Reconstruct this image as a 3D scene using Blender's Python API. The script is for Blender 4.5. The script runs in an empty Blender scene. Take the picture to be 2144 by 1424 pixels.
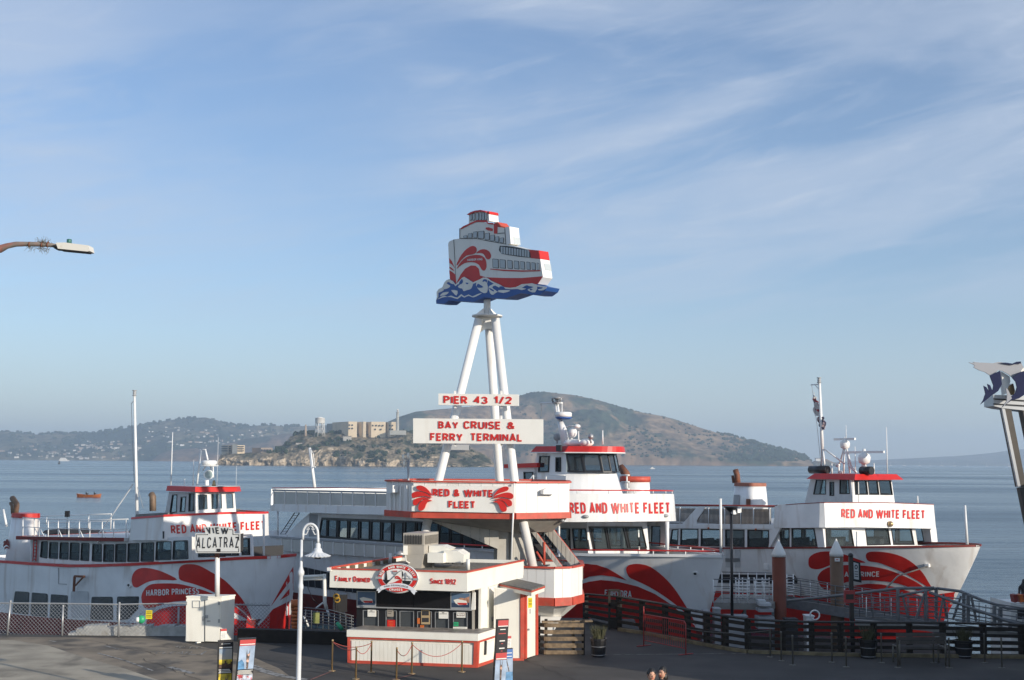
import bpy,math,random
from mathutils import Vector,Matrix
from mathutils.bvhtree import BVHTree
from mathutils.geometry import delaunay_2d_cdt
random.seed(7)
SC=bpy.context.scene
COL=SC.collection
R=math.radians
F,CX,CY,EYE=2600.0,1072.0,712.0,6.3
PITCH,ROLL=math.atan(254/2600),R(0.4)
fw=Vector((0,math.cos(PITCH),math.sin(PITCH)))
u0=Vector((0,-math.sin(PITCH),math.cos(PITCH)))
rt=Vector((1,0,0))*math.cos(ROLL)+u0*math.sin(ROLL)
up=u0*math.cos(ROLL)-Vector((1,0,0))*math.sin(ROLL)
EYEP=Vector((0,0,EYE))
cam_d=bpy.data.cameras.new('camera')
cam_d.sensor_width=36;cam_d.lens=F/2144*36
cam_d.clip_start=0.1;cam_d.clip_end=40000
cam=bpy.data.objects.new('camera',cam_d);COL.objects.link(cam)
cam.matrix_world=Matrix(((rt.x,up.x,-fw.x,0),(rt.y,up.y,-fw.y,0),(rt.z,up.z,-fw.z,EYE),(0,0,0,1)))
SC.camera=cam
SUN_AZ,SUN_EL=R(50),R(15)
sdir=Vector((math.sin(SUN_AZ)*math.cos(SUN_EL),-math.cos(SUN_AZ)*math.cos(SUN_EL),math.sin(SUN_EL)))
sd=bpy.data.lights.new('sun','SUN');sd.energy=5.0;sd.angle=R(0.53);sd.color=(1.0,0.90,0.76)
so=bpy.data.objects.new('sun',sd);COL.objects.link(so)
so.rotation_euler=sdir.to_track_quat('Z','Y').to_euler();so.location=(60,-60,60)
W=bpy.data.worlds.new('World');SC.world=W;W.use_nodes=True
def build_world():
 nt=W.node_tree;N=nt.nodes;L=nt.links
 bg=N['Background']
 sky=N.new('ShaderNodeTexSky');sky.sky_type='NISHITA';sky.sun_disc=False
 sky.sun_elevation=SUN_EL;sky.sun_rotation=math.atan2(sdir.x,sdir.y)
 sky.air_density=1.0;sky.dust_density=0.3;sky.ozone_density=2.5
 tc=N.new('ShaderNodeTexCoord')
 sx=N.new('ShaderNodeSeparateXYZ');L.new(tc.outputs['Generated'],sx.inputs[0])
 def M(op,a,b=None):
  m=N.new('ShaderNodeMath');m.operation=op
  for i,q in enumerate((a,b)):
   if q is None:continue
   if isinstance(q,(int,float)):m.inputs[i].default_value=q
   else:L.new(q,m.inputs[i])
  return m.outputs[0]
 def layer(rot,scl,nscale,detail,dist,lo,hi,seed):
  mp=N.new('ShaderNodeMapping');mp.vector_type='POINT';rm=N.new('ShaderNodeVectorRotate');rm.rotation_type='Y_AXIS';rm.inputs['Angle'].default_value=R(rot);mp.inputs['Scale'].default_value=scl
  mp.inputs['Location'].default_value=(seed,seed*0.7,0)
  L.new(tc.outputs['Generated'],rm.inputs['Vector']);L.new(rm.outputs[0],mp.inputs[0])
  no=N.new('ShaderNodeTexNoise');no.inputs['Scale'].default_value=nscale;no.inputs['Detail'].default_value=detail
  no.inputs['Roughness'].default_value=0.55;no.inputs['Distortion'].default_value=dist
  L.new(mp.outputs[0],no.inputs['Vector'])
  mr=N.new('ShaderNodeMapRange');mr.interpolation_type='SMOOTHSTEP'
  mr.inputs['From Min'].default_value=lo;mr.inputs['From Max'].default_value=hi
  L.new(no.outputs['Fac'],mr.inputs['Value']);return mr.outputs[0]
 a=layer(9,(1.0,1.0,5.5),2.6,7,0.7,0.36,0.64,3.1)
 b=layer(12,(1.0,1.0,5.0),9.0,9,1.6,0.44,0.78,9.4)
 c=layer(10,(1,1,2.0),2.2,2,0.0,0.28,0.54,5.5)
 cov=M('ADD',M('MULTIPLY',a,0.52),M('MULTIPLY',b,0.24))
 cov=M('MULTIPLY',cov,M('ADD',M('MULTIPLY',c,0.75),0.25))
 hz=N.new('ShaderNodeMapRange');hz.interpolation_type='SMOOTHSTEP'
 hz.inputs['From Min'].default_value=0.05;hz.inputs['From Max'].default_value=0.20
 L.new(sx.outputs[2],hz.inputs['Value'])
 cov=M('ADD',M('MULTIPLY',cov,hz.outputs[0]),0.10)
 lo=N.new('ShaderNodeMapRange');lo.interpolation_type='SMOOTHSTEP';lo.inputs['From Min'].default_value=0.0;lo.inputs['From Max'].default_value=0.22;lo.inputs['To Min'].default_value=0.42;lo.inputs['To Max'].default_value=0.0
 L.new(sx.outputs[2],lo.inputs['Value']);cov=M('MAXIMUM',cov,lo.outputs[0])
 tint=N.new('ShaderNodeMix');tint.data_type='RGBA';tint.blend_type='MULTIPLY';tint.inputs[0].default_value=1
 L.new(sky.outputs[0],tint.inputs[6]);tint.inputs[7].default_value=SKY_TINT
 mx=N.new('ShaderNodeMix');mx.data_type='RGBA'
 L.new(cov,mx.inputs[0]);L.new(tint.outputs[2],mx.inputs[6]);mx.inputs[7].default_value=CLOUD_COL
 L.new(mx.outputs[2],bg.inputs[0]);bg.inputs[1].default_value=SKY_STR
SKY_TINT=(0.96,0.99,1.10,1);CLOUD_COL=(4.0,4.6,5.6,1);SKY_STR=0.135
build_world()
SC.view_settings.view_transform='Standard';SC.view_settings.look='None'
SC.view_settings.exposure=0.08;SC.view_settings.gamma=1.0;SC.view_settings.use_curve_mapping=False
SC.cycles.max_bounces=8;SC.cycles.transparent_max_bounces=16;SC.cycles.volume_bounces=1
SC.cycles.volume_step_rate=1.0
SC.render.film_transparent=False
def ray(px,py):return(fw+rt*((px-CX)/F)+up*((CY-py)/F))
def atY(px,py,Y):
 d=ray(px,py);return EYEP+d*(Y/d.y)
def onz(px,py,z=0.0):
 d=ray(px,py);return EYEP+d*((z-EYE)/d.z)
def zat(X,Y,py):
 k=(CY-py)/F
 return EYE+(k*(X*fw.x+Y*fw.y)-(X*up.x+Y*up.y))/(up.z-k*fw.z)
def proj(P):
 v=Vector(P)-EYEP;d=v.dot(fw)
 return CX+F*v.dot(rt)/d,CY-F*v.dot(up)/d
def lerp(a,b,t):return a+(b-a)*t
def interp(pts,x):
 if x<=pts[0][0]:return pts[0][1]
 for(x0,y0),(x1,y1)in zip(pts,pts[1:]):
  if x<=x1:return y0+(y1-y0)*(x-x0)/max(1e-9,x1-x0)
 return pts[-1][1]
def inpoly(x,y,P):
 c=False;n=len(P)
 for i in range(n):
  x0,y0=P[i];x1,y1=P[i-1]
  if(y0>y)!=(y1>y)and x<(x1-x0)*(y-y0)/(y1-y0)+x0:c=not c
 return c
def bez(P,n=3):
 out=[];k=len(P)
 for i in range(k):
  p0,p1,p2,p3=(Vector(P[(i+j-1)%k])for j in range(4))
  for s in range(n):
   t=s/n
   q=0.5*((2*p1)+(p2-p0)*t+(2*p0-5*p1+4*p2-p3)*t*t+(3*p1-p0-3*p2+p3)*t**3)
   out.append((q.x,q.y))
 return out
def C(P,ox,oy,s):return[(ox+x*s,oy+y*s)for x,y in P]
def rect(x0,y0,x1,y1):return[(x0,y0),(x1,y0),(x1,y1),(x0,y1)]
def ell(cx,cy,rx,ry,n=28,a0=0,a1=360):
 full=abs(a1-a0)>=360
 return[(cx+rx*math.cos(R(a0+(a1-a0)*i/(n if full else n-1))),cy+ry*math.sin(R(a0+(a1-a0)*i/(n if full else n-1))))for i in range(n)]
def tri2d(outline,holes=(),cell=None):
 pts=[];edges=[]
 def ring(P):
  b=len(pts);n=len(P)
  for p in P:pts.append(Vector((p[0],p[1])))
  for i in range(n):edges.append((b+i,b+(i+1)%n))
 def dens(P):
  if not cell:return list(P)
  o=[]
  for i in range(len(P)):
   a=Vector(P[i]);b=Vector(P[(i+1)%len(P)]);k=max(1,int((b-a).length/cell))
   for j in range(k):q=a.lerp(b,j/k);o.append((q.x,q.y))
  return o
 ring(dens(outline))
 for h in holes:ring(dens(h))
 if cell:
  xs=[p[0]for p in outline];ys=[p[1]for p in outline]
  nx=int((max(xs)-min(xs))/cell);ny=int((max(ys)-min(ys))/cell)
  for i in range(1,nx+1):
   for j in range(1,ny+1):
    x=min(xs)+(i-0.5)*cell;y=min(ys)+(j-0.5)*cell
    if inpoly(x,y,outline)and not any(inpoly(x,y,h)for h in holes):pts.append(Vector((x,y)))
 v,e,f,_,_,_=delaunay_2d_cdt(pts,edges,[],0,1e-5)
 V=[(p.x,p.y)for p in v];T=[]
 for t in f:
  x=sum(V[i][0]for i in t)/3;y=sum(V[i][1]for i in t)/3
  if inpoly(x,y,outline)and not any(inpoly(x,y,h)for h in holes):T.append(tuple(t))
 return V,T
class MB:
 def __init__(s):s.v=[];s.f=[];s.m=[];s.s=[];s.cur=0
 def add(s,vs,fs,smooth=False,m=None):
  b=len(s.v);s.v+=[tuple(q)for q in vs]
  for f in fs:s.f.append(tuple(i+b for i in f));s.m.append(s.cur if m is None else m);s.s.append(smooth)
  return s
 def box(s,x0,x1,y0,y1,z0,z1,m=None):
  return s.hexa([(x0,y0,z0),(x1,y0,z0),(x1,y1,z0),(x0,y1,z0)],[(x0,y0,z1),(x1,y0,z1),(x1,y1,z1),(x0,y1,z1)],m)
 def hexa(s,lo,hi,m=None):
  n=len(lo)
  return s.add(list(lo)+list(hi),[tuple(range(n))[::-1],tuple(range(n,2*n))]+[(i,(i+1)%n,n+(i+1)%n,n+i)for i in range(n)],m=m)
 def prism(s,P,vec,m=None):
  P=[Vector(p)for p in P];vec=Vector(vec)
  return s.hexa(P,[p+vec for p in P],m)
 def obox(s,c,sx,sy,sz,ax=None,rz=0.0,m=None):
  c=Vector(c)
  if ax is None:ax=(Vector((math.cos(rz),math.sin(rz),0)),Vector((-math.sin(rz),math.cos(rz),0)),Vector((0,0,1)))
  X,Y,Z=(Vector(a).normalized()for a in ax)
  X=X*sx/2;Y=Y*sy/2;Z=Z*sz/2
  return s.hexa([c-X-Y-Z,c+X-Y-Z,c+X+Y-Z,c-X+Y-Z],[c-X-Y+Z,c+X-Y+Z,c+X+Y+Z,c-X+Y+Z],m)
 def beam(s,a,b,w,h,upv=(0,0,1),m=None):
  a=Vector(a);b=Vector(b);d=b-a
  if d.length<1e-6:return s
  X=d.normalized();Y=Vector(upv).cross(X)
  if Y.length<1e-4:Y=Vector((0,1,0)).cross(X)
  Y.normalize();Z=X.cross(Y)
  return s.obox((a+b)/2,d.length,w,h,(X,Y,Z),m=m)
 def tube(s,pts,r,n=8,cap=True,m=None,smooth=True):
  pts=[Vector(p)for p in pts];k=len(pts)
  rs=r if isinstance(r,(list,tuple))else[r]*k
  vs=[];prev=None
  for i,p in enumerate(pts):
   t=(pts[min(i+1,k-1)]-pts[max(i-1,0)])
   t=t.normalized()if t.length>1e-9 else Vector((0,0,1))
   if prev is None:
    a=Vector((0,0,1))if abs(t.z)<0.9 else Vector((1,0,0))
    x=t.cross(a).normalized()
   else:x=(prev-t*prev.dot(t)).normalized()
   prev=x;y=t.cross(x)
   for j in range(n):
    an=2*math.pi*j/n
    vs.append(p+(x*math.cos(an)+y*math.sin(an))*rs[i])
  fs=[(i*n+j,i*n+(j+1)%n,(i+1)*n+(j+1)%n,(i+1)*n+j)for i in range(k-1)for j in range(n)]
  s.add(vs,fs,smooth,m)
  if cap:
   b=len(s.v)-len(vs)
   for f in(tuple(range(n))[::-1],tuple(range((k-1)*n,k*n))):
    s.f.append(tuple(i+b for i in f));s.m.append(s.cur if m is None else m);s.s.append(False)
  return s
 def ball(s,c,r,sc=(1,1,1),nu=10,nv=7,m=None,jit=0):
  c=Vector(c);vs=[c+Vector((0,0,-r*sc[2]))]
  for i in range(1,nv):
   th=math.pi*i/nv
   for j in range(nu):
    ph=2*math.pi*j/nu;q=1+random.uniform(-jit,jit)
    vs.append(c+Vector((r*q*sc[0]*math.sin(th)*math.cos(ph),r*q*sc[1]*math.sin(th)*math.sin(ph),-r*q*sc[2]*math.cos(th))))
  vs.append(c+Vector((0,0,r*sc[2])));n=len(vs)
  fs=[(0,1+(j+1)%nu,1+j)for j in range(nu)]
  fs+=[(1+i*nu+j,1+i*nu+(j+1)%nu,1+(i+1)*nu+(j+1)%nu,1+(i+1)*nu+j)for i in range(nv-2)for j in range(nu)]
  fs+=[(n-1,1+(nv-2)*nu+j,1+(nv-2)*nu+(j+1)%nu)for j in range(nu)]
  return s.add(vs,fs,jit==0,m)
 def lathe(s,c,prof,n=16,m=None,smooth=True,sx=1,sy=1):
  c=Vector(c);vs=[]
  for r,z in prof:
   for j in range(n):
    a=2*math.pi*j/n;vs.append(c+Vector((r*sx*math.cos(a),r*sy*math.sin(a),z)))
  k=len(prof)
  s.add(vs,[(i*n+j,i*n+(j+1)%n,(i+1)*n+(j+1)%n,(i+1)*n+j)for i in range(k-1)for j in range(n)],smooth,m)
  b=len(s.v)-len(vs)
  for f in(tuple(range(n))[::-1],tuple(range((k-1)*n,k*n))):
   s.f.append(tuple(i+b for i in f));s.m.append(s.cur if m is None else m);s.s.append(False)
  return s
 def solid(s,V,T,mp,d0,d1=None,m=None):
  n=len(V);front=[mp(x,y,d0)for x,y in V]
  ok=[p is not None for p in front]
  T=[t for t in T if all(ok[i]for i in t)]
  front=[p if p is not None else Vector((0,0,0))for p in front]
  if not T:return s
  if d1 is None:return s.add(front,T,False,m)
  back=[(mp(x,y,d1)or Vector((0,0,0)))for x,y in V]
  fs=list(T)+[tuple(i+n for i in t[::-1])for t in T]
  cnt={}
  for t in T:
   for i in range(len(t)):
    e=(t[i],t[(i+1)%len(t)]);cnt[e]=cnt.get(e,0)+1
  for(a,b)in cnt:
   if(b,a)not in cnt:fs.append((b,a,a+n,b+n))
  return s.add(front+back,fs,False,m)
 def build(s,name,mats,parent=None,local=False,**props):
  me=bpy.data.meshes.new(name)
  off=Vector((0,0,0))
  if parent is not None and not local:
   p=parent
   while p is not None:off=off+Vector(p.location);p=p.parent
  vs=s.v if off.length==0 else[(a-off.x,b-off.y,c-off.z)for a,b,c in s.v]
  me.from_pydata(vs,[],s.f)
  if not isinstance(mats,(list,tuple)):mats=[mats]
  for q in mats:me.materials.append(q)
  me.polygons.foreach_set('material_index',[min(i,len(mats)-1)for i in s.m])
  me.polygons.foreach_set('use_smooth',s.s)
  me.update()
  o=bpy.data.objects.new(name,me);COL.objects.link(o)
  if parent is not None:o.parent=parent
  for k,q in props.items():o[k]=q
  return o
def thing(name,label,cat,loc=(0,0,0),rz=0.0,group=None):
 o=bpy.data.objects.new(name,None);COL.objects.link(o);o.empty_display_size=0.2
 o.location=loc;o.rotation_euler=(0,0,rz);o['label']=label;o['category']=cat
 if group:o['group']=group
 return o
def dup(root,loc,rz=None,label=None,scale=None):
 def cp(o,par):
  c=o.copy();COL.objects.link(c)
  if par is not None:c.parent=par
  for ch in list(KIDS.get(o.name,())):cp(ch,c)
  return c
 KIDS={}
 for o in list(root.children_recursive):KIDS.setdefault(o.parent.name,[]).append(o)
 c=cp(root,None);c.location=loc
 if rz is not None:c.rotation_euler=(0,0,rz)
 if label:c['label']=label
 if scale:c.scale=(scale,)*3 if isinstance(scale,(int,float))else scale
 return c
def vplane(P0,P1):
 P0=Vector((P0[0],P0[1],0));P1=Vector((P1[0],P1[1],0));t=(P1-P0).normalized()
 n=Vector((t.y,-t.x,0))
 if n.dot(P0-Vector((0,0,0)))>0:n=-n
 return P0,n,t
def pmap(pl):
 P0,n=pl[0],pl[1]
 def f(x,y,d=0.0):
  r=ray(x,y);k=(P0-EYEP).dot(n)/r.dot(n)
  return EYEP+r*k+n*d
 return f
def bmap(bvh):
 def f(x,y,d=0.0):
  r=ray(x,y).normalized();h=bvh.ray_cast(EYEP,r)
  if h[0]is None:return None
  n=h[1]if h[1].dot(r)<0 else-h[1]
  return h[0]+n*d
 return f
def quadmap(q):
 def g(u,v):
  tx=lerp(q[0][0],q[1][0],u);ty=lerp(q[0][1],q[1][1],u);bx=lerp(q[3][0],q[2][0],u);by=lerp(q[3][1],q[2][1],u)
  return lerp(bx,tx,v),lerp(by,ty,v)
 return g
def shape(mb,outline,mp,d0,d1=None,holes=(),cell=None,m=None):
 V,T=tri2d(outline,holes,cell)
 return mb.solid(V,T,mp,d0,d1,m)
MATS={}
def mat(name,col,rough=0.5,metal=0.0,var=0.0,vscale=3.0,bump=0.0,bscale=20.0,dirt=None,dscale=1.5,damt=0.0,streak=False,spec=0.5,col2=None,c2lo=0.45,c2hi=0.6,c2scale=2.0,coat=0.0):
 m=bpy.data.materials.new(name);m.use_nodes=True;MATS[name]=m
 nt=m.node_tree;N=nt.nodes;L=nt.links;b=N['Principled BSDF']
 b.inputs['Roughness'].default_value=rough;b.inputs['Metallic'].default_value=metal
 b.inputs['Specular IOR Level'].default_value=spec;b.inputs['Coat Weight'].default_value=coat
 tc=N.new('ShaderNodeTexCoord');base=None
 def noise(sc,det=4,scl=None,dist=0):
  no=N.new('ShaderNodeTexNoise');no.inputs['Scale'].default_value=sc;no.inputs['Detail'].default_value=det;no.inputs['Distortion'].default_value=dist
  if scl:
   mp=N.new('ShaderNodeMapping');mp.inputs['Scale'].default_value=scl;L.new(tc.outputs['Object'],mp.inputs[0]);L.new(mp.outputs[0],no.inputs['Vector'])
  else:L.new(tc.outputs['Object'],no.inputs['Vector'])
  return no.outputs['Fac']
 def mr(v,a,c,lo=0.0,hi=1.0):
  q=N.new('ShaderNodeMapRange');q.interpolation_type='SMOOTHSTEP';L.new(v,q.inputs['Value'])
  q.inputs['From Min'].default_value=a;q.inputs['From Max'].default_value=c;q.inputs['To Min'].default_value=lo;q.inputs['To Max'].default_value=hi
  return q.outputs[0]
 def mix(f,A,B,t='MIX'):
  q=N.new('ShaderNodeMix');q.data_type='RGBA';q.blend_type=t
  L.new(f,q.inputs[0])if not isinstance(f,float)else setattr(q.inputs[0],'default_value',f)
  for i,z in((6,A),(7,B)):
   if isinstance(z,tuple):q.inputs[i].default_value=(*z[:3],1)
   else:L.new(z,q.inputs[i])
  return q.outputs[2]
 cur=col
 if col2:cur=mix(mr(noise(c2scale,6),c2lo,c2hi),cur,col2)
 if var:
  g=mr(noise(vscale,6),0.3,0.7,1-var,1+var)
  q=N.new('ShaderNodeCombineColor');[L.new(g,q.inputs[i])for i in range(3)]
  cur=mix(1.0,cur,q.outputs[0],'MULTIPLY')
 if dirt:
  f=noise(dscale,7,(1,1,0.18)if streak else None,0.6)
  cur=mix(mr(f,0.51,0.74,0,damt),cur,dirt)
 if isinstance(cur,tuple):b.inputs['Base Color'].default_value=(*cur[:3],1)
 else:L.new(cur,b.inputs['Base Color'])
 if bump:
  bp=N.new('ShaderNodeBump');bp.inputs['Strength'].default_value=1.0;bp.inputs['Distance'].default_value=bump
  L.new(noise(bscale,3),bp.inputs['Height']);L.new(bp.outputs[0],b.inputs['Normal'])
 return m
def glassmat(name,tint,alpha,rough=0.05):
 m=bpy.data.materials.new(name);m.use_nodes=True;MATS[name]=m
 nt=m.node_tree;N=nt.nodes;L=nt.links;N.clear()
 out=N.new('ShaderNodeOutputMaterial');tr=N.new('ShaderNodeBsdfTransparent');tr.inputs[0].default_value=(*tint,1)
 gl=N.new('ShaderNodeBsdfGlossy');gl.inputs['Roughness'].default_value=rough;gl.inputs[0].default_value=(0.9,0.95,1,1)
 df=N.new('ShaderNodeBsdfDiffuse');df.inputs[0].default_value=(0.35,0.4,0.42,1)
 fr=N.new('ShaderNodeFresnel');fr.inputs[0].default_value=1.5
 a=N.new('ShaderNodeMixShader');a.inputs[0].default_value=alpha;L.new(tr.outputs[0],a.inputs[1]);L.new(df.outputs[0],a.inputs[2])
 ge=N.new('ShaderNodeNewGeometry');iv=N.new('ShaderNodeMath');iv.operation='SUBTRACT';iv.inputs[0].default_value=1;L.new(ge.outputs['Backfacing'],iv.inputs[1]);mu=N.new('ShaderNodeMath');mu.operation='MULTIPLY';L.new(iv.outputs[0],mu.inputs[0]);L.new(fr.outputs[0],mu.inputs[1])
 b=N.new('ShaderNodeMixShader');L.new(mu.outputs[0],b.inputs[0]);L.new(a.outputs[0],b.inputs[1]);L.new(gl.outputs[0],b.inputs[2])
 L.new(b.outputs[0],out.inputs[0]);return m
WHITE=mat('white_paint',(0.80,0.79,0.76),0.45,var=0.03,vscale=0.8,dirt=(0.50,0.44,0.36),dscale=1.6,damt=0.30,streak=True,bump=0.002,bscale=6)
HULLW=mat('hull_white_paint',(0.80,0.80,0.79),0.35,var=0.07,vscale=0.6,dirt=(0.36,0.27,0.19),dscale=1.3,damt=0.5,streak=True,bump=0.035,bscale=0.9)
BOATW=mat('boat_white_paint',(0.80,0.80,0.79),0.32,var=0.05,vscale=0.7,dirt=(0.48,0.36,0.26),dscale=1.5,damt=0.4,streak=True,bump=0.008,bscale=1.6)
CLEANW=mat('clean_white',(0.80,0.80,0.78),0.4)
CREAM=mat('cream_siding_paint',(0.80,0.78,0.70),0.55,var=0.03,vscale=1.2,dirt=(0.55,0.48,0.38),dscale=2.2,damt=0.25,streak=True)
SIGNW=mat('sign_white',(0.78,0.77,0.72),0.5,var=0.02,vscale=2,dirt=(0.5,0.42,0.3),dscale=3,damt=0.12,streak=True)
RED=mat('red_paint',(0.56,0.022,0.016),0.4,var=0.10,vscale=1.5)
REDT=mat('faded_red_trim',(0.52,0.075,0.045),0.55,var=0.14,vscale=3,dirt=(0.35,0.13,0.08),dscale=4,damt=0.6)
DRED=mat('antifouling_red',(0.20,0.018,0.012),0.6,var=0.15,vscale=1.2,dirt=(0.12,0.05,0.04),dscale=2,damt=0.5)
BLACK=mat('black_paint',(0.012,0.012,0.014),0.35)
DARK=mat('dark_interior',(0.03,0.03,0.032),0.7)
GREY=mat('grey_paint',(0.33,0.34,0.35),0.5,var=0.06)
LGREY=mat('light_grey_paint',(0.55,0.56,0.56),0.5,var=0.05,dirt=(0.3,0.28,0.26),dscale=2,damt=0.3)
STEEL=mat('galvanised_steel',(0.36,0.37,0.38),0.45,0.5,var=0.1)
ALU=mat('weathered_aluminium',(0.19,0.195,0.20),0.5,0.35,var=0.12,vscale=4)
RUST=mat('rusty_steel',(0.19,0.075,0.042),0.8,var=0.22,vscale=2.5,dirt=(0.09,0.05,0.035),dscale=3,damt=0.8,bump=0.004,bscale=30)
BRASS=mat('brass',(0.42,0.30,0.16),0.35,0.7)
WOOD=mat('weathered_wood',(0.20,0.145,0.09),0.85,var=0.28,vscale=6,bump=0.004,bscale=25,dirt=(0.06,0.05,0.04),dscale=5,damt=0.6)
DWOOD=mat('dark_creosoted_timber',(0.016,0.0125,0.010),0.85,var=0.3,vscale=5,bump=0.004,bscale=25)
BLUE=mat('blue_paint',(0.03,0.10,0.33),0.45,var=0.05)
SGREY=mat('sign_pane_grey',(0.45,0.50,0.52),0.5)
NAVY=mat('navy_blue_metal',(0.006,0.012,0.055),0.6,spec=.2)
SILVER=mat('brushed_silver',(0.45,0.46,0.47),0.4,0.5)
ORANGE=mat('orange_paint',(0.55,0.14,0.03),0.5,var=0.1)
YELLOW=mat('yellow_print',(0.75,0.60,0.02),0.5)
GREEN=mat('green_plastic',(0.03,0.35,0.16),0.4)
TAN=mat('tan_metal',(0.40,0.37,0.32),0.5,var=0.06,dirt=(0.2,0.17,0.13),dscale=3,damt=0.3)
ROOFG=mat('gravel_roofing',(0.17,0.16,0.135),0.95,var=0.3,vscale=9,bump=0.01,bscale=60)
GLASS=glassmat('window_glass',(0.80,0.86,0.87),0.06)
DGLASS=glassmat('dark_window_glass',(0.50,0.56,0.58),0.03)
PANEL=mat('polycarbonate_panel',(0.42,0.42,0.40),0.25,var=0.10,vscale=0.7)
SKIN=mat('skin',(0.55,0.30,0.20),0.55)
HAIR=mat('black_hair',(0.012,0.010,0.009),0.45,bump=0.004,bscale=120)
def _arc(cx,cy,rx,ry,a0,a1,n=8):return[(cx+rx*math.cos(R(a0+(a1-a0)*i/n)),cy+ry*math.sin(R(a0+(a1-a0)*i/n)))for i in range(n+1)]
W6=.50
def glyphs():
 w=W6;g={}
 g['I']=(0.0,[[(0,0),(0,1)]]);g['L']=(.42,[[(0,1),(0,0),(.42,0)]]);g['T']=(.48,[[(0,1),(.48,1)],[(.24,1),(.24,0)]])
 g['E']=(.43,[[(.43,1),(0,1),(0,0),(.43,0)],[(0,.52),(.38,.52)]]);g['F']=(.42,[[(.42,1),(0,1),(0,0)],[(0,.52),(.37,.52)]])
 g['H']=(w,[[(0,0),(0,1)],[(w,0),(w,1)],[(0,.51),(w,.51)]]);g['N']=(.54,[[(0,0),(0,1)],[(.54,0),(.54,1)],[(.03,.96),(.51,.04)]])
 g['M']=(.76,[[(0,0),(0,1)],[(.76,0),(.76,1)],[(.03,.97),(.38,.15),(.73,.97)]]);g['W']=(1.04,[[(0,1),(.26,0),(.52,.95),(.78,0),(1.04,1)]])
 g['V']=(.56,[[(0,1),(.28,0),(.56,1)]]);g['Y']=(.54,[[(0,1),(.27,.45),(.54,1)],[(.27,.48),(.27,0)]]);g['Z']=(.46,[[(0,1),(.46,1),(0,0),(.46,0)]])
 g['A']=(.58,[[(0,0),(.29,1),(.58,0)],[(.1,.26),(.48,.26)]]);g['K']=(w,[[(0,0),(0,1)],[(w,1),(.04,.42)],[(.17,.56),(w,0)]]);g['X']=(w,[[(0,0),(w,1)],[(0,1),(w,0)]])
 g['O']=(w,[_arc(w/2,.72,w/2,.28,180,0)+_arc(w/2,.28,w/2,.28,0,-180)+[(0,.72)]])
 g['0']=g['O'];g['Q']=g['O']
 g['C']=(w,[_arc(w/2,.72,w/2,.28,12,180)+_arc(w/2,.28,w/2,.28,180,348)]);g['G']=(w,[_arc(w/2,.72,w/2,.28,12,180)+_arc(w/2,.28,w/2,.28,180,360)+[(w,.45),(.28,.45)]])
 g['U']=(w,[[(0,1)]+_arc(w/2,.28,w/2,.28,180,360)+[(w,1)]]);g['J']=(.4,[[(.4,1)]+_arc(.2,.2,.2,.2,0,-180)])
 g['S']=(.46,[_arc(.23,.745,.23,.255,20,180,7)+_arc(.23,.745,.23,.235,190,265,4)+_arc(.23,.255,.23,.255,85,-160,9)])
 g['D']=(w,[[(0,0),(0,1),(.2,1)]+_arc(.2,.7,w-.2,.3,90,0,5)+_arc(.2,.3,w-.2,.3,0,-90,5)+[(0,0)]])
 g['P']=(.48,[[(0,0),(0,1),(.24,1)]+_arc(.24,.74,.24,.26,90,-90,7)+[(0,.48)]]);g['R']=(.5,g['P'][1]+[[(.24,.48),(.5,0)]])
 g['B']=(.5,[[(0,.52),(0,1),(.22,1)]+_arc(.22,.76,.24,.24,90,-90,7)+[(0,.52)],[(0,.52),(.24,.52)]+_arc(.24,.26,.25,.26,90,-90,7)+[(0,0),(0,.52)]])
 g['&']=(.62,[[(.62,0),(.12,.72)]+_arc(.27,.8,.16,.2,210,-20,8)+[(.38,.62),(.08,.42)]+_arc(.22,.23,.22,.23,140,290,6)+[(.5,.2),(.6,.45)]])
 g['1']=(.22,[[(.22,0),(.22,1),(0,.76)]]);g['2']=(.46,[_arc(.23,.74,.23,.26,170,-30,8)+[(0,0),(.46,0)]]);g['/']=(.36,[[(0,-.05),(.36,1.05)]])
 g['3']=(.46,[_arc(.22,.75,.23,.25,160,-90,8),_arc(.22,.26,.25,.26,90,-160,9)]);g['4']=(.5,[[(.38,0),(.38,1),(0,.28),(.5,.28)]])
 g['8']=(.46,[_arc(.23,.76,.21,.24,0,360,12),_arc(.23,.27,.24,.27,0,360,12)]);g['9']=(.46,[_arc(.23,.7,.23,.3,0,360,12),[(.46,.7)]+_arc(.2,.28,.26,.28,0,-130,6)])
 g['-']=(.3,[[(0,.45),(.3,.45)]]);g['.']=(.05,[[(0,.0),(.05,.0)]])
 return g
GL=glyphs()
def _stroke(P,t):
 """polyline to quads, half width t; split at sharp corners, mitred along curves"""
 P=[Vector(p)for p in P];closed=(P[0]-P[-1]).length<1e-3;runs=[];cur=[P[0]];n=len(P)
 def turn(a,b,c):
  u=b-a;v=c-b
  return u.angle(v)if u.length>1e-5 and v.length>1e-5 else 0
 e0=0.0
 if closed:
  q=turn(P[-2],P[0],P[1]);e0=t*min(1,math.tan(q/2))if q>.6 else 0.0
  if q<=.6:return _strk(P,t)
 for i in range(1,n):
  cur.append(P[i]);q=0
  if i<n-1:q=turn(P[i-1],P[i],P[i+1])
  if q>.6 or i==n-1:
   e1=t*min(1,math.tan(min(q,3)/2))if i<n-1 else(e0 if closed else 0.0)
   st=e0 if(not runs and closed)else(le if runs else 0.0)
   R_=[p.copy()for p in cur];R_[0]=R_[0]+(R_[0]-R_[1]).normalized()*st;R_[-1]=R_[-1]+(R_[-1]-R_[-2]).normalized()*e1
   runs.append(R_);le=e1;cur=[P[i]]
 out=[]
 for R_ in runs:out+=_strk(R_,t)
 return out
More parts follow.
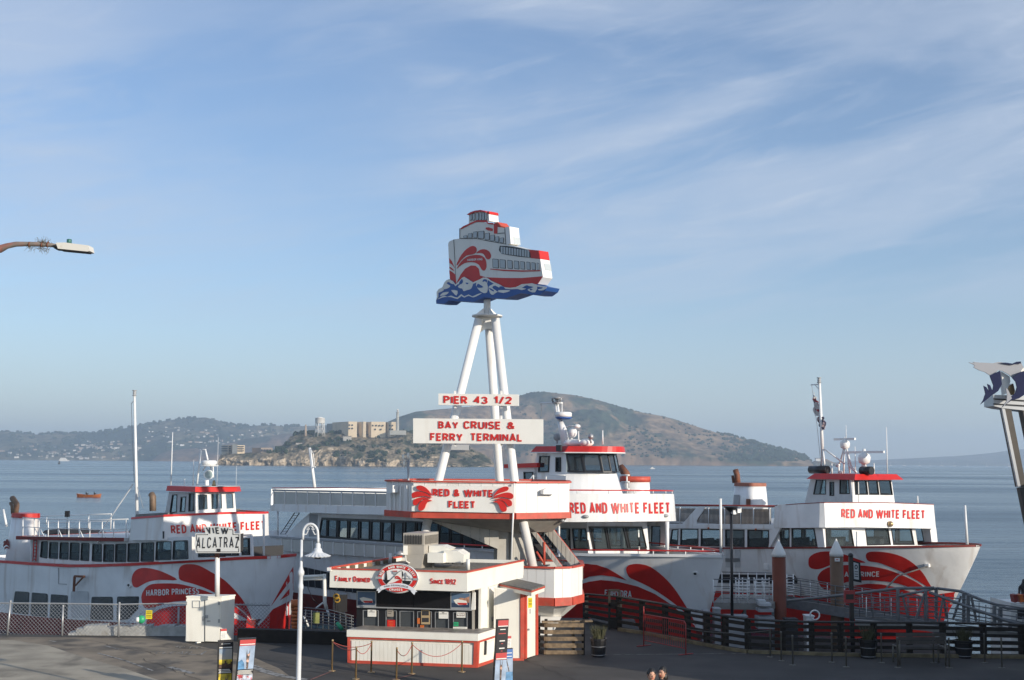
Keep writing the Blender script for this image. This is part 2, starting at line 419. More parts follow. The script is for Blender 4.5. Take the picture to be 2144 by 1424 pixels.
def _strk(P,t):
 P=[Vector(p)for p in P];Q=[P[0]]
 for p in P[1:]:
  if(p-Q[-1]).length>1e-4:Q.append(p)
 P=Q;n=len(P);closed=(P[0]-P[-1]).length<1e-3
 if closed:P=P[:-1];n-=1
 L_=[];
 def nrm(a,b):d=(b-a).normalized();return Vector((-d.y,d.x))
 for i in range(n):
  if closed or 0<i<n-1:
   a=nrm(P[i-1],P[i]);b=nrm(P[i],P[(i+1)%n]);m=a+b
   if m.length<.35:L_.append((P[i]+b*t,P[i]-b*t));continue
   m.normalize();k=t/max(.38,m.dot(a));L_.append((P[i]+m*k,P[i]-m*k))
  else:
   a=nrm(P[0],P[1])if i==0 else nrm(P[-2],P[-1]);d=Vector((a.y,-a.x))*(t if False else 0);L_.append((P[i]+a*t,P[i]-a*t))
 out=[]
 for i in range(n if closed else n-1):
  a=L_[i];b=L_[(i+1)%n];out.append([tuple(a[0]),tuple(b[0]),tuple(b[1]),tuple(a[1])])
 return out
_gc={}
def glyph(ch,t,xs):
 k=(ch,round(t,3),round(xs,3))
 if k not in _gc:
  w,st=GL[ch];quads=[]
  for s in st:
   P=[(x*xs,t+y*(1-2*t))for x,y in s];quads+=_stroke(P,t)
  pts=[];ed=[]
  for q in quads:
   b=len(pts);pts+=[Vector(p)for p in q];ed+=[(b+i,b+(i+1)%4)for i in range(4)]
  v,e,f,_,_,_=delaunay_2d_cdt(pts,ed,[],0,1e-4)
  V=[(p.x,p.y)for p in v];T=[]
  for tr in f:
   x=sum(V[i][0]for i in tr)/3;y=sum(V[i][1]for i in tr)/3
   if any(inpoly(x,y,q)for q in quads):T.append(tuple(tr))
  _gc[k]=(V,T,w*xs)
 return _gc[k]
def block2d(s,bold=.1,gap=.2,xs=1.0,small=False):
 x=0;V=[];T=[]
 for i,c in enumerate(s):
  if c==' ':x+=.42*xs;continue
  k=1.0
  if small and c.islower():k=.78
  g,t,w=glyph(c.upper(),bold/k,xs);b=len(V)
  V+=[(x+bold+a*k,y*k)for a,y in g];T+=[tuple(j+b for j in q)for q in t];x+=w*k+2*bold+gap*k
 x-=gap;ym=max(v[1]for v in V)
 return[(a/x,y/ym)for a,y in V],T
def lettering(mb,s,q,mp,d0,d1=None,bold=.1,gap=.12,xs=1.0,m=None,small=False,warp=None):
 if len(q)==2:q=rect(q[0][0],q[0][1],q[1][0],q[1][1])
 V,T=block2d(s,bold,gap,xs,small);g=warp or quadmap(q)
 V=[g(u,v)for u,v in V]
 T=[t[::-1]for t in T]
 return mb.solid(V,T,mp,d0,d1,m)
from mathutils import noise as NZ
WZ=-2.8
def build_water():
 m=bpy.data.materials.new('bay_water');m.use_nodes=True;nt=m.node_tree;N=nt.nodes;L=nt.links;b=N['Principled BSDF']
 b.inputs['Base Color'].default_value=(0.022,0.055,0.080,1);b.inputs['Roughness'].default_value=0.16;b.inputs['IOR'].default_value=1.33
 tc=N.new('ShaderNodeTexCoord')
 def nz(sc,mscale,det):
  mp=N.new('ShaderNodeMapping');mp.inputs['Scale'].default_value=mscale;mp.inputs['Rotation'].default_value=(0,0,R(8));L.new(tc.outputs['Object'],mp.inputs[0])
  n=N.new('ShaderNodeTexNoise');n.inputs['Scale'].default_value=sc;n.inputs['Detail'].default_value=det;n.inputs['Roughness'].default_value=0.6;L.new(mp.outputs[0],n.inputs['Vector']);return n.outputs['Fac']
 a=nz(0.55,(0.45,1,1),5);c=nz(0.05,(0.35,1,1),4);d=nz(2.5,(0.6,1,1),3);e=nz(0.008,(0.25,1,1),5)
 def sc(v,k):
  q=N.new('ShaderNodeMath');q.operation='MULTIPLY';q.inputs[1].default_value=k;L.new(v,q.inputs[0]);return q.outputs[0]
 def ad(p,q_):
  q=N.new('ShaderNodeMath');q.operation='ADD';L.new(p,q.inputs[0]);L.new(q_,q.inputs[1]);return q.outputs[0]
 h=ad(ad(sc(a,0.30),sc(c,1.2)),sc(d,0.04))
 bp=N.new('ShaderNodeBump');bp.inputs['Strength'].default_value=1;bp.inputs['Distance'].default_value=1.0;L.new(h,bp.inputs['Height']);L.new(bp.outputs[0],b.inputs['Normal'])
 mr=N.new('ShaderNodeMapRange');mr.inputs['From Min'].default_value=0.35;mr.inputs['From Max'].default_value=0.65;mr.inputs['To Min'].default_value=0.10;mr.inputs['To Max'].default_value=0.30
 L.new(e,mr.inputs['Value']);L.new(mr.outputs[0],b.inputs['Roughness'])
 mb=MB();S=14000
 mb.add([(-S,-400,WZ),(S,-400,WZ),(S,13000,WZ),(-S,13000,WZ)],[(0,1,2,3)])
 mb.build('water',m,kind='structure')
build_water()
def landmat(name,grass,tree,rock,ascale,tlo,thi,rocky=0.0,rlo=0.55,rhi=0.8,bump=6.0):
 m=bpy.data.materials.new(name);m.use_nodes=True;nt=m.node_tree;N=nt.nodes;L=nt.links;b=N['Principled BSDF']
 b.inputs['Roughness'].default_value=0.95;b.inputs['Specular IOR Level'].default_value=0.1
 tc=N.new('ShaderNodeTexCoord');ge=N.new('ShaderNodeNewGeometry')
 def nz(sc,det=8,ms=(1,1,1)):
  mp=N.new('ShaderNodeMapping');mp.inputs['Scale'].default_value=ms;L.new(tc.outputs['Object'],mp.inputs[0])
  n=N.new('ShaderNodeTexNoise');n.inputs['Scale'].default_value=sc;n.inputs['Detail'].default_value=det;n.inputs['Roughness'].default_value=0.62;L.new(mp.outputs[0],n.inputs['Vector']);return n.outputs['Fac']
 def mr(v,a,c,lo=0,hi=1):
  q=N.new('ShaderNodeMapRange');q.interpolation_type='SMOOTHSTEP';L.new(v,q.inputs['Value']);q.inputs['From Min'].default_value=a;q.inputs['From Max'].default_value=c
  q.inputs['To Min'].default_value=lo;q.inputs['To Max'].default_value=hi;return q.outputs[0]
 def mix(f,A,B,t='MIX'):
  q=N.new('ShaderNodeMix');q.data_type='RGBA';q.blend_type=t
  if isinstance(f,float):q.inputs[0].default_value=f
  else:L.new(f,q.inputs[0])
  for i,z in((6,A),(7,B)):
   if isinstance(z,tuple):q.inputs[i].default_value=(*z,1)
   else:L.new(z,q.inputs[i])
  return q.outputs[2]
 cur=mix(mr(nz(ascale,9,(1,0.45,1)),tlo,thi),grass,tree)
 g=mr(nz(ascale*6,6),0.32,0.68,0.45,1.6);cc=N.new('ShaderNodeCombineColor');[L.new(g,cc.inputs[i])for i in range(3)]
 cur=mix(1.0,cur,cc.outputs[0],'MULTIPLY')
 if rocky:
  sx=N.new('ShaderNodeSeparateXYZ');L.new(ge.outputs['Normal'],sx.inputs[0])
  rk=mix(mr(nz(ascale*3,8,(1,1,0.5)),0.42,0.62),rock,tuple(c*0.42 for c in rock))
  rk=mix(mr(nz(ascale*1.4,6),0.52,0.62,0,0.8),rk,(0.10,0.085,0.06))
  rk=mix(mr(nz(ascale*1.1,5),0.60,0.70,0,0.8),rk,(0.52,0.50,0.46))
  cur=mix(mr(sx.outputs[2],rhi,rlo),cur,rk)
 L.new(cur,b.inputs['Base Color'])
 bp=N.new('ShaderNodeBump');bp.inputs['Distance'].default_value=bump;L.new(nz(ascale*3,6),bp.inputs['Height']);L.new(bp.outputs[0],b.inputs['Normal'])
 return m
def terrain(name,sky,x0,x1,step,Ys,Yr,Yb,m,prof,amp,nsc,seed,rows=26,shorej=0.0):
 cols=int((x1-x0)/step)+1;V=[];Fc=[]
 rowsT=[i/rows for i in range(rows+1)]+[1.3,1.7,2.0]
 for i in range(cols):
  px=x0+step*i;py=interp(sky,px)
  Pr=atY(px,py,Yr);d=Vector((Pr.x,Pr.y,0)).normalized();Lr=Vector((Pr.x,Pr.y)).length
  edge=1.0
  for t in rowsT:
   if t<=1:L_=Lr*(Ys+(Yr-Ys)*t)/Yr
   else:L_=Lr*(Yr+(Yb-Yr)*(t-1))/Yr
   X=d.x*L_;Y=d.y*L_
   n=NZ.fractal(Vector((X*nsc+seed,Y*nsc,seed)),1.0,2.1,5)
   if t<=1:
    f=prof(t);k=4*t*(1-t)
    hr=Pr.z-WZ
    g=abs(NZ.noise(Vector((X*nsc*1.3+7,Y*nsc*0.25,seed+3))))
    z=WZ+hr*max(0,f+amp*k*(n-0.9*g+0.15))
    lim=EYE+(Pr.z-EYE)*(L_/Lr)
    z=min(z,lim-(0.4 if t<1 else 0))
    if t==0:z=WZ-3
   else:z=WZ+(Pr.z-WZ)*(2-t)*(0.8 if t>1 else 1)-3*(t-1)
   yo=shorej*n*(1-t)if t<0.5 else 0
   V.append((X,Y+yo,z))
 nr=len(rowsT)
 for i in range(cols-1):
  for j in range(nr-1):Fc.append((i*nr+j,(i+1)*nr+j,(i+1)*nr+j+1,i*nr+j+1))
 mb=MB();mb.add(V,Fc,True);o=mb.build(name,m,kind='structure')
 return o,BVHTree.FromPolygons([Vector(v)for v in V],Fc)
SAUS=[(-700,925),(-450,905),(-250,912),(-60,906),(0,905),(15,903),(40,907),(80,910),(120,906),(160,908),(200,906),(240,900),(262,897),(290,891),(320,887),(345,881),(370,878),(400,875),(430,874),(455,880),(475,888),(520,892),(560,890),(600,893),(640,892),(700,890),(760,892),(830,895),(900,905),(1000,930)]
M1=landmat('wooded_town_hillside',(0.15,0.13,0.08),(0.028,0.042,0.026),(0.2,0.13,0.08),0.004,0.40,0.56)
saus,bvS=terrain('town_hill',SAUS,-700,1000,5,5300,6200,7600,M1,lambda t:t**0.85,0.20,0.0016,4.0)
M1b=landmat('bare_brown_headland',(0.16,0.105,0.07),(0.05,0.055,0.035),(0.2,0.13,0.08),0.006,0.50,0.62)
BLUFF=[(318,963),(335,950),(350,944),(380,941),(420,938),(470,930),(520,918),(600,908),(700,905),(800,915),(860,960)]
bluff,bvB=terrain('headland',BLUFF,318,860,5,5000,5400,5700,M1b,lambda t:min(1,0.25+t)if t>0 else 0,0.25,0.004,9.0,rows=14,shorej=25)
FARL=[(-60,902),(0,904),(14,901),(30,905),(60,909),(120,914),(300,930)]
terrain('far_ridge',FARL,-60,300,12,8600,9200,9900,M1b,lambda t:t,0.1,0.001,2.0,rows=10)
ANG=[(690,915),(740,905),(780,894),(810,884),(835,873),(870,862),(920,857),(1000,850),(1040,846),(1070,838),(1090,828),(1110,822),(1140,820.5),(1170,824),(1200,827),(1230,833),(1260,840),(1280,846),(1310,855),(1340,863),(1380,870),(1410,877),(1440,887),(1470,897),(1500,906),(1530,911),(1550,917),(1570,922),(1600,931),(1630,938),(1660,946),(1680,953),(1698,966),(1704,974)]
M2=landmat('dry_grass_island',(0.22,0.150,0.088),(0.035,0.048,0.026),(0.24,0.16,0.10),0.0046,0.46,0.56,rocky=1,rlo=0.62,rhi=0.80,bump=14)
ang,bvA=terrain('island_mountain',ANG,690,1704,3,3850,4450,5300,M2,lambda t:(0.17+0.83*t**1.05)if t>0.02 else 0.0,0.30,0.0042,1.7,rows=44,shorej=30)
LOW=[(1690,972),(1712,962),(1730,961),(1745,968),(1760,972)]
terrain('low_point',LOW,1650,1760,5,4200,4350,4500,M2,lambda t:t,0.1,0.01,2.7,rows=6)
FARR=[(1640,974),(1700,970),(1780,966),(1860,962),(1900,960),(1960,957),(2000,955),(2040,952),(2080,948),(2100,945),(2144,940),(2230,934),(2500,938),(2900,950)]
M3=landmat('far_hills',(0.12,0.10,0.08),(0.05,0.06,0.05),(0.2,0.15,0.1),0.002,0.4,0.6)
terrain('far_hills',FARR,1640,2900,12,8800,9800,10600,M3,lambda t:t,0.15,0.001,6.0,rows=12)
def scatter_trees(name,spots,m,label=None):
 mb=MB()
 for(P,r)in spots:
  for k in range(3):
   mb.ball((P[0]+random.uniform(-r,r)*0.8,P[1]+random.uniform(-r,r)*0.5,P[2]+random.uniform(0.2,0.7)*r),r*random.uniform(0.5,0.9),(1,1,random.uniform(0.8,1.3)),6,4,jit=0.3)
 return mb.build(name,m,kind='stuff')
FOL=mat('dark_foliage',(0.028,0.042,0.024),0.95,var=0.45,vscale=0.05,spec=0.1)
sp=[]
for i in range(420):
 px=random.uniform(0,640);py=interp(SAUS,px)
 q=random.random()
 if q<0.28:sp.append((atY(px,py+1,6190),random.uniform(5,11)))
 else:
  h=bvS.ray_cast(EYEP,ray(px,lerp(py,958,random.random()**1.3)).normalized())
  if h[0]:sp.append((h[0],random.uniform(5,10)))
scatter_trees('hillside_trees',sp,FOL)
sp=[]
for i in range(170):
 q=random.random()
 px=random.uniform(1500,1700)if q<0.5 else random.uniform(1180,1500)if q<0.8 else random.uniform(1050,1180)
 py=interp(ANG,px);sp.append((atY(px,py+1.5,4445),random.uniform(2.5,7)if px>1500 else random.uniform(1.5,4)))
for i in range(420):
 px=random.triangular(1480,1700,1640);py=interp(ANG,px)
 h=bvA.ray_cast(EYEP,ray(px,lerp(py,966,random.random())).normalized())
 if h[0]:sp.append((h[0],random.uniform(3,7.5)))
for i in range(520):
 px=random.uniform(1080,1500);py=interp(ANG,px)
 h=bvA.ray_cast(EYEP,ray(px,lerp(py,960,random.random()**0.7)).normalized())
 if h[0]and NZ.noise(Vector((h[0].x*0.004,h[0].y*0.002,3)))>-0.05:sp.append((h[0],random.uniform(2.5,6)))
scatter_trees('island_woodland',sp,FOL)
HW=[mat('far_house_wall_%s'%n,c,0.8)for n,c in(('pale',(0.45,0.43,0.39)),('white',(0.66,0.65,0.62)),('tan',(0.34,0.27,0.21)))]
HR=mat('far_house_roof',(0.16,0.13,0.12),0.9)
protos=[]
for k in range(3):
 mb=MB();mb.box(-7,7,-4,4,-6,4.5);mb.cur=1
 mb.hexa([(-7.5,-4.5,4.5),(7.5,-4.5,4.5),(7.5,4.5,4.5),(-7.5,4.5,4.5)],[(-7.5,0,6.6),(7.5,0,6.6),(7.5,0.1,6.6),(-7.5,0.1,6.6)])
 o=mb.build('hillside_house',[HW[k],HR]);protos.append(o)
HL=['small pale house among the trees on the far hillside','small white house among the trees on the far hillside','small tan house among the trees on the far hillside']
for k,o in enumerate(protos):o['label']=HL[k];o['category']='house';o['group']='houses on the far hillside'
used=[False]*3;n=0
clusters=[(180,260,925,940,26),(150,245,936,946,12),(0,120,945,960,14),(40,80,930,945,6),(300,470,895,935,40),(480,600,890,925,20),(100,300,925,958,26),(160,250,957,961,12),(330,640,915,935,14),(90,170,950,960,14)]
for x0,x1,y0,y1,c in clusters:
 for i in range(c):
  px=random.uniform(x0,x1);py=random.uniform(max(y0,interp(SAUS,px)+3),y1)
  h=bvS.ray_cast(EYEP,ray(px,py).normalized())
  if not h[0]:continue
  k=random.choice((0,0,1,2))
  if not used[k]:o=protos[k];used[k]=True
  else:o=protos[k].copy();COL.objects.link(o)
  o.location=h[0]+Vector((0,-3,2));o.rotation_euler=(0,0,random.uniform(-0.5,0.5));s=random.uniform(0.35,0.8)if y1>955 or k<2 else 0.8
  o.scale=(s*random.uniform(0.8,1.9),s,s*random.uniform(0.7,1.1));n+=1
for i,(px,py,w)in enumerate(((1632,956,26),(1650,962,40),(1712,962,16))):
 P=atY(px,py,4300);mb=MB();mb.box(P.x-w/2,P.x+w/2,P.y-6,P.y+6,P.z-6,P.z+3);mb.cur=1;mb.box(P.x-w/2-1,P.x+w/2+1,P.y-7,P.y+7,P.z+3,P.z+5)
 o=mb.build('shore_building',[HW[1],HR]);o['label']=['white building higher up on the wooded island point','long low white building near the wooded island shore','small building on the low spit right of the island'][i];o['category']='building'
AY=2080.0
ASKY=[(452,974),(458,962),(462,951),(480,949),(520,948),(560,946),(580,939),(597,927),(606,914),(620,909),(636,906),(655,907),(672,907),(690,905),(728,905),(780,905),(830,902),(838,900),(858,903),(872,908),(890,914),(930,925),(960,933),(1000,944),(1025,958),(1036,973)]
ACLF=[(452,973),(460,955),(475,951),(520,950),(560,947),(600,944),(640,941),(700,942),(760,944),(800,945),(840,952),(880,957),(930,960),(980,964),(1036,974)]
MA=landmat('prison_island_ground',(0.19,0.155,0.105),(0.035,0.045,0.026),(0.50,0.41,0.30),0.030,0.46,0.62,rocky=1,rlo=0.50,rhi=0.72,bump=2.0)
def alcatraz():
 step=2.0;x0,x1=452,1036;cols=int((x1-x0)/step)+1
 V=[];Fc=[];nr=0
 for i in range(cols):
  px=x0+step*i;yr=interp(ASKY,px);yc=max(interp(ACLF,px),yr)
  col=[]
  Yc=AY-95;zc=atY(px,yc,Yc).z;zr=atY(px,yr,AY).z
  for k in range(13):
   t=k/12;Y=AY-118+23*t;P=atY(px,970,Y)
   n1=NZ.fractal(Vector((P.x*0.045,t*1.4,3.3)),1,2.2,5);n2=NZ.noise(Vector((P.x*0.018,0.5,8)))
   z=lerp(WZ-2,zc,t**0.8);
   col.append((P.x,Y+15*n1*(1-t*0.4)+20*n2*(1-t)-8*math.sin(math.pi*t),z+3*n1*t*(1-t)))
  for k in range(1,17):
   t=k/16;Y=Yc+(AY-Yc)*t;P=atY(px,970,Y)
   f=t+0.10*math.sin(t*9.4+NZ.noise(Vector((P.x*0.01,1,1)))*3)*(1-t)
   n1=NZ.fractal(Vector((P.x*0.03,Y*0.03,1.3)),1,2.1,4)
   z=lerp(zc,zr,max(0,f))+5.5*n1*math.sin(math.pi*t)
   col.append((P.x,Y,min(z,EYE+(zr-EYE)*Y/AY+0.2)))
  for t in(0.5,1.0):P=atY(px,970,AY+90*t);col.append((P.x,P.y,lerp(zr,WZ-2,t)))
  nr=len(col);V+=col
 for i in range(cols-1):
  for j in range(nr-1):Fc.append((i*nr+j,(i+1)*nr+j,(i+1)*nr+j+1,i*nr+j+1))
 mb=MB();mb.add(V,Fc,False);mb.build('rocky_island',MA,kind='structure')
 return BVHTree.FromPolygons([Vector(v)for v in V],Fc)
bvZ=alcatraz()
sp=[]
for i in range(260):
 px=random.uniform(575,1010);lo=interp(ASKY,px)+2;hi=interp(ACLF,px)+2
 py=lerp(lo,hi,random.random())
 if NZ.noise(Vector((px*0.03,py*0.09,5)))<0.0:continue
 h=bvZ.ray_cast(EYEP,ray(px,py).normalized())
 if h[0]:sp.append((h[0],random.uniform(1.6,4.2)))
for i in range(70):
 px=random.choice((random.uniform(604,660),random.uniform(690,745),random.uniform(858,930)));h=atY(px,interp(ASKY,px)+1.5,AY-4);sp.append((h,random.uniform(2.2,4.5)))
for(a,b_,c_,d_,n_)in((700,735,948,955,16),(770,808,946,968,40),(560,600,938,950,26),(850,900,945,962,30)):
 for i in range(n_):
  h=bvZ.ray_cast(EYEP,ray(random.uniform(a,b_),random.uniform(c_,d_)).normalized())
  if h[0]:sp.append((h[0],random.uniform(1.5,3.5)))
scatter_trees('island_scrub',sp,FOL)
YELW=mat('cream_concrete',(0.66,0.54,0.38),0.8,var=0.06,vscale=0.1)
GRYW=mat('grey_concrete',(0.36,0.36,0.33),0.85,var=0.1,vscale=0.1)
WIN=mat('dark_far_window',(0.05,0.05,0.06),0.4)
def farblock(root,name,plan,ytop,ybot,m):
 base=[atY(px,970,Y)for px,Y in plan]
 pm=sum(p[0]for p in plan)/len(plan);Ym=min(p[1]for p in plan)
 zt=zat(base[0].x,base[0].y,ytop)if False else atY(pm,ytop,Ym).z;zb=atY(pm,ybot,Ym).z-8
 mb=MB();mb.hexa([(p.x,p.y,zb)for p in base],[(p.x,p.y,zt)for p in base]);return mb.build(name,m,root)
pb=thing('cell_house','long cream prison building with a grey left end on top of the rocky island','building',atY(760,905,2070))
farblock(pb,'wall',[(728,2050),(746,2051),(746.5,2068),(759,2050),(765,2050),(765.5,2070),(776,2050),(806,2052),(806.5,2062),(812,2052),(827,2053),(834,2110),(694,2110)],883,906,YELW)
farblock(pb,'end_wall',[(682.5,2125),(694,2112),(726.5,2060),(729,2110)],885,906,GRYW)
for x,y in[(x,y)for x in(780,787,794,801)for y in(891,)]+[(797,899),(785,899),(731,890),(737,890),(731,897),(737,897),(815,891),(821,891),(815,899),(821,899)]:
 P=atY(x+0.8,y,2049.5);mb=MB();mb.box(P.x-1.0,P.x+1.0,P.y-0.4,P.y+1.5,P.z-1.2,P.z+1.2);mb.build('window',WIN,pb)
lh=thing('lighthouse','tall pale octagonal lighthouse beside the prison building','lighthouse',atY(832,903,2040))
P=atY(832,903,2040);s=2040/2600
mb=MB();mb.lathe((P.x,P.y,P.z-4),[(3.7*s,0),(3.2*s,20*s),(2.6*s,44*s)],8,smooth=False);mb.build('tower',GRYW,lh)
mb=MB();mb.lathe((P.x,P.y,P.z-4),[(3.8*s,44*s),(3.8*s,45*s)],8,smooth=False);mb.build('gallery',GRYW,lh)
mb=MB();mb.lathe((P.x,P.y,P.z-4),[(1.9*s,45*s),(1.9*s,49*s),(2.2*s,49.2*s),(0.2,52*s)],8);mb.build('lantern',HW[1],lh)
mb=MB();mb.box(P.x-12,P.x+14,P.y-5,P.y+5,P.z-6,P.z+1.2);mb.build('base',GRYW,lh)
wt=thing('water_tower','white steel water tower on braced legs on the island crest','water tower',atY(669,908,2060))
P=atY(669.5,908,2060);s=2060/2600
mb=MB();mb.lathe(P,[(7,21*s),(10.2*s,23*s),(10.2*s,32*s),(10.6*s,32.2*s),(0.5,35*s)],20);mb.build('tank',HW[1],wt)
for i in range(6):
 a=i*math.pi/3+0.3;b_=a+math.pi/3;rr=9.3*s
 p0=P+Vector((rr*1.15*math.cos(a),rr*1.15*math.sin(a),-5));p1=P+Vector((rr*0.95*math.cos(a),rr*0.95*math.sin(a),22*s))
 q0=P+Vector((rr*1.15*math.cos(b_),rr*1.15*math.sin(b_),-5));q1=P+Vector((rr*0.95*math.cos(b_),rr*0.95*math.sin(b_),22*s))
 mb=MB();mb.tube([p0,p1],0.55,5);mb.build('leg',HW[1],wt)
 mb=MB();mb.tube([p0.lerp(p1,0.2),q0.lerp(q1,0.6)],0.28,4);mb.tube([q0.lerp(q1,0.2),p0.lerp(p1,0.6)],0.28,4);mb.tube([p0.lerp(p1,0.6),q0.lerp(q1,0.6)],0.28,4);mb.tube([p0.lerp(p1,.6),q0.lerp(q1,.98)],.28,4);mb.build('brace',HW[1],wt)
ch=thing('chimney','slender brown brick chimney left of the water tower','chimney',atY(639,910,2060))
P=atY(639.5,912,2060);mb=MB();mb.lathe(P,[(2.6,-4),(1.3,18)],8);mb.build('stack',HW[2],ch)
ib=thing('industries_building','boxy cream and grey building on the left tip of the rocky island','building',atY(487,951,2010))
o=farblock(ib,'wall',[(463,2020),(478.5,2000),(478.7,2008),(485,2008),(485.2,2000),(496.5,1996),(511,1998),(512,2030),(464,2040)],932,951,YELW)
for y in(935,939.5,944):
 for xa,xb,Y in((464,477,2000),(479.5,484,2006),(497,511,1996)):
  A=atY(xa,y,Y+(16 if xa==464 else 0));B_=atY(xb,y,Y);mb=MB();mb.beam(A+Vector((0,-1.2,0)),B_+Vector((0,-1.2,0)),0.5,1.5);mb.build('window',WIN,ib)
farblock(ib,'stair_tower',[(485.5,1995),(496,1992),(496,2010),(485.5,2010)],929.5,951,GRYW)
lb=thing('laundry_building','low tan building with a grey left side on the island cliff','building',atY(545,950,2010))
farblock(lb,'wall',[(527,2025),(545.5,2000),(570,2003),(570,2030)],937.5,951,HW[2])
for x in(548,554,560,566):
 P=atY(x,943,2000);mb=MB();mb.box(P.x-1.4,P.x+1.4,P.y-0.8,P.y+1,P.z-2,P.z+1.5);mb.build('window',WIN,lb)
for i,(xa,xb,ya,yb_)in enumerate(((940,982,931,936),(719,735,914,921),(620,640,928,933))):
 P=atY((xa+xb)/2,yb_,2035);Q=atY(xb,ya,2035);w=abs(Q.x-P.x);mb=MB();mb.box(P.x-w,P.x+w,P.y-4,P.y+6,P.z-5,Q.z);mb.cur=1;mb.box(P.x-w-.5,P.x+w+.5,P.y-4.5,P.y+6.5,Q.z,Q.z+0.8)
 o=mb.build('ruined_building',[HW[0],HR]);o['label']=['long low pale building below the right end of the island crest','small ruined house on the slope below the prison building','low ruin on the slope below the chimney'][i];o['category']='building'
A=atY(940,968,1962);B_=atY(1034,970,1962);mb=MB();mb.box(A.x,B_.x,A.y,A.y+8,WZ-1,WZ+3.5);o=mb.build('sea_wall',HW[2]);o['label']='low stone sea wall along the right foot of the rocky island';o['category']='sea wall'
f=thing('far_ferry','small white ferry near the far shore on the left','ferry',atY(135,963,5000))
P=onz(135,965.5,WZ);P=atY(135,963,3800);P.z=WZ;sc_=3800/2600
mb=MB();mb.prism([(P.x-10*sc_,P.y-5,P.z),(P.x+9*sc_,P.y-5,P.z),(P.x+10*sc_,P.y-5,P.z+2.4*sc_),(P.x-11*sc_,P.y-5,P.z+2.4*sc_)],(0,10,0));mb.build('hull',HW[1],f)
mb=MB();mb.box(P.x-9.5*sc_,P.x+5*sc_,P.y-4,P.y+4,P.z+2.4*sc_,P.z+5*sc_);mb.box(P.x-8*sc_,P.x+2*sc_,P.y-3,P.y+3,P.z+5*sc_,P.z+7*sc_);mb.build('cabin',HW[1],f)
b=thing('channel_buoy','tiny dark channel buoy in front of the far ferry','buoy',(0,0,0));P=atY(124,970,1900);P.z=WZ
mb=MB();mb.lathe(P,[(1.8,0),(1.8,1),(0.8,3.2),(0.5,5.4)],8);mb.build('body',DARK,b)
sb=thing('sailboat','tiny moored sailboat off the distant right shore','sailboat',(0,0,0),group='sailboats off the distant right shore')
mb=MB();mb.prism([(-7,-2,0),(7,-2,0),(8,-2,2.5),(-7,-2,2.5)],(0,4,0));mb.build('hull',HW[1],sb)
mb=MB();mb.tube([(0,0,2),(0,0,21)],0.7,5);mb.build('mast',HW[1],sb)
for i,px in enumerate((1865,1893,1925,1948,1972,1998,2026,2066,2088,2112)):
 P=atY(px,977,6500);P.z=WZ;r_=random.uniform(0.6,1.1)
 if i==0:sb.location=P
 else:dup(sb,P,scale=r_)
f=thing('motor_launch','tiny white launch on the water below the brown island','boat',(0,0,0));P=atY(1366,977,1700);P.z=WZ
mb=MB();mb.prism([(P.x-3,P.y-1,P.z),(P.x+3,P.y-1,P.z),(P.x+3.6,P.y-1,P.z+1.2),(P.x-3,P.y-1,P.z+1.2)],(0,2,0));mb.box(P.x-1.5,P.x+1,P.y-.8,P.y+.8,P.z+1.2,P.z+2.6);mb.build('hull',HW[1],f)
P=onz(186,1041,WZ);hw=26*P.y/2600
rb=thing('rowing_boat','orange wooden rowing boat with two rowers out on the bay','rowing boat',P)
mb=MB();n_=11;vs=[]
for i in range(n_):
 t=-1+2*i/(n_-1);b_=0.75*(1-t*t)**0.7+0.03;sh=0.55+0.30*t*t
 vs+=[(P.x+t*hw,P.y-b_,P.z+sh),(P.x+t*hw*0.93,P.y-b_*0.6,P.z-0.1),(P.x+t*hw*0.93,P.y+b_*0.6,P.z-0.1),(P.x+t*hw,P.y+b_,P.z+sh)]
mb.add(vs,[(i*4+j,(i+1)*4+j,(i+1)*4+j+1,i*4+j+1)for i in range(n_-1)for j in range(3)]+[(0,1,2,3),(4*n_-1,4*n_-2,4*n_-3,4*n_-4)]);mb.build('hull',mat('varnished_orange_wood',(.33,.10,.03),.5),rb)
for k in(-0.35,0.35):
 mb=MB();mb.box(P.x+k*hw-0.15,P.x+k*hw+0.15,P.y-.6,P.y+.6,P.z+.35,P.z+.42);mb.build('thwart',WOOD,rb)
def skin(chain,radii,name,m,parent=None,sub=1):
 """chain: list of (parent index, point)"""
 me=bpy.data.meshes.new(name);off=Vector((0,0,0));p=parent
 while p is not None:off+=Vector(p.location);p=p.parent
 me.from_pydata([tuple(Vector(c[1])-off)for c in chain],[(c[0],i)for i,c in enumerate(chain)if c[0]is not None],[])
 o=bpy.data.objects.new(name,me);COL.objects.link(o)
 md=o.modifiers.new('s','SKIN');md.use_smooth_shade=True
 for i,r_ in enumerate(radii):me.skin_vertices[0].data[i].radius=(r_,r_)if not isinstance(r_,tuple)else r_
 me.skin_vertices[0].data[0].use_root=True
 if sub:sm=o.modifiers.new('d','SUBSURF');sm.levels=sub;sm.render_levels=sub
 bpy.context.view_layer.update()
 me2=bpy.data.meshes.new_from_object(o.evaluated_get(bpy.context.evaluated_depsgraph_get()))
 o.modifiers.clear();o.data=me2;bpy.data.meshes.remove(me);me2.name=name
 me2.materials.clear();me2.materials.append(m)
 for q in me2.polygons:q.use_smooth=True
 if parent:o.parent=parent
 return o
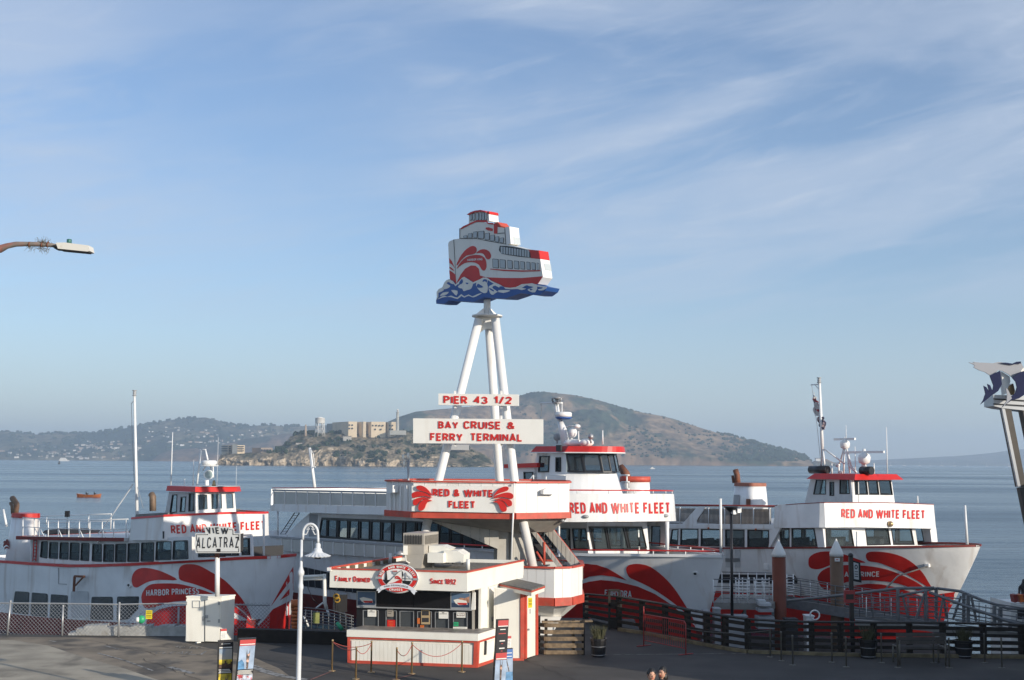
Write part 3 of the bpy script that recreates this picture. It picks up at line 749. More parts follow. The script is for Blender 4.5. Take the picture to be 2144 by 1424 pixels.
for i,(k,lab)in enumerate(((-0.2,'rower in dark clothes seated towards the left end of the orange boat'),(0.45,'rower in dark clothes seated towards the right end of the orange boat'))):
 b0=Vector((P.x+k*hw,P.y,P.z+0.42));pr=thing('person',lab,'person',b0)
 skin([(None,b0+Vector((0,0,.08))),(0,b0+Vector((-.08,0,.35))),(1,b0+Vector((-.12,0,.55))),(2,b0+Vector((-.12,0,.68))),(3,b0+Vector((-.12,0,.85))),(2,b0+Vector((.2,-.25,.45))),(5,b0+Vector((.5,-.3,.4))),(2,b0+Vector((.2,.25,.45))),(7,b0+Vector((.5,.3,.4))),(0,b0+Vector((.42,-.12,.12))),(9,b0+Vector((.8,-.12,-.2))),(0,b0+Vector((.42,.12,.12))),(11,b0+Vector((.8,.12,-.2)))],[.16,.17,.16,.06,.11,.05,.04,.05,.04,.09,.05,.09,.05],'body',DARK,pr)
 mb=MB();mb.tube([b0+Vector((.5,-.3,.4)),b0+Vector((.2,-2.8,-.35))],.03,5);o=mb.build('oar',WOOD);o['label']='oar reaching to the near side of the orange boat, %s rower'%('left' if i==0 else 'right');o['category']='oar'
hm=bpy.data.materials.new('haze');hm.use_nodes=True;N_=hm.node_tree.nodes;N_.clear()
out=N_.new('ShaderNodeOutputMaterial');pv=N_.new('ShaderNodeVolumePrincipled');hm.node_tree.links.new(pv.outputs[0],out.inputs['Volume'])
pv.inputs['Color'].default_value=(0.70,0.85,1.0,1);pv.inputs['Density'].default_value=0.00014;pv.inputs['Anisotropy'].default_value=0.2
mb=MB();mb.box(-15000,15000,-600,13500,-9,320);mb.build('haze',hm,kind='stuff')
class Boat:
 def __init__(s,name,label,px,py,Y,theta,L,Bm,Lb,rake,expo,sheer,boot,zbot=-3.4,fullw=0.80,wlb=1.0,ex2=.35):
  P=atY(px,py,Y);s.O=Vector((P.x,P.y));t=R(theta);s.h=Vector((math.sin(t),-math.cos(t)));s.n=Vector((-math.cos(t),-math.sin(t)))
  s.L,s.B,s.Lb,s.rake,s.expo,s.sheer,s.boot,s.zbot,s.fullw,s.wlb,s.ex2=L,Bm,Lb,rake,expo,sheer,boot,zbot,fullw,wlb,ex2
  s.bowz=P.z
  c=s.w(L/2,0,WZ);s.T=thing(name,label,'ferry',c)
 def w(s,a,b,z):q=s.O-s.h*a+s.n*b;return Vector((q.x,q.y,z))
 def loc(s,P):d=Vector((P[0],P[1]))-s.O;return-d.dot(s.h),d.dot(s.n)
 def ap(s,px,py,b):
  r=ray(px,py);N=Vector((s.n.x,s.n.y,0));P0=s.w(0,b,0)
  P=EYEP+r*((P0-EYEP).dot(N)/r.dot(N));return s.loc(P)[0],P.z
 def bp(s,px,py,a):
  r=ray(px,py);N=Vector((s.h.x,s.h.y,0));P0=s.w(a,0,0)
  P=EYEP+r*((P0-EYEP).dot(N)/r.dot(N));return s.loc(P)[1],P.z
 def on(s,px,py,b):
  a,z=s.ap(px,py,b);return s.w(a,b,z)
 def shp(s,a,t):
  a0=s.rake*(1-t)**1.2;q=a-a0
  if q<=0:return 0.02
  lb=s.Lb*(1+s.wlb*(1-t))
  k=1-max(0,1-q/lb)**2
  return max(0.02,s.B*(s.fullw+(1-s.fullw)*t**0.7)*k**(s.expo+s.ex2*(1-t)))
 def ztop(s,a):
  P=s.w(a,s.shp(a,1),0);px=proj(Vector((P.x,P.y,1.5)))[0]
  return zat(P.x,P.y,interp(s.sheer,px))
 def zboot(s,a):
  P=s.w(a,s.B,0);px=proj(Vector((P.x,P.y,-1)))[0]
  return min(zat(P.x,P.y,interp(s.boot,px)),s.ztop(a)-1)
 def hull(s,mats,dents=0.0):
  nu,nlo,nhi=64,4,14;us=[(i/nu)**1.7 for i in range(nu+1)]
  V=[];Fc=[];mi=[]
  rows=nlo+nhi
  for side in(1,-1):
   for u in us:
    for j in range(rows+1):
     aa=u*s.L;zt=s.ztop(max(aa,0.02));zbt=s.zboot(max(aa,0.02))
     z=lerp(s.zbot,zbt,j/nlo)if j<=nlo else lerp(zbt,zt,(j-nlo)/nhi)
     t=min(1,max(0,(z-WZ)/(zt-WZ)))
     a0=s.rake*(1-t)**1.2
     a=a0+u*(s.L-a0)
     b=s.shp(a,t)if u>0 else 0.0
     d=dents*NZ.noise(Vector((a*0.7,z*0.9,side*5)))*min(1,a/2)if dents else 0
     V.append(s.w(a,side*(b+d),z))
  m=rows+1
  for k in range(2):
   for i in range(nu):
    for j in range(rows):
     q=[k*(nu+1)*m+i*m+j,k*(nu+1)*m+(i+1)*m+j,k*(nu+1)*m+(i+1)*m+j+1,k*(nu+1)*m+i*m+j+1]
     Fc.append(tuple(q if k==0 else q[::-1]));mi.append(1 if j<nlo else 0)
  A=nu*m;Bq=(nu+1)*m+nu*m
  for j in range(rows):Fc.append((A+j,Bq+j,Bq+j+1,A+j+1));mi.append(0)
  mb=MB();mb.v=[tuple(v)for v in V];mb.f=Fc;mb.m=mi;mb.s=[True]*len(Fc)
  o=mb.build('hull',mats,s.T);s.hullo=o
  s.bv=BVHTree.FromPolygons([Vector(v)for v in V],Fc);s.us=us
  V=[];
  for u in us:
   a=max(0.05,u*s.L);zq=s.ztop(a);z=zq-s.deckdrop;b=max(0.01,s.shp(a,max(0,(z-WZ)/(zq-WZ)))-0.10);V+=[s.w(a,b,z),s.w(a,-b,z)]
  mb=MB();mb.add(V,[(2*i,2*i+1,2*i+3,2*i+2)for i in range(nu)]);mb.build('deck',LGREY,s.T)
  return o
 deckdrop=0.5
 def rail_cap(s,m,w=0.16,h=0.10,a0=0.0,a1=None):
  for side in(1,-1):
   pts=[]
   for u in s.us:
    a=u*s.L
    if a1 and a>a1:break
    if a<a0:continue
    pts.append((a,side*s.shp(max(a,0.03),1),s.ztop(max(a,.02))))
   mb=MB();vs=[]
   for a,b,z in pts:
    k=side
    vs+=[s.w(a,b+k*0.04,z-h),s.w(a,b+k*0.04,z+0.02),s.w(a,b-k*w,z+0.02),s.w(a,b-k*w,z-h)]
   mb.add(vs,[(i*4+j,(i+1)*4+j,(i+1)*4+(j+1)%4,i*4+(j+1)%4)for i in range(len(pts)-1)for j in range(4)])
   mb.build('rail_cap',m,s.T)
 def paint(s,name,polys,m,d=0.012,cell=10,bvm=None):
  mp=bvm or bmap(s.bv)
  for P in polys:mb=MB();shape(mb,P,mp,d,None,cell=cell);o=mb.build(name,m,s.T)
  return o
 def side(s,name,outline,holes,b,t,m,both=True,parent=None,far=None):
  """wall panel on the fore-and-aft plane b (outer face), thickness t, picture coordinates"""
  o2=[s.ap(x,y,b)for x,y in outline];h2=[[s.ap(x,y,b)for x,y in h]for h in holes]
  V,T=tri2d(o2,h2);r=None
  for sg in((1,-1)if both else(1,)):
   bb=b if sg==1 or far is None else-far
   mb=MB();mb.solid(V,T,lambda a,z,d:s.w(a,sg*(bb+d),z),0,-t);q=mb.build(name,m,parent or s.T);r=r or q
  return r
 def front(s,name,outline,holes,a,t,m,parent=None,lean=0.0,z0=0):
  o2=[s.bp(x,y,a)for x,y in outline];h2=[[s.bp(x,y,a)for x,y in h]for h in holes]
  V,T=tri2d(o2,h2);mb=MB();mb.solid(V,T,lambda b,z,d:s.w(a-d,b,z),0,-t);return mb.build(name,m,parent or s.T)
 def win(s,kind,P,k,fm,gm,fw_=0.05,both=True,parent=None,d=0.0,t=0.05,far=None):
  """a framed window: ring + pane; kind 'side' (plane b=k) or 'front' (plane a=k)"""
  q=[s.ap(x,y,k)if kind=='side' else s.bp(x,y,k)for x,y in P]
  cx=sum(p[0]for p in q)/len(q);cz=sum(p[1]for p in q)/len(q)
  w=max(p[0]for p in q)-min(p[0]for p in q);h=max(p[1]for p in q)-min(p[1]for p in q)
  sx=max(0.3,1-2*fw_/w);sz=max(0.3,1-2*fw_/h)
  inner=[(cx+(x-cx)*sx,cz+(z-cz)*sz)for x,z in q]
  V,T=tri2d(q,[inner]);V2,T2=tri2d(q)
  for sg in((1,-1)if(both and kind=='side')else(1,)):
   kk=k if sg==1 or far is None else-far
   mp=(lambda a,z,dd:s.w(a,sg*(kk+dd),z))if kind=='side' else(lambda b,z,dd:s.w(k-dd,b,z))
   mb=MB();mb.solid(V,T,mp,d+0.025,d-0.07);f=mb.build('window',fm,parent or s.T)
   mb=MB();mb.solid(V2,T2,mp,d-0.02,d-0.03);mb.build('pane',gm,f)
 def slab(s,name,AB,z0,z1,m,parent=None,both=False):
  mb=MB();mb.hexa([s.w(a,b,z0)for a,b in AB],[s.w(a,b,z1)for a,b in AB]);return mb.build(name,m,parent or s.T)
 def wallband(s,name,AB,ztops,zbots,t,m,closed=False,parent=None,flare=0.0):
  """upright band following a footprint; ztops/zbots per point; flare pushes the bottom outwards"""
  n=len(AB);c=Vector((sum(p[0]for p in AB)/n,0));out=[];vs=[]
  for i,(a,b)in enumerate(AB):
   p0=Vector(AB[max(i-1,0)]);p1=Vector(AB[min(i+1,n-1)]);tg=(p1-p0).normalized();nn=Vector((tg.y,-tg.x))
   if nn.dot(Vector((a,b))-c)<0:nn=-nn
   q=Vector((a,b))
   o=q+nn*flare;ii=q-nn*t
   vs+=[s.w(o.x,o.y,zbots[i]),s.w(q.x,q.y,ztops[i]),s.w(ii.x,ii.y,ztops[i]),s.w(ii.x+0,ii.y,zbots[i])]
  fs=[(i*4+j,(i+1)*4+j,(i+1)*4+(j+1)%4,i*4+(j+1)%4)for i in range(n-1)for j in range(4)]
  fs+=[(0,1,2,3),(4*n-1,4*n-2,4*n-3,4*n-4)]
  mb=MB();mb.add(vs,fs);o=mb.build(name,m,parent or s.T)
  return o,BVHTree.FromPolygons([Vector(v)for v in vs],fs)
 def text(s,name,st,q,mp,m,bold=0.085,d=0.015,depth=None,xs=.8):
  mb=MB();lettering(mb,st,q,mp,d,depth,bold,.10,xs);return mb.build(name,m,s.T)
 def tubes(s,name,runs,m,r=0.025,n=6,parent=None):
  mb=MB()
  for P in runs:mb.tube(P,r,n)
  return mb.build(name,m,parent or s.T)
def V3(s,px,py,b=0.0):return s.on(px,py,b)
def radar_dome(s,P,r,parent=None,nm='radar_dome'):
 mb=MB();mb.lathe(P,[(r*.8,0),(r,.05),(r,r*.5),(r*.85,r*.62),(0.02,r*.66)],20);return mb.build(nm,CLEANW,parent or s.T)
def whip(s,x,y0,y1,b,r=0.02,m=None,nm='antenna'):
 P=V3(s,x,y1,b);z=zat(P.x,P.y,y0);mb=MB();mb.tube([P,(P.x,P.y,z)],[r,r*.6],6);return mb.build(nm,m or CLEANW,s.T)
def person_free():pass
def rnd(P,r=3.0,k=3):
 out=[];n=len(P)
 for i in range(n):
  a,b,c=Vector(P[i-1]),Vector(P[i]),Vector(P[(i+1)%n]);u=(a-b);v=(c-b);q=min(r,u.length*.4,v.length*.4);p0=b+u.normalized()*q;p1=b+v.normalized()*q
  for j in range(k+1):t=j/k;z=p0*(1-t)**2+b*2*t*(1-t)+p1*t*t;out.append((z.x,z.y))
 return out
DWIN=mat('dark_reflective_window',(.018,.021,.024),.18)
K=lambda P:C(P,0,780,0.4523)
b1=Boat('harbor_ferry','ferry at left with white railed top deck, moored behind the chain link fence',574,1165,56.5,46,29,3.7,7.0,1.0,0.50,[(-200,1168),(0,1174),(70,1179),(145,1183),(200,1182.5),(271,1180),(398,1173),(500,1167),(570,1164.5),(617,1163.5),(700,1165)],[(-200,1275),(0,1282),(70,1291),(150,1298),(280,1306),(330,1312),(700,1316)],fullw=1.0,wlb=-0.25,ex2=-.04)
b1.hull([HULLW,DRED],dents=0.05)
b1.rail_cap(RED,h=0.11)
dA=[(820,960),(770,930),(720,912),(670,904),(635,912),(615,935),(610,965),(618,990),(635,995),(655,985),(690,968),(740,960)]
dB=[(838,962),(828,940),(828,915),(840,895),(870,887),(920,893),(980,925),(1035,958),(1080,1000),(1120,1048),(1148,1095),(1166,1146),(1130,1108),(1085,1073),(1030,1040),(970,1007),(900,980)]
dC=[(655,1040),(665,1010),(690,985),(730,977),(820,978),(900,995),(980,1022),(1050,1058),(1100,1090),(1140,1125),(1168,1160),(1130,1135),(1098,1118),(1040,1085),(960,1063),(860,1057),(780,1065),(720,1085),(680,1092),(662,1075)]
dD=[(660,1200),(690,1128),(740,1095),(800,1082),(870,1078),(960,1092),(1098,1142),(1186,1182),(1192,1260),(660,1260)]
dE=[(1368,878),(1345,918),(1215,1150),(1188,1181),(1191,1260),(1380,1260),(1380,878)]
b1.paint('splash_emblem',[bez(K(dA)),bez(K(dB)),bez(K(dC)),K(dD),K(dE)],RED,0.010,cell=9)
b1.paint('white_stripe',[K([(1352,950),(1350,985),(1205,1163),(1213,1135)]),K([(1358,1025),(1358,1048),(1262,1095),(1197,1173),(1190,1166),(1255,1078),(1335,1030)])],HULLW,0.022,cell=8)
b1.text('lettering','HARBOR PRINCESS',[(307,1234.5),(417,1230.5),(417.5,1243.5),(307,1248.5)],bmap(b1.bv),CLEANW,.085,.022)
for P in([(70,1012),(137,1016),(132,1122),(56,1112)],[(148,1018),(222,1024),(220,1132),(142,1124)],[(236,1026),(315,1032),(312,1142),(230,1134)],[(425,1038),(522,1038),(525,1146),(417,1144)],[(543,1037),(645,1036),(640,1095),(596,1142),(540,1148)]):
 f=b1.paint('window',[rnd(K(P))],BLACK,0.012,cell=8)
 cx=sum(p[0]for p in P)/len(P);cy=sum(p[1]for p in P)/len(P)
 mb=MB();shape(mb,rnd(K([(cx+(x-cx)*.93,cy+(y-cy)*.95)for x,y in P])),bmap(b1.bv),0.02,None,cell=8);mb.build('pane',DWIN,f)
f=b1.paint('side_door',[rnd(K([(330,1012),(412,1012),(412,1135),(330,1135)]),4)],LGREY,0.02,cell=8)
bm1=bmap(b1.bv)
q4=[bm1(*K([p])[0],.25)for p in((364,1012),(368,942),(414,944),(371,985),(408,946))]
mb=MB();mb.beam(q4[0],q4[1],.10,.10,(0,1,0));mb.beam(q4[1],q4[2],.09,.10);mb.beam(q4[3],q4[4],.06,.06)
mb.build('davit_bracket',RUST,b1.T)
mb=MB();Pq=bm1(*K([(598,985)])[0],0.02);mb.lathe(Pq,[(0.01,0),(0.01,0.001)],4)
shape(mb,ell(*K([(598,985)])[0],5,5.2,20),bm1,.05,-.02,holes=[ell(*K([(598,985)])[0],2.8,3,16)]);mb.build('fairlead',CLEANW,b1.T)
b1.paint('fairlead_hole',[ell(*K([(598,985)])[0],2.8,3,14)],BLACK,0.02)
mb=MB();
for P in([(272,905),(272,978)],[(272,978),(310,980)]):mb.beam(bm1(*K([P[0]])[0],.012),bm1(*K([P[1]])[0],.012),.03,.03)
mb.build('door_seam',GREY,b1.T)
bc=b1.B-0.30;aft_=b1.ap(*K([(888,800)])[0],bc)[0];bfar=b1.bp(*K([(1170,800)])[0],aft_)[0]
wins=[[(192,781),(222,781),(220,861),(186,856)],[(230,784),(270,785),(269,864),(226,861)],[(278,785),(318,786),(318,867),(275,865)],[(325,786),(369,788),(368,871),(322,868)],[(377,788),(415,789),(413,873),(373,871)],[(429,792),(472,794),(472,877),(426,874)],[(481,794),(529,795),(528,878),(478,877)],[(535,793),(586,792),(585,878),(533,878)],[(593,790),(646,789),(645,877),(590,877)],[(655,787),(714,786),(713,876),(652,876)],[(724,783),(794,781),(794,868),(720,870)],[(803,778),(871,776),(873,864),(799,867)]]
wk=[bez(K([(P[0][0]+3,P[0][1]),(P[1][0]-3,P[1][1]),(P[1][0],P[1][1]+4),(P[2][0],P[2][1]-4),(P[2][0]-3,P[2][1]),(P[3][0]+3,P[3][1]),(P[3][0],P[3][1]-4),(P[0][0],P[0][1]+4)]),1)for P in wins]
b1.side('cabin_side',K([(150,768),(595,778),(600,770),(888,760),(889,869),(600,884),(320,889),(140,878)]),wk,bc,0.06,BOATW,far=bfar)
for P in wk:b1.win('side',P,bc,BLACK,GLASS,0.035,far=bfar)
afr=b1.ap(*K([(888,800)])[0],bc)[0]
zdk=b1.ztop(afr)
b1.front('cabin_front',K([(888,762),(1172,758),(1176,857),(889,869)]),[K([(917,775),(1003,775),(1003,853),(917,855)]),K([(1014,774),(1106,770),(1106,848),(1014,850)]),K([(1116,768),(1156,766),(1158,845),(1118,846)])],afr,0.07,BOATW)
for P in([(917,775),(1003,775),(1003,853),(917,855)],[(1014,774),(1106,770),(1106,848),(1014,850)],[(1116,768),(1156,766),(1158,845),(1118,846)]):b1.win('front',K(P),afr,BLACK,GLASS,0.05)
a0,zr=b1.ap(45,1125.5,bc);a1,z1r=b1.ap(270,1129,bc)
mb=MB()
mb.hexa([b1.w(a0,bc+.25,zr-.1),b1.w(a1,bc+.25,z1r-.1),b1.w(a1,-bc-.25,z1r-.1),b1.w(a0,-bc-.25,zr-.1)],[b1.w(a0,bc+.25,zr+.06),b1.w(a1,bc+.25,z1r+.06),b1.w(a1,-bc-.25,z1r+.06),b1.w(a0,-bc-.25,zr+.06)]);mb.build('roof',LGREY,b1.T)
mb=MB();mb.beam(b1.w(a0,bc+.28,zr-.01),b1.w(a1,bc+.28,z1r-.01),.05,.17);mb.beam(b1.w(a0,-bc-.28,zr),b1.w(a1,-bc-.28,z1r),.05,.17);mb.beam(b1.w(a0+.02,-bc-.28,zr),b1.w(a0+.02,bc+.28,zr),.05,.17);mb.build('roof_edge',DRED,b1.T)
b1.side('stern_bulkhead',K([(140,770),(152,770),(180,780),(180,900),(140,900)]),[],bc,0.05,BOATW)
ae=b1.ap(*K([(150,800)])[0],bc)[0]
mb=MB();mb.hexa([b1.w(ae,bc,z)for z in(0,)]*0+[b1.w(ae,bc,-.4),b1.w(ae+.06,bc,-.4),b1.w(ae+.06,-bc,-.4),b1.w(ae,-bc,-.4)],[b1.w(ae,bc,zr-.1),b1.w(ae+.06,bc,zr-.1),b1.w(ae+.06,-bc,zr-.1),b1.w(ae,-bc,zr-.1)]);mb.build('aft_bulkhead',BOATW,b1.T)
for k in range(9):
 a=lerp(afr+2,ae-1,k/8);z=b1.ztop(a)-.5
 for sg in(-1,1):mb=MB();mb.hexa([b1.w(a,sg*.5,z),b1.w(a+.5,sg*.5,z),b1.w(a+.5,sg*(bc-.5),z),b1.w(a,sg*(bc-.5),z)],[b1.w(a,sg*.5,z+.95),b1.w(a+.12,sg*.5,z+.95),b1.w(a+.12,sg*(bc-.5),z+.95),b1.w(a,sg*(bc-.5),z+.95)]);mb.build('seat_row',DARK,b1.T)
mb=MB()
for x in(158,172):mb.tube([V3(b1,*K([(x,758)])[0],bc+.12),V3(b1,*K([(x-6,874)])[0],bc+.12)],.028,6)
for i in range(7):y=775+i*15;mb.tube([V3(b1,*K([(157-i,y)])[0],bc+.12),V3(b1,*K([(171-i,y)])[0],bc+.12)],.02,5)
mb.build('ladder',RED,b1.T)
def rail(s,bq,pts_top,pts_bot,posts,m,r=.03,name='railing',mids=(0.5,),both=False,split=True):
 """posts: list of (x top px); top/bottom as interpolated lines on plane bq"""
 res=[]
 for sg in((1,-1)if both else(1,)):
  mb=MB()
  def P(x,f):
   y=lerp(interp(pts_top,x),interp(pts_bot,x),f);a,z=s.ap(x,y,bq);return s.w(a,sg*bq,z)
  xs=[p[0]for p in pts_top];
  for f in(0.0,*mids):mb.tube([P(x,f)for x in xs],r if f==0 else r*.75,6)
  q=mb.build(name,m,s.T)
  for x in posts:
   mb=MB();mb.tube([P(x,0),P(x,1)],r,6);mb.build('post',m,q)
 return q
top1=[(48,1084),(100,1087),(200,1089),(268,1087)];bot1=[(48,1122),(100,1124),(200,1129),(268,1129)]
rail(b1,bc,top1,bot1,(48,72,82,101,122,144,166,188,214,238,264),CLEANW,.028,mids=(.5,))
top2=[(52,1082.5),(234,1076)];bot2=[(52,1118),(234,1117)]
mb=MB();fr=[]
for x,yt in((52,1082.5),(98,1080.5),(186,1077.5),(233,1076)):
 a,z=b1.ap(x,yt,-bc);fr.append((a,z));zb=lerp(zr,z1r,min(1,max(0,(a-a0)/(a1-a0))));mb.tube([b1.w(a,-bc,zb),b1.w(a,-bc,z)],.03,6)
mb.tube([b1.w(a,-bc,z)for a,z in fr],.03,6);mb.tube([b1.w(a,-bc,z-.42)for a,z in fr],.025,6);mb.tube([b1.w(fr[0][0],-bc,fr[0][1]),b1.w(b1.ap(48,1084,bc)[0],bc,b1.ap(48,1084,bc)[1])],.03,6)
mb.build('railing',CLEANW,b1.T)
mb=MB()
for x0_,x1_ in((73,82),(84,92),(122,130),(166,175),(214,222),(265,271)):
 mb.tube([V3(b1,x0_,1107,bc),V3(b1,x1_,interp(bot1,x1_)-1,bc)],.022,5)
mb.build('brace',CLEANW,b1.T)
def stack(s,b,xt0,xt1,yt,xb0,xb1,yb,ycap,body,cap,depth=0.9,pm=None,emblem=True):
 q=[s.ap(xt0,yt,b),s.ap(xt1,yt,b),s.ap(xb1,yb,b),s.ap(xb0,yb,b)]
 zc=s.ap(xt0,ycap,b)[1]
 zt,zb=q[0][1],q[2][1]
 def ring(z):
  t=(z-zb)/(zt-zb);a_0=lerp(q[3][0],q[0][0],t);a_1=lerp(q[2][0],q[1][0],t);c=(a_0+a_1)/2;h=abs(a_0-a_1)/2;dp=depth*lerp(1.05,.9,t)/2
  return[s.w(c+h*(abs(math.cos(x))**.45)*(1 if math.cos(x)>0 else-1),b-depth/2+dp*(abs(math.sin(x))**.45)*(1 if math.sin(x)>0 else-1),z)for x in[i*math.pi/12 for i in range(24)]]
 mb=MB();r0,r1=ring(zb-.3),ring(zc);mb.hexa(r0,r1);o=mb.build('stack',body,s.T)
 for pg in o.data.polygons:pg.use_smooth=len(pg.vertices)==4
 mb=MB();r0,r1=ring(zc),ring(zt);c=sum(r0,Vector())/len(r0);mb.hexa([c+(p-c)*1.04 for p in r0],[Vector((c.x,c.y,p.z))+(p-Vector((c.x,c.y,p.z)))*1.04 for p in r1]);mb.build('stack_band',cap,s.T)
 return q
stack(b1,2.6,18.5,45.5,1074,5,43,1180,1083,BOATW,RED,1.2)
p0=V3(b1,32,1076,2.1);mb=MB();mb.tube([p0,p0+Vector((.05,0,.45)),V3(b1,35,1056,2.1),V3(b1,29,1047,2.1),V3(b1,26,1043,2.1)],.16,10);mb.build('exhaust_pipe',mat('exhaust_metal',(0.22,0.15,0.10),.6,.3,var=.25),b1.T)
mb=MB();mb.tube([V3(b1,26,1076,2.1),V3(b1,25,1060,2.1),V3(b1,22,1053,2.1)],.09,8);mb.build('exhaust_pipe',MATS['exhaust_metal'],b1.T)
pm=pmap((b1.w(0,2.62,0),Vector((b1.n.x,b1.n.y,0))))
mb=MB();SX=lambda P:C(P,0,1040,0.2107)
for P in([(38,500),(40,470),(60,450),(80,455),(96,480),(104,510),(90,490),(65,480)],[(48,530),(52,505),(70,492),(90,505),(102,520),(75,512),(58,520)],[(60,455),(68,425),(82,424),(94,450),(103,490),(85,455)],[(38,465),(44,440),(58,440),(62,448)]):shape(mb,bez(SX(P),2),pm,.03)
mb.build('stack_emblem',DRED,b1.T)
mb=MB();mb.tube([V3(b1,7,1067,1.0),V3(b1,14,1102,1.0)],.07,6);mb.build('stern_pole',CLEANW,b1.T)
bs=b1.B-0.15
aR,zt0=b1.ap(*K([(608,678)])[0],bs);aC,zt1=b1.ap(*K([(758,668)])[0],bs)
zb0=b1.ap(*K([(604,775)])[0],bs)[1];zb1=b1.ap(*K([(762,775)])[0],bs)[1]
BF=-b1.bp(561,1100,aC)[0];ft=[(aR,bs),((aR+aC)/2,bs),(aC+.02,bs)];
for i in range(0,17):
 t=i/16;bb=lerp(bs-.02,-BF,t);ft.append((aC-.80*math.sin(math.pi*t)**.8*1.0+(0.0),bb))
ft+=[((aR+aC)/2,-BF),(aR,-BF)]
def zline(a,b,pts):
 P=b1.w(a,b,0);px=proj(Vector((P.x,P.y,3)))[0];return zat(P.x,P.y,interp(pts,px))
tl=[(270,1087.5),(343,1082),(380,1080.5),(430,1078),(480,1076),(563,1075.5)];bl=[(270,1131),(345,1131.5),(430,1128),(500,1124.5),(567,1121)]
zt_=[zline(a,b,tl)if b>-BF else None for a,b in ft];zb_=[zline(a,b,bl)if b>-BF else None for a,b in ft]
lz=[z for z in zt_ if z is not None][-1];lb_=[z for z in zb_ if z is not None][-1]
zt_=[z if z is not None else lz for z in zt_];zb_=[z if z is not None else lb_ for z in zb_]
o,bvf1=b1.wallband('name_board_bulwark',ft,zt_,zb_,.08,BOATW,flare=0.06)
o2,_=b1.wallband('red_top_rail',ft,[z+.09 for z in zt_],[z+.0 for z in zt_],.14,RED,flare=0.03)
mb=MB();mb.hexa([b1.w(a,b*.98,z-.0)for(a,b),z in zip(ft,zb_)],[b1.w(a,b*.98,z+.12)for(a,b),z in zip(ft,zb_)]);mb.build('pilot_deck',LGREY,b1.T)
T1=lambda P:C(P,300,920,0.1826)
b1.text('lettering','RED AND WHITE FLEET',[(357,1099.5),(555.5,1090),(555.5,1108.5),(358.5,1118)],bmap(bvf1),RED,.095,.02)
b1.side('lower_opening',K([(663,733),(758,735),(757,769),(664,772)]),[],bs+.03,.03,BLACK,both=False)
a_,z_=b1.ap(*K([(598,660)])[0],2.2);a__,z__=b1.ap(*K([(760,640)])[0],2.2)
mb=MB();mb.hexa([b1.w(a_,2.2,zt0-.8),b1.w(a__,2.2,zt0-.8),b1.w(a__,-2.2,zt0-.8),b1.w(a_,-2.2,zt0-.8)],[b1.w(a_-.3,2.0,z_+.05),b1.w(a__,2.0,z__-.1),b1.w(a__,-2.0,z__),b1.w(a_-.5,-2.0,z_+.15)]);mb.build('canvas_cover',mat('grey_canvas',(.17,.17,.16),.9,var=.25,bump=.03,bscale=3),b1.T)
mb=MB();P=V3(b1,320,1070,-.5);mb.tube([P,V3(b1,320,1040,-.5),V3(b1,317,1035,-.5)],.17,10);mb.build('exhaust_pipe',MATS['exhaust_metal'],b1.T)
bp_=1.75
hs=[[(798,566),(821,564),(818,648),(786,650)],[(838,576),(862,574),(857,645),(833,646)],[(876,559),(899,560),(900,642),(873,644)]]
hf=[[(911,563),(960,562),(963,636),(915,640)],[(973,560),(1027,559),(1030,632),(976,636)],[(1041,560),(1079,559),(1083,631),(1046,634)]]
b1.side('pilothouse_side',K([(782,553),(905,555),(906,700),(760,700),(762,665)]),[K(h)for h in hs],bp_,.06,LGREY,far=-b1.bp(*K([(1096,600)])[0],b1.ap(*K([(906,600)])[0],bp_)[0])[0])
aP=b1.ap(*K([(906,600)])[0],bp_)[0];pf_=-b1.bp(*K([(1096,600)])[0],aP)[0]
b1.front('pilothouse_front',K([(906,555),(1086,552),(1097,700),(906,700)]),[K(h)for h in hf],aP,.06,BOATW)
for h in hs:b1.win('side',K(h),bp_,BLACK,GLASS,.04,far=pf_)
for h in hf:b1.win('front',K(h),aP,CLEANW,GLASS,.03)
aB,zR=b1.ap(*K([(778,548)])[0],bp_+.1);aF=b1.ap(*K([(890,545)])[0],bp_+.15)[0]
zRt=zR+.22
mb=MB();AB=[(aB+.1,bp_+.15),(aF-.25,bp_+.15),(aF-.55,.9),(aF-.55,.3-pf_),(aF-.25,-pf_-.12),(aB+.1,-pf_-.12)]
zz_=b1.ap(*K([(893,553)])[0],bp_+.15)[1];mb.hexa([b1.w(a,b,zz_)for a,b in AB],[b1.w(a+(.1 if a<aF else 0),b*.97,zz_+.24)for a,b in AB]);mb.build('pilothouse_roof',RED,b1.T)
mb=MB();mb.hexa([b1.w(a,b*.9,zz_+.24)for a,b in AB],[b1.w(a,b*.88,zz_+.26)for a,b in AB]);mb.build('roof_top',LGREY,b1.T)
mb=MB();mb.hexa([b1.w(aP+.5,-1.3,zz_-1.5),b1.w(aP+.9,-1.3,zz_-1.5),b1.w(aP+.9,1.3,zz_-1.5),b1.w(aP+.5,1.3,zz_-1.5)],[b1.w(aP+.45,-1.3,zz_-.95),b1.w(aP+.9,-1.3,zz_-.95),b1.w(aP+.9,1.3,zz_-.95),b1.w(aP+.45,1.3,zz_-.95)]);mb.build('console',DARK,b1.T)
whip(b1,357.5,905,1026,.8,.03);whip(b1,404,963,1022,.4,.035);whip(b1,386,1003,1024,.9,.05);whip(b1,454,915,1020,-1.0,.012);whip(b1,494,975,1022,-1.2,.01)
mb=MB();mb.tube([V3(b1,412,1020,.3),V3(b1,420.5,941.5,.3)],.045,6);mb.tube([V3(b1,435,963,.3),V3(b1,430,941.5,.3)],.045,6);mb.tube([V3(b1,419,941.5,.3),V3(b1,431,941.5,.3)],.03,6)
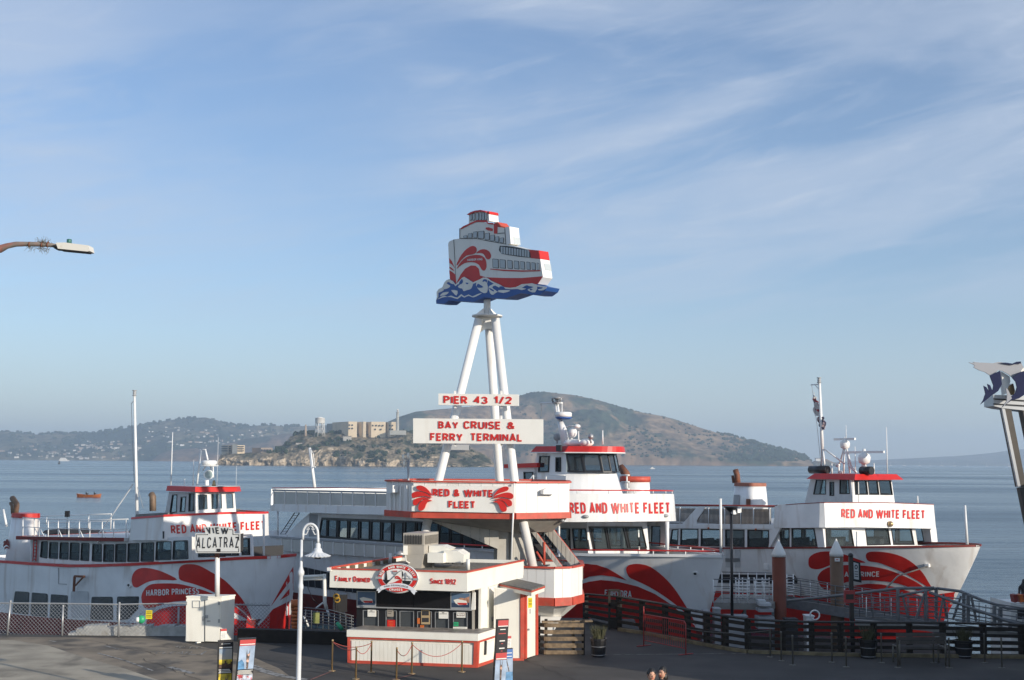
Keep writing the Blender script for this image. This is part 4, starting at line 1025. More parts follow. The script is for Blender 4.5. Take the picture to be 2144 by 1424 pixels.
mb.tube([V3(b1,425,985,.3),V3(b1,433,972,.3)],.035,6);mb.tube([V3(b1,443,985,.3),V3(b1,440,972,.3)],.035,6);mb.tube([V3(b1,447,1000,.3),V3(b1,446,975,.3)],.03,6);mb.tube([V3(b1,433,1020,.3),V3(b1,433,1005,.3)],.10,8);mb.build('mast',CLEANW,b1.T)
P=V3(b1,438,974,.3);radar_dome(b1,P,.36);mb=MB();mb.lathe(P-Vector((0,0,.06)),[(.3,0),(.45,.02),(.45,.05)],16);mb.build('radar_platform',CLEANW,b1.T)
P=V3(b1,436,994,.8);d_=Vector((.35,-.93,0));mb=MB();mb.tube([P-d_*.22,P-d_*.12,P+d_*.16],[.1,.21,.23],18);mb.cur=1;mb.tube([P+d_*.161,P+d_*.165],[.18,.18],18);mb.build('searchlight',[CLEANW,GLASS],b1.T)
P=V3(b1,448,1013,.8);mb=MB();mb.lathe(P,[(.11,-.12),(.08,0),(.07,.1),(.02,.17)],12);mb.build('bell',BRASS,b1.T)
mb=MB();A=V3(b1,287,1078,.4);Bq=V3(b1,281.5,829,.4);mb.tube([A,Bq],[.085,.06],8);mb.build('mast',CLEANW,b1.T)
mb=MB();mb.lathe(Bq,[(.11,0),(.11,.04),(.07,.05),(.09,.12),(.09,.2),(.05,.24),(.12,.26),(.12,.3)],12);mb.build('mast_light',GREY,b1.T)
mb=MB();mb.tube([V3(b1,279,1013,.4),V3(b1,232,1083,.2),V3(b1,203,1122,0)],.035,6);mb.tube([V3(b1,281,838,.4),V3(b1,275,845,.4)],.02,5);mb.build('boom',CLEANW,b1.T)
mb=MB();mb.tube([V3(b1,275,845,.4),V3(b1,277,920,.4),V3(b1,281,1010,.4)],.012,4);mb.tube([V3(b1,288,1020,.4),V3(b1,300,1064,.2)],.012,4);mb.build('halyard',GREY,b1.T)
P=V3(b1,141,1078,0);mb=MB();mb.obox(P+Vector((0,0,.05)),.22,.22,.34);mb.tube([P,(P.x,P.y,zr)],.015,5);mb.build('stern_light',BLACK,b1.T)
mb=MB();P=V3(b1,160,1112,-1);mb.ball(P+Vector((0,0,-.1)),1.0,(1.9,1,.28),10,6,jit=.1);mb.build('raft_cover',DARK,b1.T)
mb=MB();mb.tube([V3(b1,552.5,1163,0),V3(b1,552,1077,0)],.055,6);mb.build('jackstaff',CLEANW,b1.T)
for x,y in((363,765),(455,785),(210,760)):
 P=V3(b1,*K([(x,y)])[0],bc+.15);mb=MB();mb.ball(P,.09,(1,1,1));mb.build('deck_lamp',CLEANW,b1.T)
b2=Boat('enhydra_ferry','large ferry behind the lookout tower with white polycarbonate rail panels and grey shaded bow',1515,1162,56,40,37,4.6,15,1.9,0.85,[(480,1112),(565,1122),(700,1131),(850,1141),(1050,1152),(1230,1160),(1300,1160),(1512,1163),(1540,1163)],[(480,1230),(620,1247),(740,1262),(900,1280),(1230,1330),(1540,1360)],fullw=0.66,wlb=0.45)
b2.deckdrop=0.9
b2.hull([BOATW,DRED])
E=lambda P:C(P,1100,780,0.4523)
eA=[(472,963),(430,935),(380,906),(330,890),(280,885),(200,885),(120,900),(120,1010),(200,985),(296,945),(350,938),(410,945)]
eB=[(482,948),(468,920),(470,900),(490,888),(530,886),(580,900),(640,945),(690,1000),(730,1060),(765,1118),(790,1170),(740,1112),(680,1062),(620,1020),(560,985),(510,962)]
eC=[(120,1030),(200,995),(296,968),(350,960),(430,968),(520,990),(600,1025),(670,1070),(720,1112),(785,1172),(800,1250),(815,1330),(120,1330)]
b2.paint('splash_emblem',[E(eA),bez(E(eB)),E(eC)],RED,.012,cell=10)
b2.text('lettering','ENHYDRA',[(1267,1233.5),(1323,1236.5),(1323,1250.5),(1266,1247.5)],bmap(b2.bv),CLEANW,.085,.03)
mb=MB();c_=E([(786,931)])[0];shape(mb,ell(*c_,6.5,5,20),bmap(b2.bv),.05,-.02,holes=[ell(*c_,3.6,2.8,16)]);mb.build('fairlead',CLEANW,b2.T)
b2.paint('fairlead_hole',[ell(*c_,3.6,2.8,14)],BLACK,.02)
mb=MB();mb2=MB()
ds=0.0
for sg in(1,-1):
 pts=[]
 for i in range(0,24):
  a=.1+i*0.65;pts.append(b2.w(a,sg*max(.05,b2.shp(a,1)-.1),b2.ztop(a)+.17))
 mb.tube(pts,.04,6)
 for i in range(0,24,2):a=.1+i*.65;P=b2.w(a,sg*max(.05,b2.shp(a,1)-.1),b2.ztop(a));mb2=MB();mb2.tube([P,P+Vector((0,0,.17))],.03,5);mb2.build('rail_post',CLEANW,b2.T)
 mb.build('bow_rail',RED,b2.T);mb=MB()
b2.rail_cap(CLEANW,a1=16)
mb=MB();mb.tube([V3(b2,1509.5,1158,.1),V3(b2,1508.5,1044,.1)],.06,8);mb.build('jackstaff',CLEANW,b2.T)
H=lambda P:C(P,540,920,0.295)
b2.paint('lower_window_band',[H([(325,905),(345,908),(720,990),(720,1092),(600,1075),(325,1040)])],BLACK,.03,cell=8)
mb=MB()
for x in(360,405,450,495,560,620,670):mb.beam(bmap(b2.bv)(*H([(x,905+(x-330)*.22)])[0],.04),bmap(b2.bv)(*H([(x+6,1045+(x-330)*.13)])[0],.04),.05,.03)
mb.build('window_mullion',GREY,b2.T)
bq=b2.B
def panels(s,top,bot,x0,x1,n,b,m,fm,both=True,name='rail_panel'):
 for i in range(n):
  xa=lerp(x0,x1,i/n)+0.6;xb=lerp(x0,x1,(i+1)/n)-0.6
  P=[(xa,interp(top,xa)),(xb,interp(top,xb)),(xb,interp(bot,xb)),(xa,interp(bot,xa))]
  s.side(name,P,[],b,.02,m,both=False)
 for i in range(n+1):
  x=lerp(x0,x1,i/n);A=s.on(x,interp(top,x)-1,b+.03);Bz=s.on(x,interp(bot,x)+1,b+.03);mb=MB();mb.beam(A,Bz,.05,.05,(s.h.x,s.h.y,0));mb.build('rail_post',fm,s.T)
PANS=[mat('rail_panel_%s'%k,c,.25,var=.10,vscale=.8)for k,c in(('milky',(.50,.49,.45)),('grey',(.30,.31,.32)),('warm',(.58,.54,.42)))]
utop=[(571,1029),(808,1034),(1100,1040)];ubot=[(571,1055),(808,1060),(1100,1066)]
panels(b2,utop,ubot,573,810,10,bq,PANS[0],CLEANW)
panels(b2,utop,ubot,810,1090,11,bq,PANS[1],CLEANW)
b2.side('deck_edge',[(572,1055),(810,1060.5),(1180,1066),(1180,1084),(810,1078),(562,1070)],[],bq+.005,.15,BOATW,both=False)
b2.side('upper_rail',[(570,1024.5),(810,1029),(1180,1034),(1180,1037),(810,1033),(570,1028.5)],[],bq+.03,.06,GREY,both=False)
b2.side('red_upper_rail',[(570,1021),(690,1020.5),(810,1022.5),(1180,1024),(1180,1026),(810,1024),(690,1022),(570,1022.5)],[],bq-.3,.06,RED,both=False)
ltop=[(570,1127),(850,1146),(1180,1160)];lbot=[(570,1152),(850,1171),(1180,1186)]
panels(b2,ltop,lbot,589,850,12,bq+.03,PANS[0],CLEANW)
b2.side('lower_rail',[(565,1122),(850,1140.5),(1060,1152),(1060,1155),(850,1144),(565,1125.5)],[],bq+.06,.08,GREY)
aS=b2.ap(600,1100,bq-.8)[0]
zud=b2.ap(700,1062,bq)[1];zud2=b2.ap(810,1070,bq)[1]
aS2=b2.ap(566,1065,bq)[0]
AB=[(aS2,bq-.01),(8.6,bq-.01),(8.6,-bq),(aS2,-bq)]
zu=(zud+zud2)/2-.15
b2.slab('upper_deck',AB,zu-.12,zu,LGREY)
for sg in(-1,):
 mb=MB();mb.hexa([b2.w(aS2,-bq,zu),b2.w(9.5,-bq,zu),b2.w(9.5,-bq-.05,zu),b2.w(aS2,-bq-.05,zu)],[b2.w(aS2,-bq,zu+1.05),b2.w(9.5,-bq,zu+1.05),b2.w(9.5,-bq-.05,zu+1.05),b2.w(aS2,-bq-.05,zu+1.05)]);mb.build('far_rail_panels',CLEANW,b2.T)
mb=MB();mb.hexa([b2.w(aS2,-bq,zu),b2.w(aS2-.05,-bq,zu),b2.w(aS2-.05,bq,zu),b2.w(aS2,bq,zu)],[b2.w(aS2,-bq,zu+1.05),b2.w(aS2-.05,-bq,zu+1.05),b2.w(aS2-.05,bq,zu+1.05),b2.w(aS2,bq,zu+1.05)]);mb.build('stern_rail_panels',CLEANW,b2.T)
bw=bq-.9
wl=[H([(455,567),(495,568),(492,690),(436,683)])]+[H([(xa+6,570+(xa-495)*.04),(xb-6,570+(xb-495)*.04),(xb-9,690+(xb-495)*.075),(xa+2,690+(xa-495)*.075)])for xa,xb in((495,572),(572,648),(648,725),(725,803),(803,882),(882,960),(960,1040))]
wl+=[[(850+k*24,1092+k*1.5),(871+k*24,1093+k*1.5),(870+k*24,1133+k*2),(848+k*24,1132+k*2)]for k in range(13)]
b2.side('cabin_side',[(655,1074),(1170,1090),(1170,1175),(640,1160)],wl,bw,.08,BOATW)
b2.side('window_surround',[(673,1083.5),(850,1090),(1165,1110),(1165,1162),(850,1137.5),(667,1126)],wl,bw+.04,.03,BLACK)
for P in wl:b2.win('side',P,bw,BLACK,DGLASS,.04,d=.05)
b2.side('stair_bulkhead',H([(370,520),(440,522),(430,700),(200,690),(280,600)]),[],bw-.05,.05,BOATW)
b2.side('doorway',H([(364,532),(424,534),(420,690),(360,690)]),[],bw+.01,.03,GREY,both=False)
mb=MB()
for k in(0,.9):
 for dx in(0,35):mb.tube([V3(b2,*H([(295-dx,522)])[0],bw-k),V3(b2,*H([(195-dx,672)])[0],bw-k)],.035,5)
for i in range(9):t=i/8;x=lerp(278,178,t);y=lerp(522,672,t);mb.beam(V3(b2,*H([(x,y)])[0],bw),V3(b2,*H([(x,y)])[0],bw-.9),.24,.03)
mb.build('stairs',GREY,b2.T)
mb=MB();mb.tube([V3(b2,*H([(140,512)])[0],bq-.1),V3(b2,*H([(142,680)])[0],bq-.1)],.06,6);mb.build('deck_post',CLEANW,b2.T)
afc,ztf=b2.ap(*E([(205,562)])[0],bq)
def zl2(a,b,pts,zg=3):P=b2.w(a,b,0);px=proj(Vector((P.x,P.y,zg)))[0];return zat(P.x,P.y,interp(pts,px))
aFr=6.55
nf=22;ft=[(13,bq),(11,bq),(aFr+2.0,bq)]
for i in range(nf+1):
 t=i/nf;bb=lerp(bq,-bq,t);ft.append((aFr-1.9*(1-(2*t-1)**2)**.8+0.9-.9*math.sin(math.pi*t),bb))
ft+=[(aFr+2.0,-bq),(13,-bq)]
PXR=[proj(b2.w(a,b,4.4))[0]for a,b in ft]
print('E2 fascia px range',[round(x)for x in PXR])
tl=[(1100,1033),(1192,1033.5),(1405,1034.5)];bl=[(1100,1090),(1192,1093),(1410,1091)]
zt_=[zl2(a,b,tl,4.4)if b>-bq else None for a,b in ft];zb_=[zl2(a,b,bl,3.4)if b>-bq else None for a,b in ft]
lz=[z for z in zt_ if z is not None][-1];lb_=[z for z in zb_ if z is not None][-1]
zt_=[z if z is not None else lz for z in zt_];zb_=[z if z is not None else lb_ for z in zb_]
o,bvf2=b2.wallband('name_board_bulwark',ft,zt_,zb_,.08,BOATW,flare=.10)
mb=MB();mb.hexa([b2.w(a,b*.98,z)for(a,b),z in zip(ft,zb_)],[b2.w(a,b*.98,z+.1)for(a,b),z in zip(ft,zb_)]);mb.build('bridge_deck',LGREY,b2.T)
b2.text('lettering','RED AND WHITE FLEET',[(1191,1051.5),(1402,1051.5),(1402.5,1075.5),(1193,1075.5)],bmap(bvf2),RED,.095,.03)
mb=MB();mb.tube([b2.w(a,b*.98,z+.16)for(a,b),z in zip(ft,zt_)],.035,6);mb.build('top_rail',RED,b2.T)
for(a,b),z in list(zip(ft,zt_))[::3]:P=b2.w(a,b*.98,z);mb=MB();mb.tube([P,P+Vector((0,0,.16))],.025,5);mb.build('rail_post',CLEANW,b2.T)
for x,y in((279,667),(645,663)):
 h=bmap(bvf2)(*E([(x,y)])[0],.03)
 if h:mb=MB();mb.ball(h,.12,(1.3,1,.7));mb.build('deck_lamp',GREY,b2.T)
aw=aFr+.4
hf=[E([(300,718),(366,718),(383,818),(318,820)]),E([(374,718),(452,718),(474,816),(391,818)]),E([(462,718),(538,718),(559,812),(483,815)])]
hs2=[E([(218,722),(280,722),(296,818),(226,818)]),E([(150,722),(208,722),(210,818),(160,818)])]
b2.front('front_wall',E([(286,690),(562,690),(574,826),(574,870),(290,880)]),hf,aw,.08,BOATW)
b2.front('window_surround',E([(294,712),(541,713),(563,820),(316,826)]),hf,aw-.05,.03,BLACK)
for P in hf:b2.win('front',P,aw,BLACK,GLASS,.04,d=.05)
bwn=b2.bp(*E([(286,750)])[0],aw)[0]
b2.side('forward_side_wall',E([(120,690),(286,690),(292,880),(120,880)]),hs2,bwn,.08,BOATW)
for P in hs2:b2.win('side',P,bwn,BLACK,GLASS,.05,d=.02)
mb=MB();mb.tube([V3(b2,*E([(657,690)])[0],-1),V3(b2,*E([(656,840)])[0],-1)],.09,8);mb.build('deck_post',CLEANW,b2.T)
Q=lambda P:C(P,1040,810,0.2107)
bpz=2.3
hs=[[(430,685),(528,685),(520,848),(415,850)],[(590,700),(640,700),(640,845),(590,845)]]
b2.side('pilothouse_side',Q([(400,660),(690,655),(690,1060),(360,1060),(360,900)]),[Q(h)for h in hs],bpz,.07,BOATW,far=-b2.bp(1288,970,b2.ap(*Q([(690,750)])[0],bpz)[0])[0])
aP=b2.ap(*Q([(690,750)])[0],bpz)[0];pf2=-b2.bp(1288,970,aP)[0]
for h in hs:b2.win('side',Q(h),bpz,BLACK,DGLASS,.06,d=.03,far=pf2)
ffp=[];nq=14
for i in range(nq+1):
 t=i/nq;ffp.append((aP-1.2*math.sin(math.pi*t)**.9,lerp(bpz,-pf2,t)))
def zq(a,b,y,zg=6):P=b2.w(a,b,0);return zat(P.x,P.y,y)
zw0=zq(aP,bpz,989);zw1=zq(aP,bpz,949);zp0=zq(aP,bpz,1040)
print('pilothouse front px',[round(proj(b2.w(a,b,6))[0])for a,b in ffp])
b2.wallband('pilothouse_base',ffp,[zw0]*len(ffp),[zp0]*len(ffp),.08,BOATW,flare=.35)
for i0,i1 in((0,2),(2,5),(5,7),(7,9),(9,12),(12,14)):
 seg=ffp[i0:i1+1];A=seg[0];Bz=seg[-1]
 def mp(u,v,d,A=A,Bz=Bz):
  a=lerp(A[0],Bz[0],u);b=lerp(A[1],Bz[1],u);lean=(1-v)*.0;return b2.w(a-d-.25*(1-v),b,lerp(zw0,zw1,v))
 V,T=tri2d(rect(0,0,1,1),[rect(.07,.08,.93,.9)]);mb=MB();mb.solid(V,T,mp,.02,-.06);f=mb.build('window',BLACK,b2.T)
 V,T=tri2d(rect(0,0,1,1));mb=MB();mb.solid(V,T,mp,-.01,-.02);mb.build('pane',DGLASS,f)
mb=MB();mb.hexa([b2.w(aP+.6,-1.2,zw0-.3),b2.w(aP+1,-1.2,zw0-.3),b2.w(aP+1,1.9,zw0-.3),b2.w(aP+.6,1.9,zw0-.3)],[b2.w(aP+.5,-1.2,zw0+.1),b2.w(aP+1,-1.2,zw0+.1),b2.w(aP+1,1.9,zw0+.1),b2.w(aP+.5,1.9,zw0+.1)]);mb.build('console',DARK,b2.T)
aBk=b2.ap(*Q([(330,650)])[0],bpz+.3)[0]
AB=[(aBk,bpz+.3),(aP-.2,bpz+.3)]+[(a-.6,b*1.06)for a,b in ffp[2:-2]]+[(aP-.2,-pf2-.2),(aBk,-pf2-.2)]
zr0=zq(aP,bpz+.3,948.5);zr1=zq(aP,bpz+.3,934)
mb=MB();mb.hexa([b2.w(a,b,zr0)for a,b in AB],[b2.w(a,b,zr0+.05)for a,b in AB]);mb.cur=1
ca=sum(a for a,b in AB)/len(AB)
mb.hexa([b2.w(ca+(a-ca)*.99,b*.99,zr0+.05)for a,b in AB],[b2.w(ca+(a-ca)*.93,b*.92,zr1)for a,b in AB]);mb.build('pilothouse_roof',[CLEANW,RED],b2.T)
b2.side('aft_house_roof',Q([(70,770),(400,755),(400,800),(70,808)]),[],bpz+.2,.5,RED,both=False)
b2.side('aft_house',Q([(70,808),(400,800),(400,1000),(70,1000)]),[Q([(270,845),(365,845),(365,950),(275,950)])],bpz,.07,BOATW,both=False)
b2.win('side',Q([(270,845),(365,845),(365,950),(275,950)]),bpz,BLACK,DGLASS,.06,both=False,d=.02)
b2.side('far_house_wall',Q([(70,770),(400,755),(400,1000),(70,1000)]),[],-bpz,.07,BOATW,both=False)
mb=MB()
for P in([(505,878),(680,878)],[(490,878),(490,940)],[(680,940),(490,940)],[(365,878),(365,940)],[(365,880),(310,940)]):mb.tube([V3(b2,*Q([P[0]])[0],bpz+.5),V3(b2,*Q([P[1]])[0],bpz+.5)],.035,6)
for P in([(1240,878),(1315,878)],[(1240,945),(1315,945)],[(1260,1015),(1315,1015)],[(1293,875),(1293,1060)]):mb.tube([V3(b2,*Q([P[0]])[0],-2.6),V3(b2,*Q([P[1]])[0],-2.6)],.045,6)
mb.build('side_railing',CLEANW,b2.T)
def q3(x,y,b=0.0):return V3(b2,*Q([(x,y)])[0],b)
mb=MB();mb.tube([q3(685,580),q3(655,420),q3(630,350)],[.22,.2,.16],8);mb.tube([q3(606,300),q3(590,160)],[.14,.13],8);mb.tube([q3(632,350),q3(606,290)],.1,6);mb.tube([q3(440,162),q3(650,160)],.05,6);mb.tube([q3(690,570),q3(640,320)],.06,6)
mb.tube([q3(648,165),q3(648,320)],.025,5);mb.build('mast',CLEANW,b2.T)
mb=MB();P=q3(600,160);mb.lathe(P,[(.28,0),(.28,.04),(.1,.05),(.1,.2),(.3,.22),(.32,.26)],12);mb.tube([q3(560,150),q3(548,108)],.05,6);mb.tube([q3(630,150),q3(640,110)],.05,6);mb.build('mast_head',STEEL,b2.T)
P=q3(664,312);mb=MB();mb.lathe(P,[(.3,-.06),(.42,0),(.42,.05)],20);mb.build('radar_base',BLUE,b2.T);radar_dome(b2,P+Vector((0,0,.05)),.43)
mb=MB();mb.tube([q3(442,165),q3(444,300)],.012,4);mb.build('halyard',GREY,b2.T)
mb=MB();mb.tube([q3(745,530),q3(742,480)],.05,6);mb.ball(q3(757,455),.22,(1,1,1.2));mb.ball(q3(800,392),.13,(1.3,1,.8));mb.tube([q3(690,405),q3(725,385),q3(800,390)],.03,5);mb.build('satellite_antenna',CLEANW,b2.T)
for x,y0,y1 in((692,420,570),(813,440,560),(1053,432,572)):whip(b2,*[Q([(x,y0)])[0][0]],Q([(x,y0)])[0][1],Q([(x,y1)])[0][1],0,.045)
mb=MB();mb.ball(q3(770,560),.35,(1.6,1,.6));mb.ball(q3(895,555),.3,(1.2,1,.7));mb.build('vent_cowl',CLEANW,b2.T)
mb=MB();mb.tube([q3(935,560),q3(935,510)],.06,6);mb.ball(q3(935,495),.15);mb.build('searchlight',STEEL,b2.T)
mb=MB();mb.tube([q3(600,565),q3(600,520)],.05,6);mb.ball(q3(600,500),.2);mb.ball(q3(635,495),.14);mb.build('searchlight',GREY,b2.T)
P=q3(620,610,bpz+.35);mb=MB();mb.obox(P,.35,.1,.3,(Vector((b2.h.x,b2.h.y,0)),Vector((b2.n.x,b2.n.y,0)),Vector((0,0,1))));mb.build('navigation_light',BLACK,b2.T)
mb=MB();P=q3(1375,1055,-3.4);mb.lathe(P,[(.65,-1),(.6,0),(.58,(zq(*b2.loc(P),1007)-P.z))],16,sx=1.3);mb.build('stack',BOATW,b2.T)
zc=zq(*b2.loc(P),1009);mb=MB();mb.lathe((P.x,P.y,zc),[(.62,0),(.62,.28)],16,sx=1.3);mb.build('stack_band',REDT,b2.T)
mb=MB();mb.tube([q3(1305,940,-3.4),q3(1280,860,-3.4),q3(1230,800,-3.4)],.22,8);mb.build('exhaust_pipe',RUST,b2.T)
mb=MB();mb.tube([V3(b2,659,1022,0),V3(b2,648.5,938,0)],[.11,.09],8);mb.tube([V3(b2,659,979,0),V3(b2,656,950,0),V3(b2,651,940,0)],.02,5);mb.tube([V3(b2,650,979,0),V3(b2,661,978,0)],.03,5);mb.build('stern_mast',CLEANW,b2.T)
S3=lambda P:C(P,1600,780,0.2808);U=lambda P:C(P,1480,740,0.4805)
b3=Boat('royal_prince_ferry','ferry at right with flag mast and sunlit bow, behind the two steel piles',2048,1142,62,33,31,4.45,9,3.0,0.72,[(1200,1146),(1395,1147),(1520,1147),(1700,1146),(1810,1144.5),(1900,1144),(2000,1142.5),(2060,1141.5)],[(1200,1232),(1500,1240),(1660,1250),(1760,1262),(1900,1280),(2060,1300)],fullw=.82,wlb=0.35)
b3.hull([HULLW,RED],dents=.035)
b3.rail_cap(DRED,h=.07)
rA=[(692,912),(640,890),(590,873),(530,862),(480,868),(450,885),(443,905),(447,930),(470,940),(500,937),(540,922),(600,908)]
rB=[(748,912),(705,905),(693,885),(700,868),(730,863),(790,868),(850,885),(900,915),(940,955),(965,995),(985,1032),(950,1010),(900,980),(850,952),(790,927)]
rC=[(483,985),(487,965),(505,945),(540,930),(600,922),(690,925),(780,940),(860,970),(920,1000),(965,1035),(1000,1072),(950,1048),(900,1026),(830,1002),(750,991),(680,989),(610,996),(560,1018),(530,1030),(500,1020)]
rD=[(375,1065),(430,1072),(500,1070),(560,1040),(640,1012),(700,1003),(760,1006),(830,1020),(890,1040),(950,1062),(1000,1050),(1055,1042),(1110,1036),(1110,1330),(375,1330)]
b3.paint('splash_emblem',[bez(U(rA)),bez(U(rB)),bez(U(rC)),U(rD)],RED,.012,cell=9)
b3.text('lettering','ROYAL PRINCE',[(1739,1197),(1842,1195.5),(1842,1207),(1739,1208.5)],bmap(b3.bv),CLEANW,.085,.03)
bm3=bmap(b3.bv)
mb=MB();mb.obox(bm3(*U([(962,921)])[0],.06),.35,.2,.16,rz=R(55));mb.build('mooring_chock',CLEANW,b3.T)
c_=U([(260,929)])[0];mb=MB();mb.obox(bm3(*c_,.03),.28,.12,.3,(Vector((b3.h.x,b3.h.y,0)),Vector((b3.n.x,b3.n.y,0)),Vector((0,0,1))));mb.build('hull_fitting',CLEANW,b3.T)
U2=lambda P:C(P,1380,960,0.2387)
b3.paint('hull_opening',[U2([(520,1015),(1190,1022),(1215,1055),(1215,1100),(500,1090)])],BLACK,.02,cell=9)
for P in([(585,800),(650,800),(650,955),(585,955)],[(665,800),(715,800),(715,955),(665,955)]):b3.paint('louvre_panel',[U2(P)],LGREY,.02,cell=9)
mb=MB()
for k in range(16):mb.beam(bm3(*U2([(588+k*8,872)])[0],.04),bm3(*U2([(588+k*8,905)])[0],.04),.03,.03)
mb.build('louvre_slats',GREY,b3.T)
bs3=b3.B-.2
ws=[U2([(5,622),(95,617),(70,770),(5,770)]),U2([(112,622),(170,617),(165,770),(90,770)]),U2([(190,615),(345,616),(345,768),(185,768)]),U2([(368,618),(560,620),(560,772),(366,770)]),U2([(580,622),(750,624),(750,776),(580,774)]),U2([(775,624),(965,628),(965,782),(775,778)]),S3([(112,1160),(190,1160),(190,1300),(125,1300)]),S3([(205,1160),(375,1162),(398,1298),(205,1300)])]
b3.side('cabin_side',[(1300,1098),(1722,1100),(1727,1146),(1300,1147)],ws,bs3,.08,BOATW)
for P in ws:b3.win('side',P,bs3,BLACK,GLASS,.07)
aF3=b3.ap(1722,1120,bs3)[0]
f3=[S3([(456,1165),(650,1168),(672,1298),(462,1298)]),S3([(752,1165),(925,1163),(944,1286),(766,1290)]),S3([(945,1163),(1098,1165),(1120,1286),(962,1286)]),S3([(1125,1155),(1240,1158),(1262,1288),(1145,1288)])]
b3.front('front_wall',[(1722,1100),(1960,1106),(1964,1143),(1727,1146)],f3,aF3,.08,BOATW)
for i,P in enumerate(f3[:3]):b3.win('front',P,aF3,BLACK,GLASS,.06)
mb=MB()
for k in range(6):
 a=lerp(aF3+2,aF3+16,k/5);z=b3.ztop(a)-.5
 for sg in(-1,1):mb=MB();mb.hexa([b3.w(a,sg*.5,z),b3.w(a+.4,sg*.5,z),b3.w(a+.4,sg*2.8,z),b3.w(a,sg*2.8,z)],[b3.w(a,sg*.5,z+.9),b3.w(a+.1,sg*.5,z+.9),b3.w(a+.1,sg*2.8,z+.9),b3.w(a,sg*2.8,z+.9)]);mb.build('seat_row',DARK,b3.T)
bsf=b3.B-.05
aC3,zc3=b3.ap(1724,1053,bsf);aR3=b3.ap(1622,1062,bsf)[0]
ft=[(aR3,bsf),((aR3*.5+aC3*.5),bsf),(aC3+.25,bsf),(aC3+.05,bsf-.12)]
for i in range(1,13):
 t=i/12;ft.append((aC3-.35*math.sin(math.pi*t),lerp(bsf-.15,-bsf+.1,t)))
ft+=[(aC3+.3,-bsf),(aR3,-bsf)]
def zl3(a,b,pts,zg=3.5):P=b3.w(a,b,0);px=proj(Vector((P.x,P.y,zg)))[0];return zat(P.x,P.y,interp(pts,px))
print('F3 fascia px',[round(proj(b3.w(a,b,3.8))[0])for a,b in ft])
tl=[(1600,1063),(1632,1058),(1712,1053.5),(1780,1053),(1850,1053),(1953,1057)];bl=[(1600,1106),(1722,1104.5),(1800,1104),(1962,1107)]
zt_=[zl3(a,b,tl)if b>-bsf+.05 else None for a,b in ft];zb_=[zl3(a,b,bl)if b>-bsf+.05 else None for a,b in ft]
lz=[z for z in zt_ if z is not None][-1];lb_=[z for z in zb_ if z is not None][-1]
zt_=[z if z is not None else lz for z in zt_];zb_=[z if z is not None else lb_ for z in zb_]
o,bvf3=b3.wallband('name_board_bulwark',ft,zt_,zb_,.08,HULLW,flare=.08)
b3.wallband('red_top_rail',ft,[z+.04 for z in zt_],[z for z in zt_],.1,DRED,flare=.01)
mb=MB();mb.hexa([b3.w(a,b*.98,z)for(a,b),z in zip(ft,zb_)],[b3.w(a,b*.98,z+.1)for(a,b),z in zip(ft,zb_)]);mb.build('bridge_deck',LGREY,b3.T)
b3.text('lettering','RED AND WHITE FLEET',[(1761,1065),(1936,1068),(1936,1087),(1761,1085)],bmap(bvf3),RED,.095,.03)
b3.side('raked_pillar',S3([(100,985),(160,985),(122,1160),(38,1312),(30,1312),(60,1150)]),[],bsf+.02,.12,BOATW)
P=bmap(bvf3)(*S3([(930,1130)])[0],.1);mb=MB();mb.ball(P,.16);mb.build('bow_lamp',BRASS,b3.T)
zt3=[(1300,1059),(1406,1060),(1622,1062)];zb3=[(1300,1097),(1406,1098),(1622,1099)]
rail(b3,bs3,zt3,zb3,(1345,1380,1424,1484,1517,1551,1578,1612),CLEANW,.04,mids=(1.0,),name='upper_rail')
mb=MB()
for k in range(110):
 x=1330+k*2.6
 A=V3(b3,x,interp(zt3,x)+4,bs3-.02);Bz=V3(b3,x,interp(zb3,x),bs3-.02);mb.beam(A,Bz,.03,.06)
mb.build('rail_bars',mat('bronze_bars',(.13,.105,.085),.6),b3.T,kind='stuff')
b3.side('raked_strut',U2([(330,430),(405,430),(330,540),(330,575),(200,578)]),[],bs3+.03,.1,BOATW)
b3.side('upper_deck_edge',U2([(0,577),(1010,580),(1010,618),(0,612)]),[],bs3+.06,.15,BOATW)
mb=MB();mb.tube([V3(b3,1300,1056,bs3),V3(b3,1400,1057.5,bs3),V3(b3,1625,1060,bs3)],.06,6);mb.build('red_rail',DRED,b3.T)
z_=V3(b3,1560,1101,bs3).z;b3.slab('upper_deck',[(aR3-.5,bs3),(29,bs3),(29,-bs3),(aR3-.5,-bs3)],z_-.1,z_,LGREY)
for x,y in((55,605),(432,612),(847,622)):P=V3(b3,*U2([(x,y)])[0],bs3+.1);mb=MB();mb.ball(P,.06);mb.build('deck_lamp',ORANGE,b3.T)
stack(b3,1.2,*[U2([(635,0)])[0][0],U2([(803,0)])[0][0]],U2([(0,212)])[0][1],U2([(618,0)])[0][0],U2([(815,0)])[0][0],U2([(0,425)])[0][1],U2([(0,240)])[0][1],BOATW,mat('rusty_red_band',(.30,.11,.07),.7,var=.2),1.5)
pm=pmap((b3.w(0,1.24,0),Vector((b3.n.x,b3.n.y,0))))
mb=MB();shape(mb,U2([(660,318),(705,318),(705,410),(655,410)]),pm,.04,.0);mb.build('louvre',GREY,b3.T)
mb=MB();shape(mb,U2([(768,355),(803,355),(803,415),(768,415)]),pm,.05,.0);mb.build('hatch',RUST,b3.T)
mb=MB();mb.tube([V3(b3,*U2([(690,215)])[0],.6),V3(b3,*U2([(685,150)])[0],.6),V3(b3,*U2([(670,100)])[0],.6)],.17,10);mb.build('exhaust_pipe',RUST,b3.T)
mb=MB();mb.tube([V3(b3,*U2([(655,215)])[0],.6),V3(b3,*U2([(645,150)])[0],.6)],.09,8);mb.build('exhaust_pipe',RUST,b3.T)
bp3=1.9
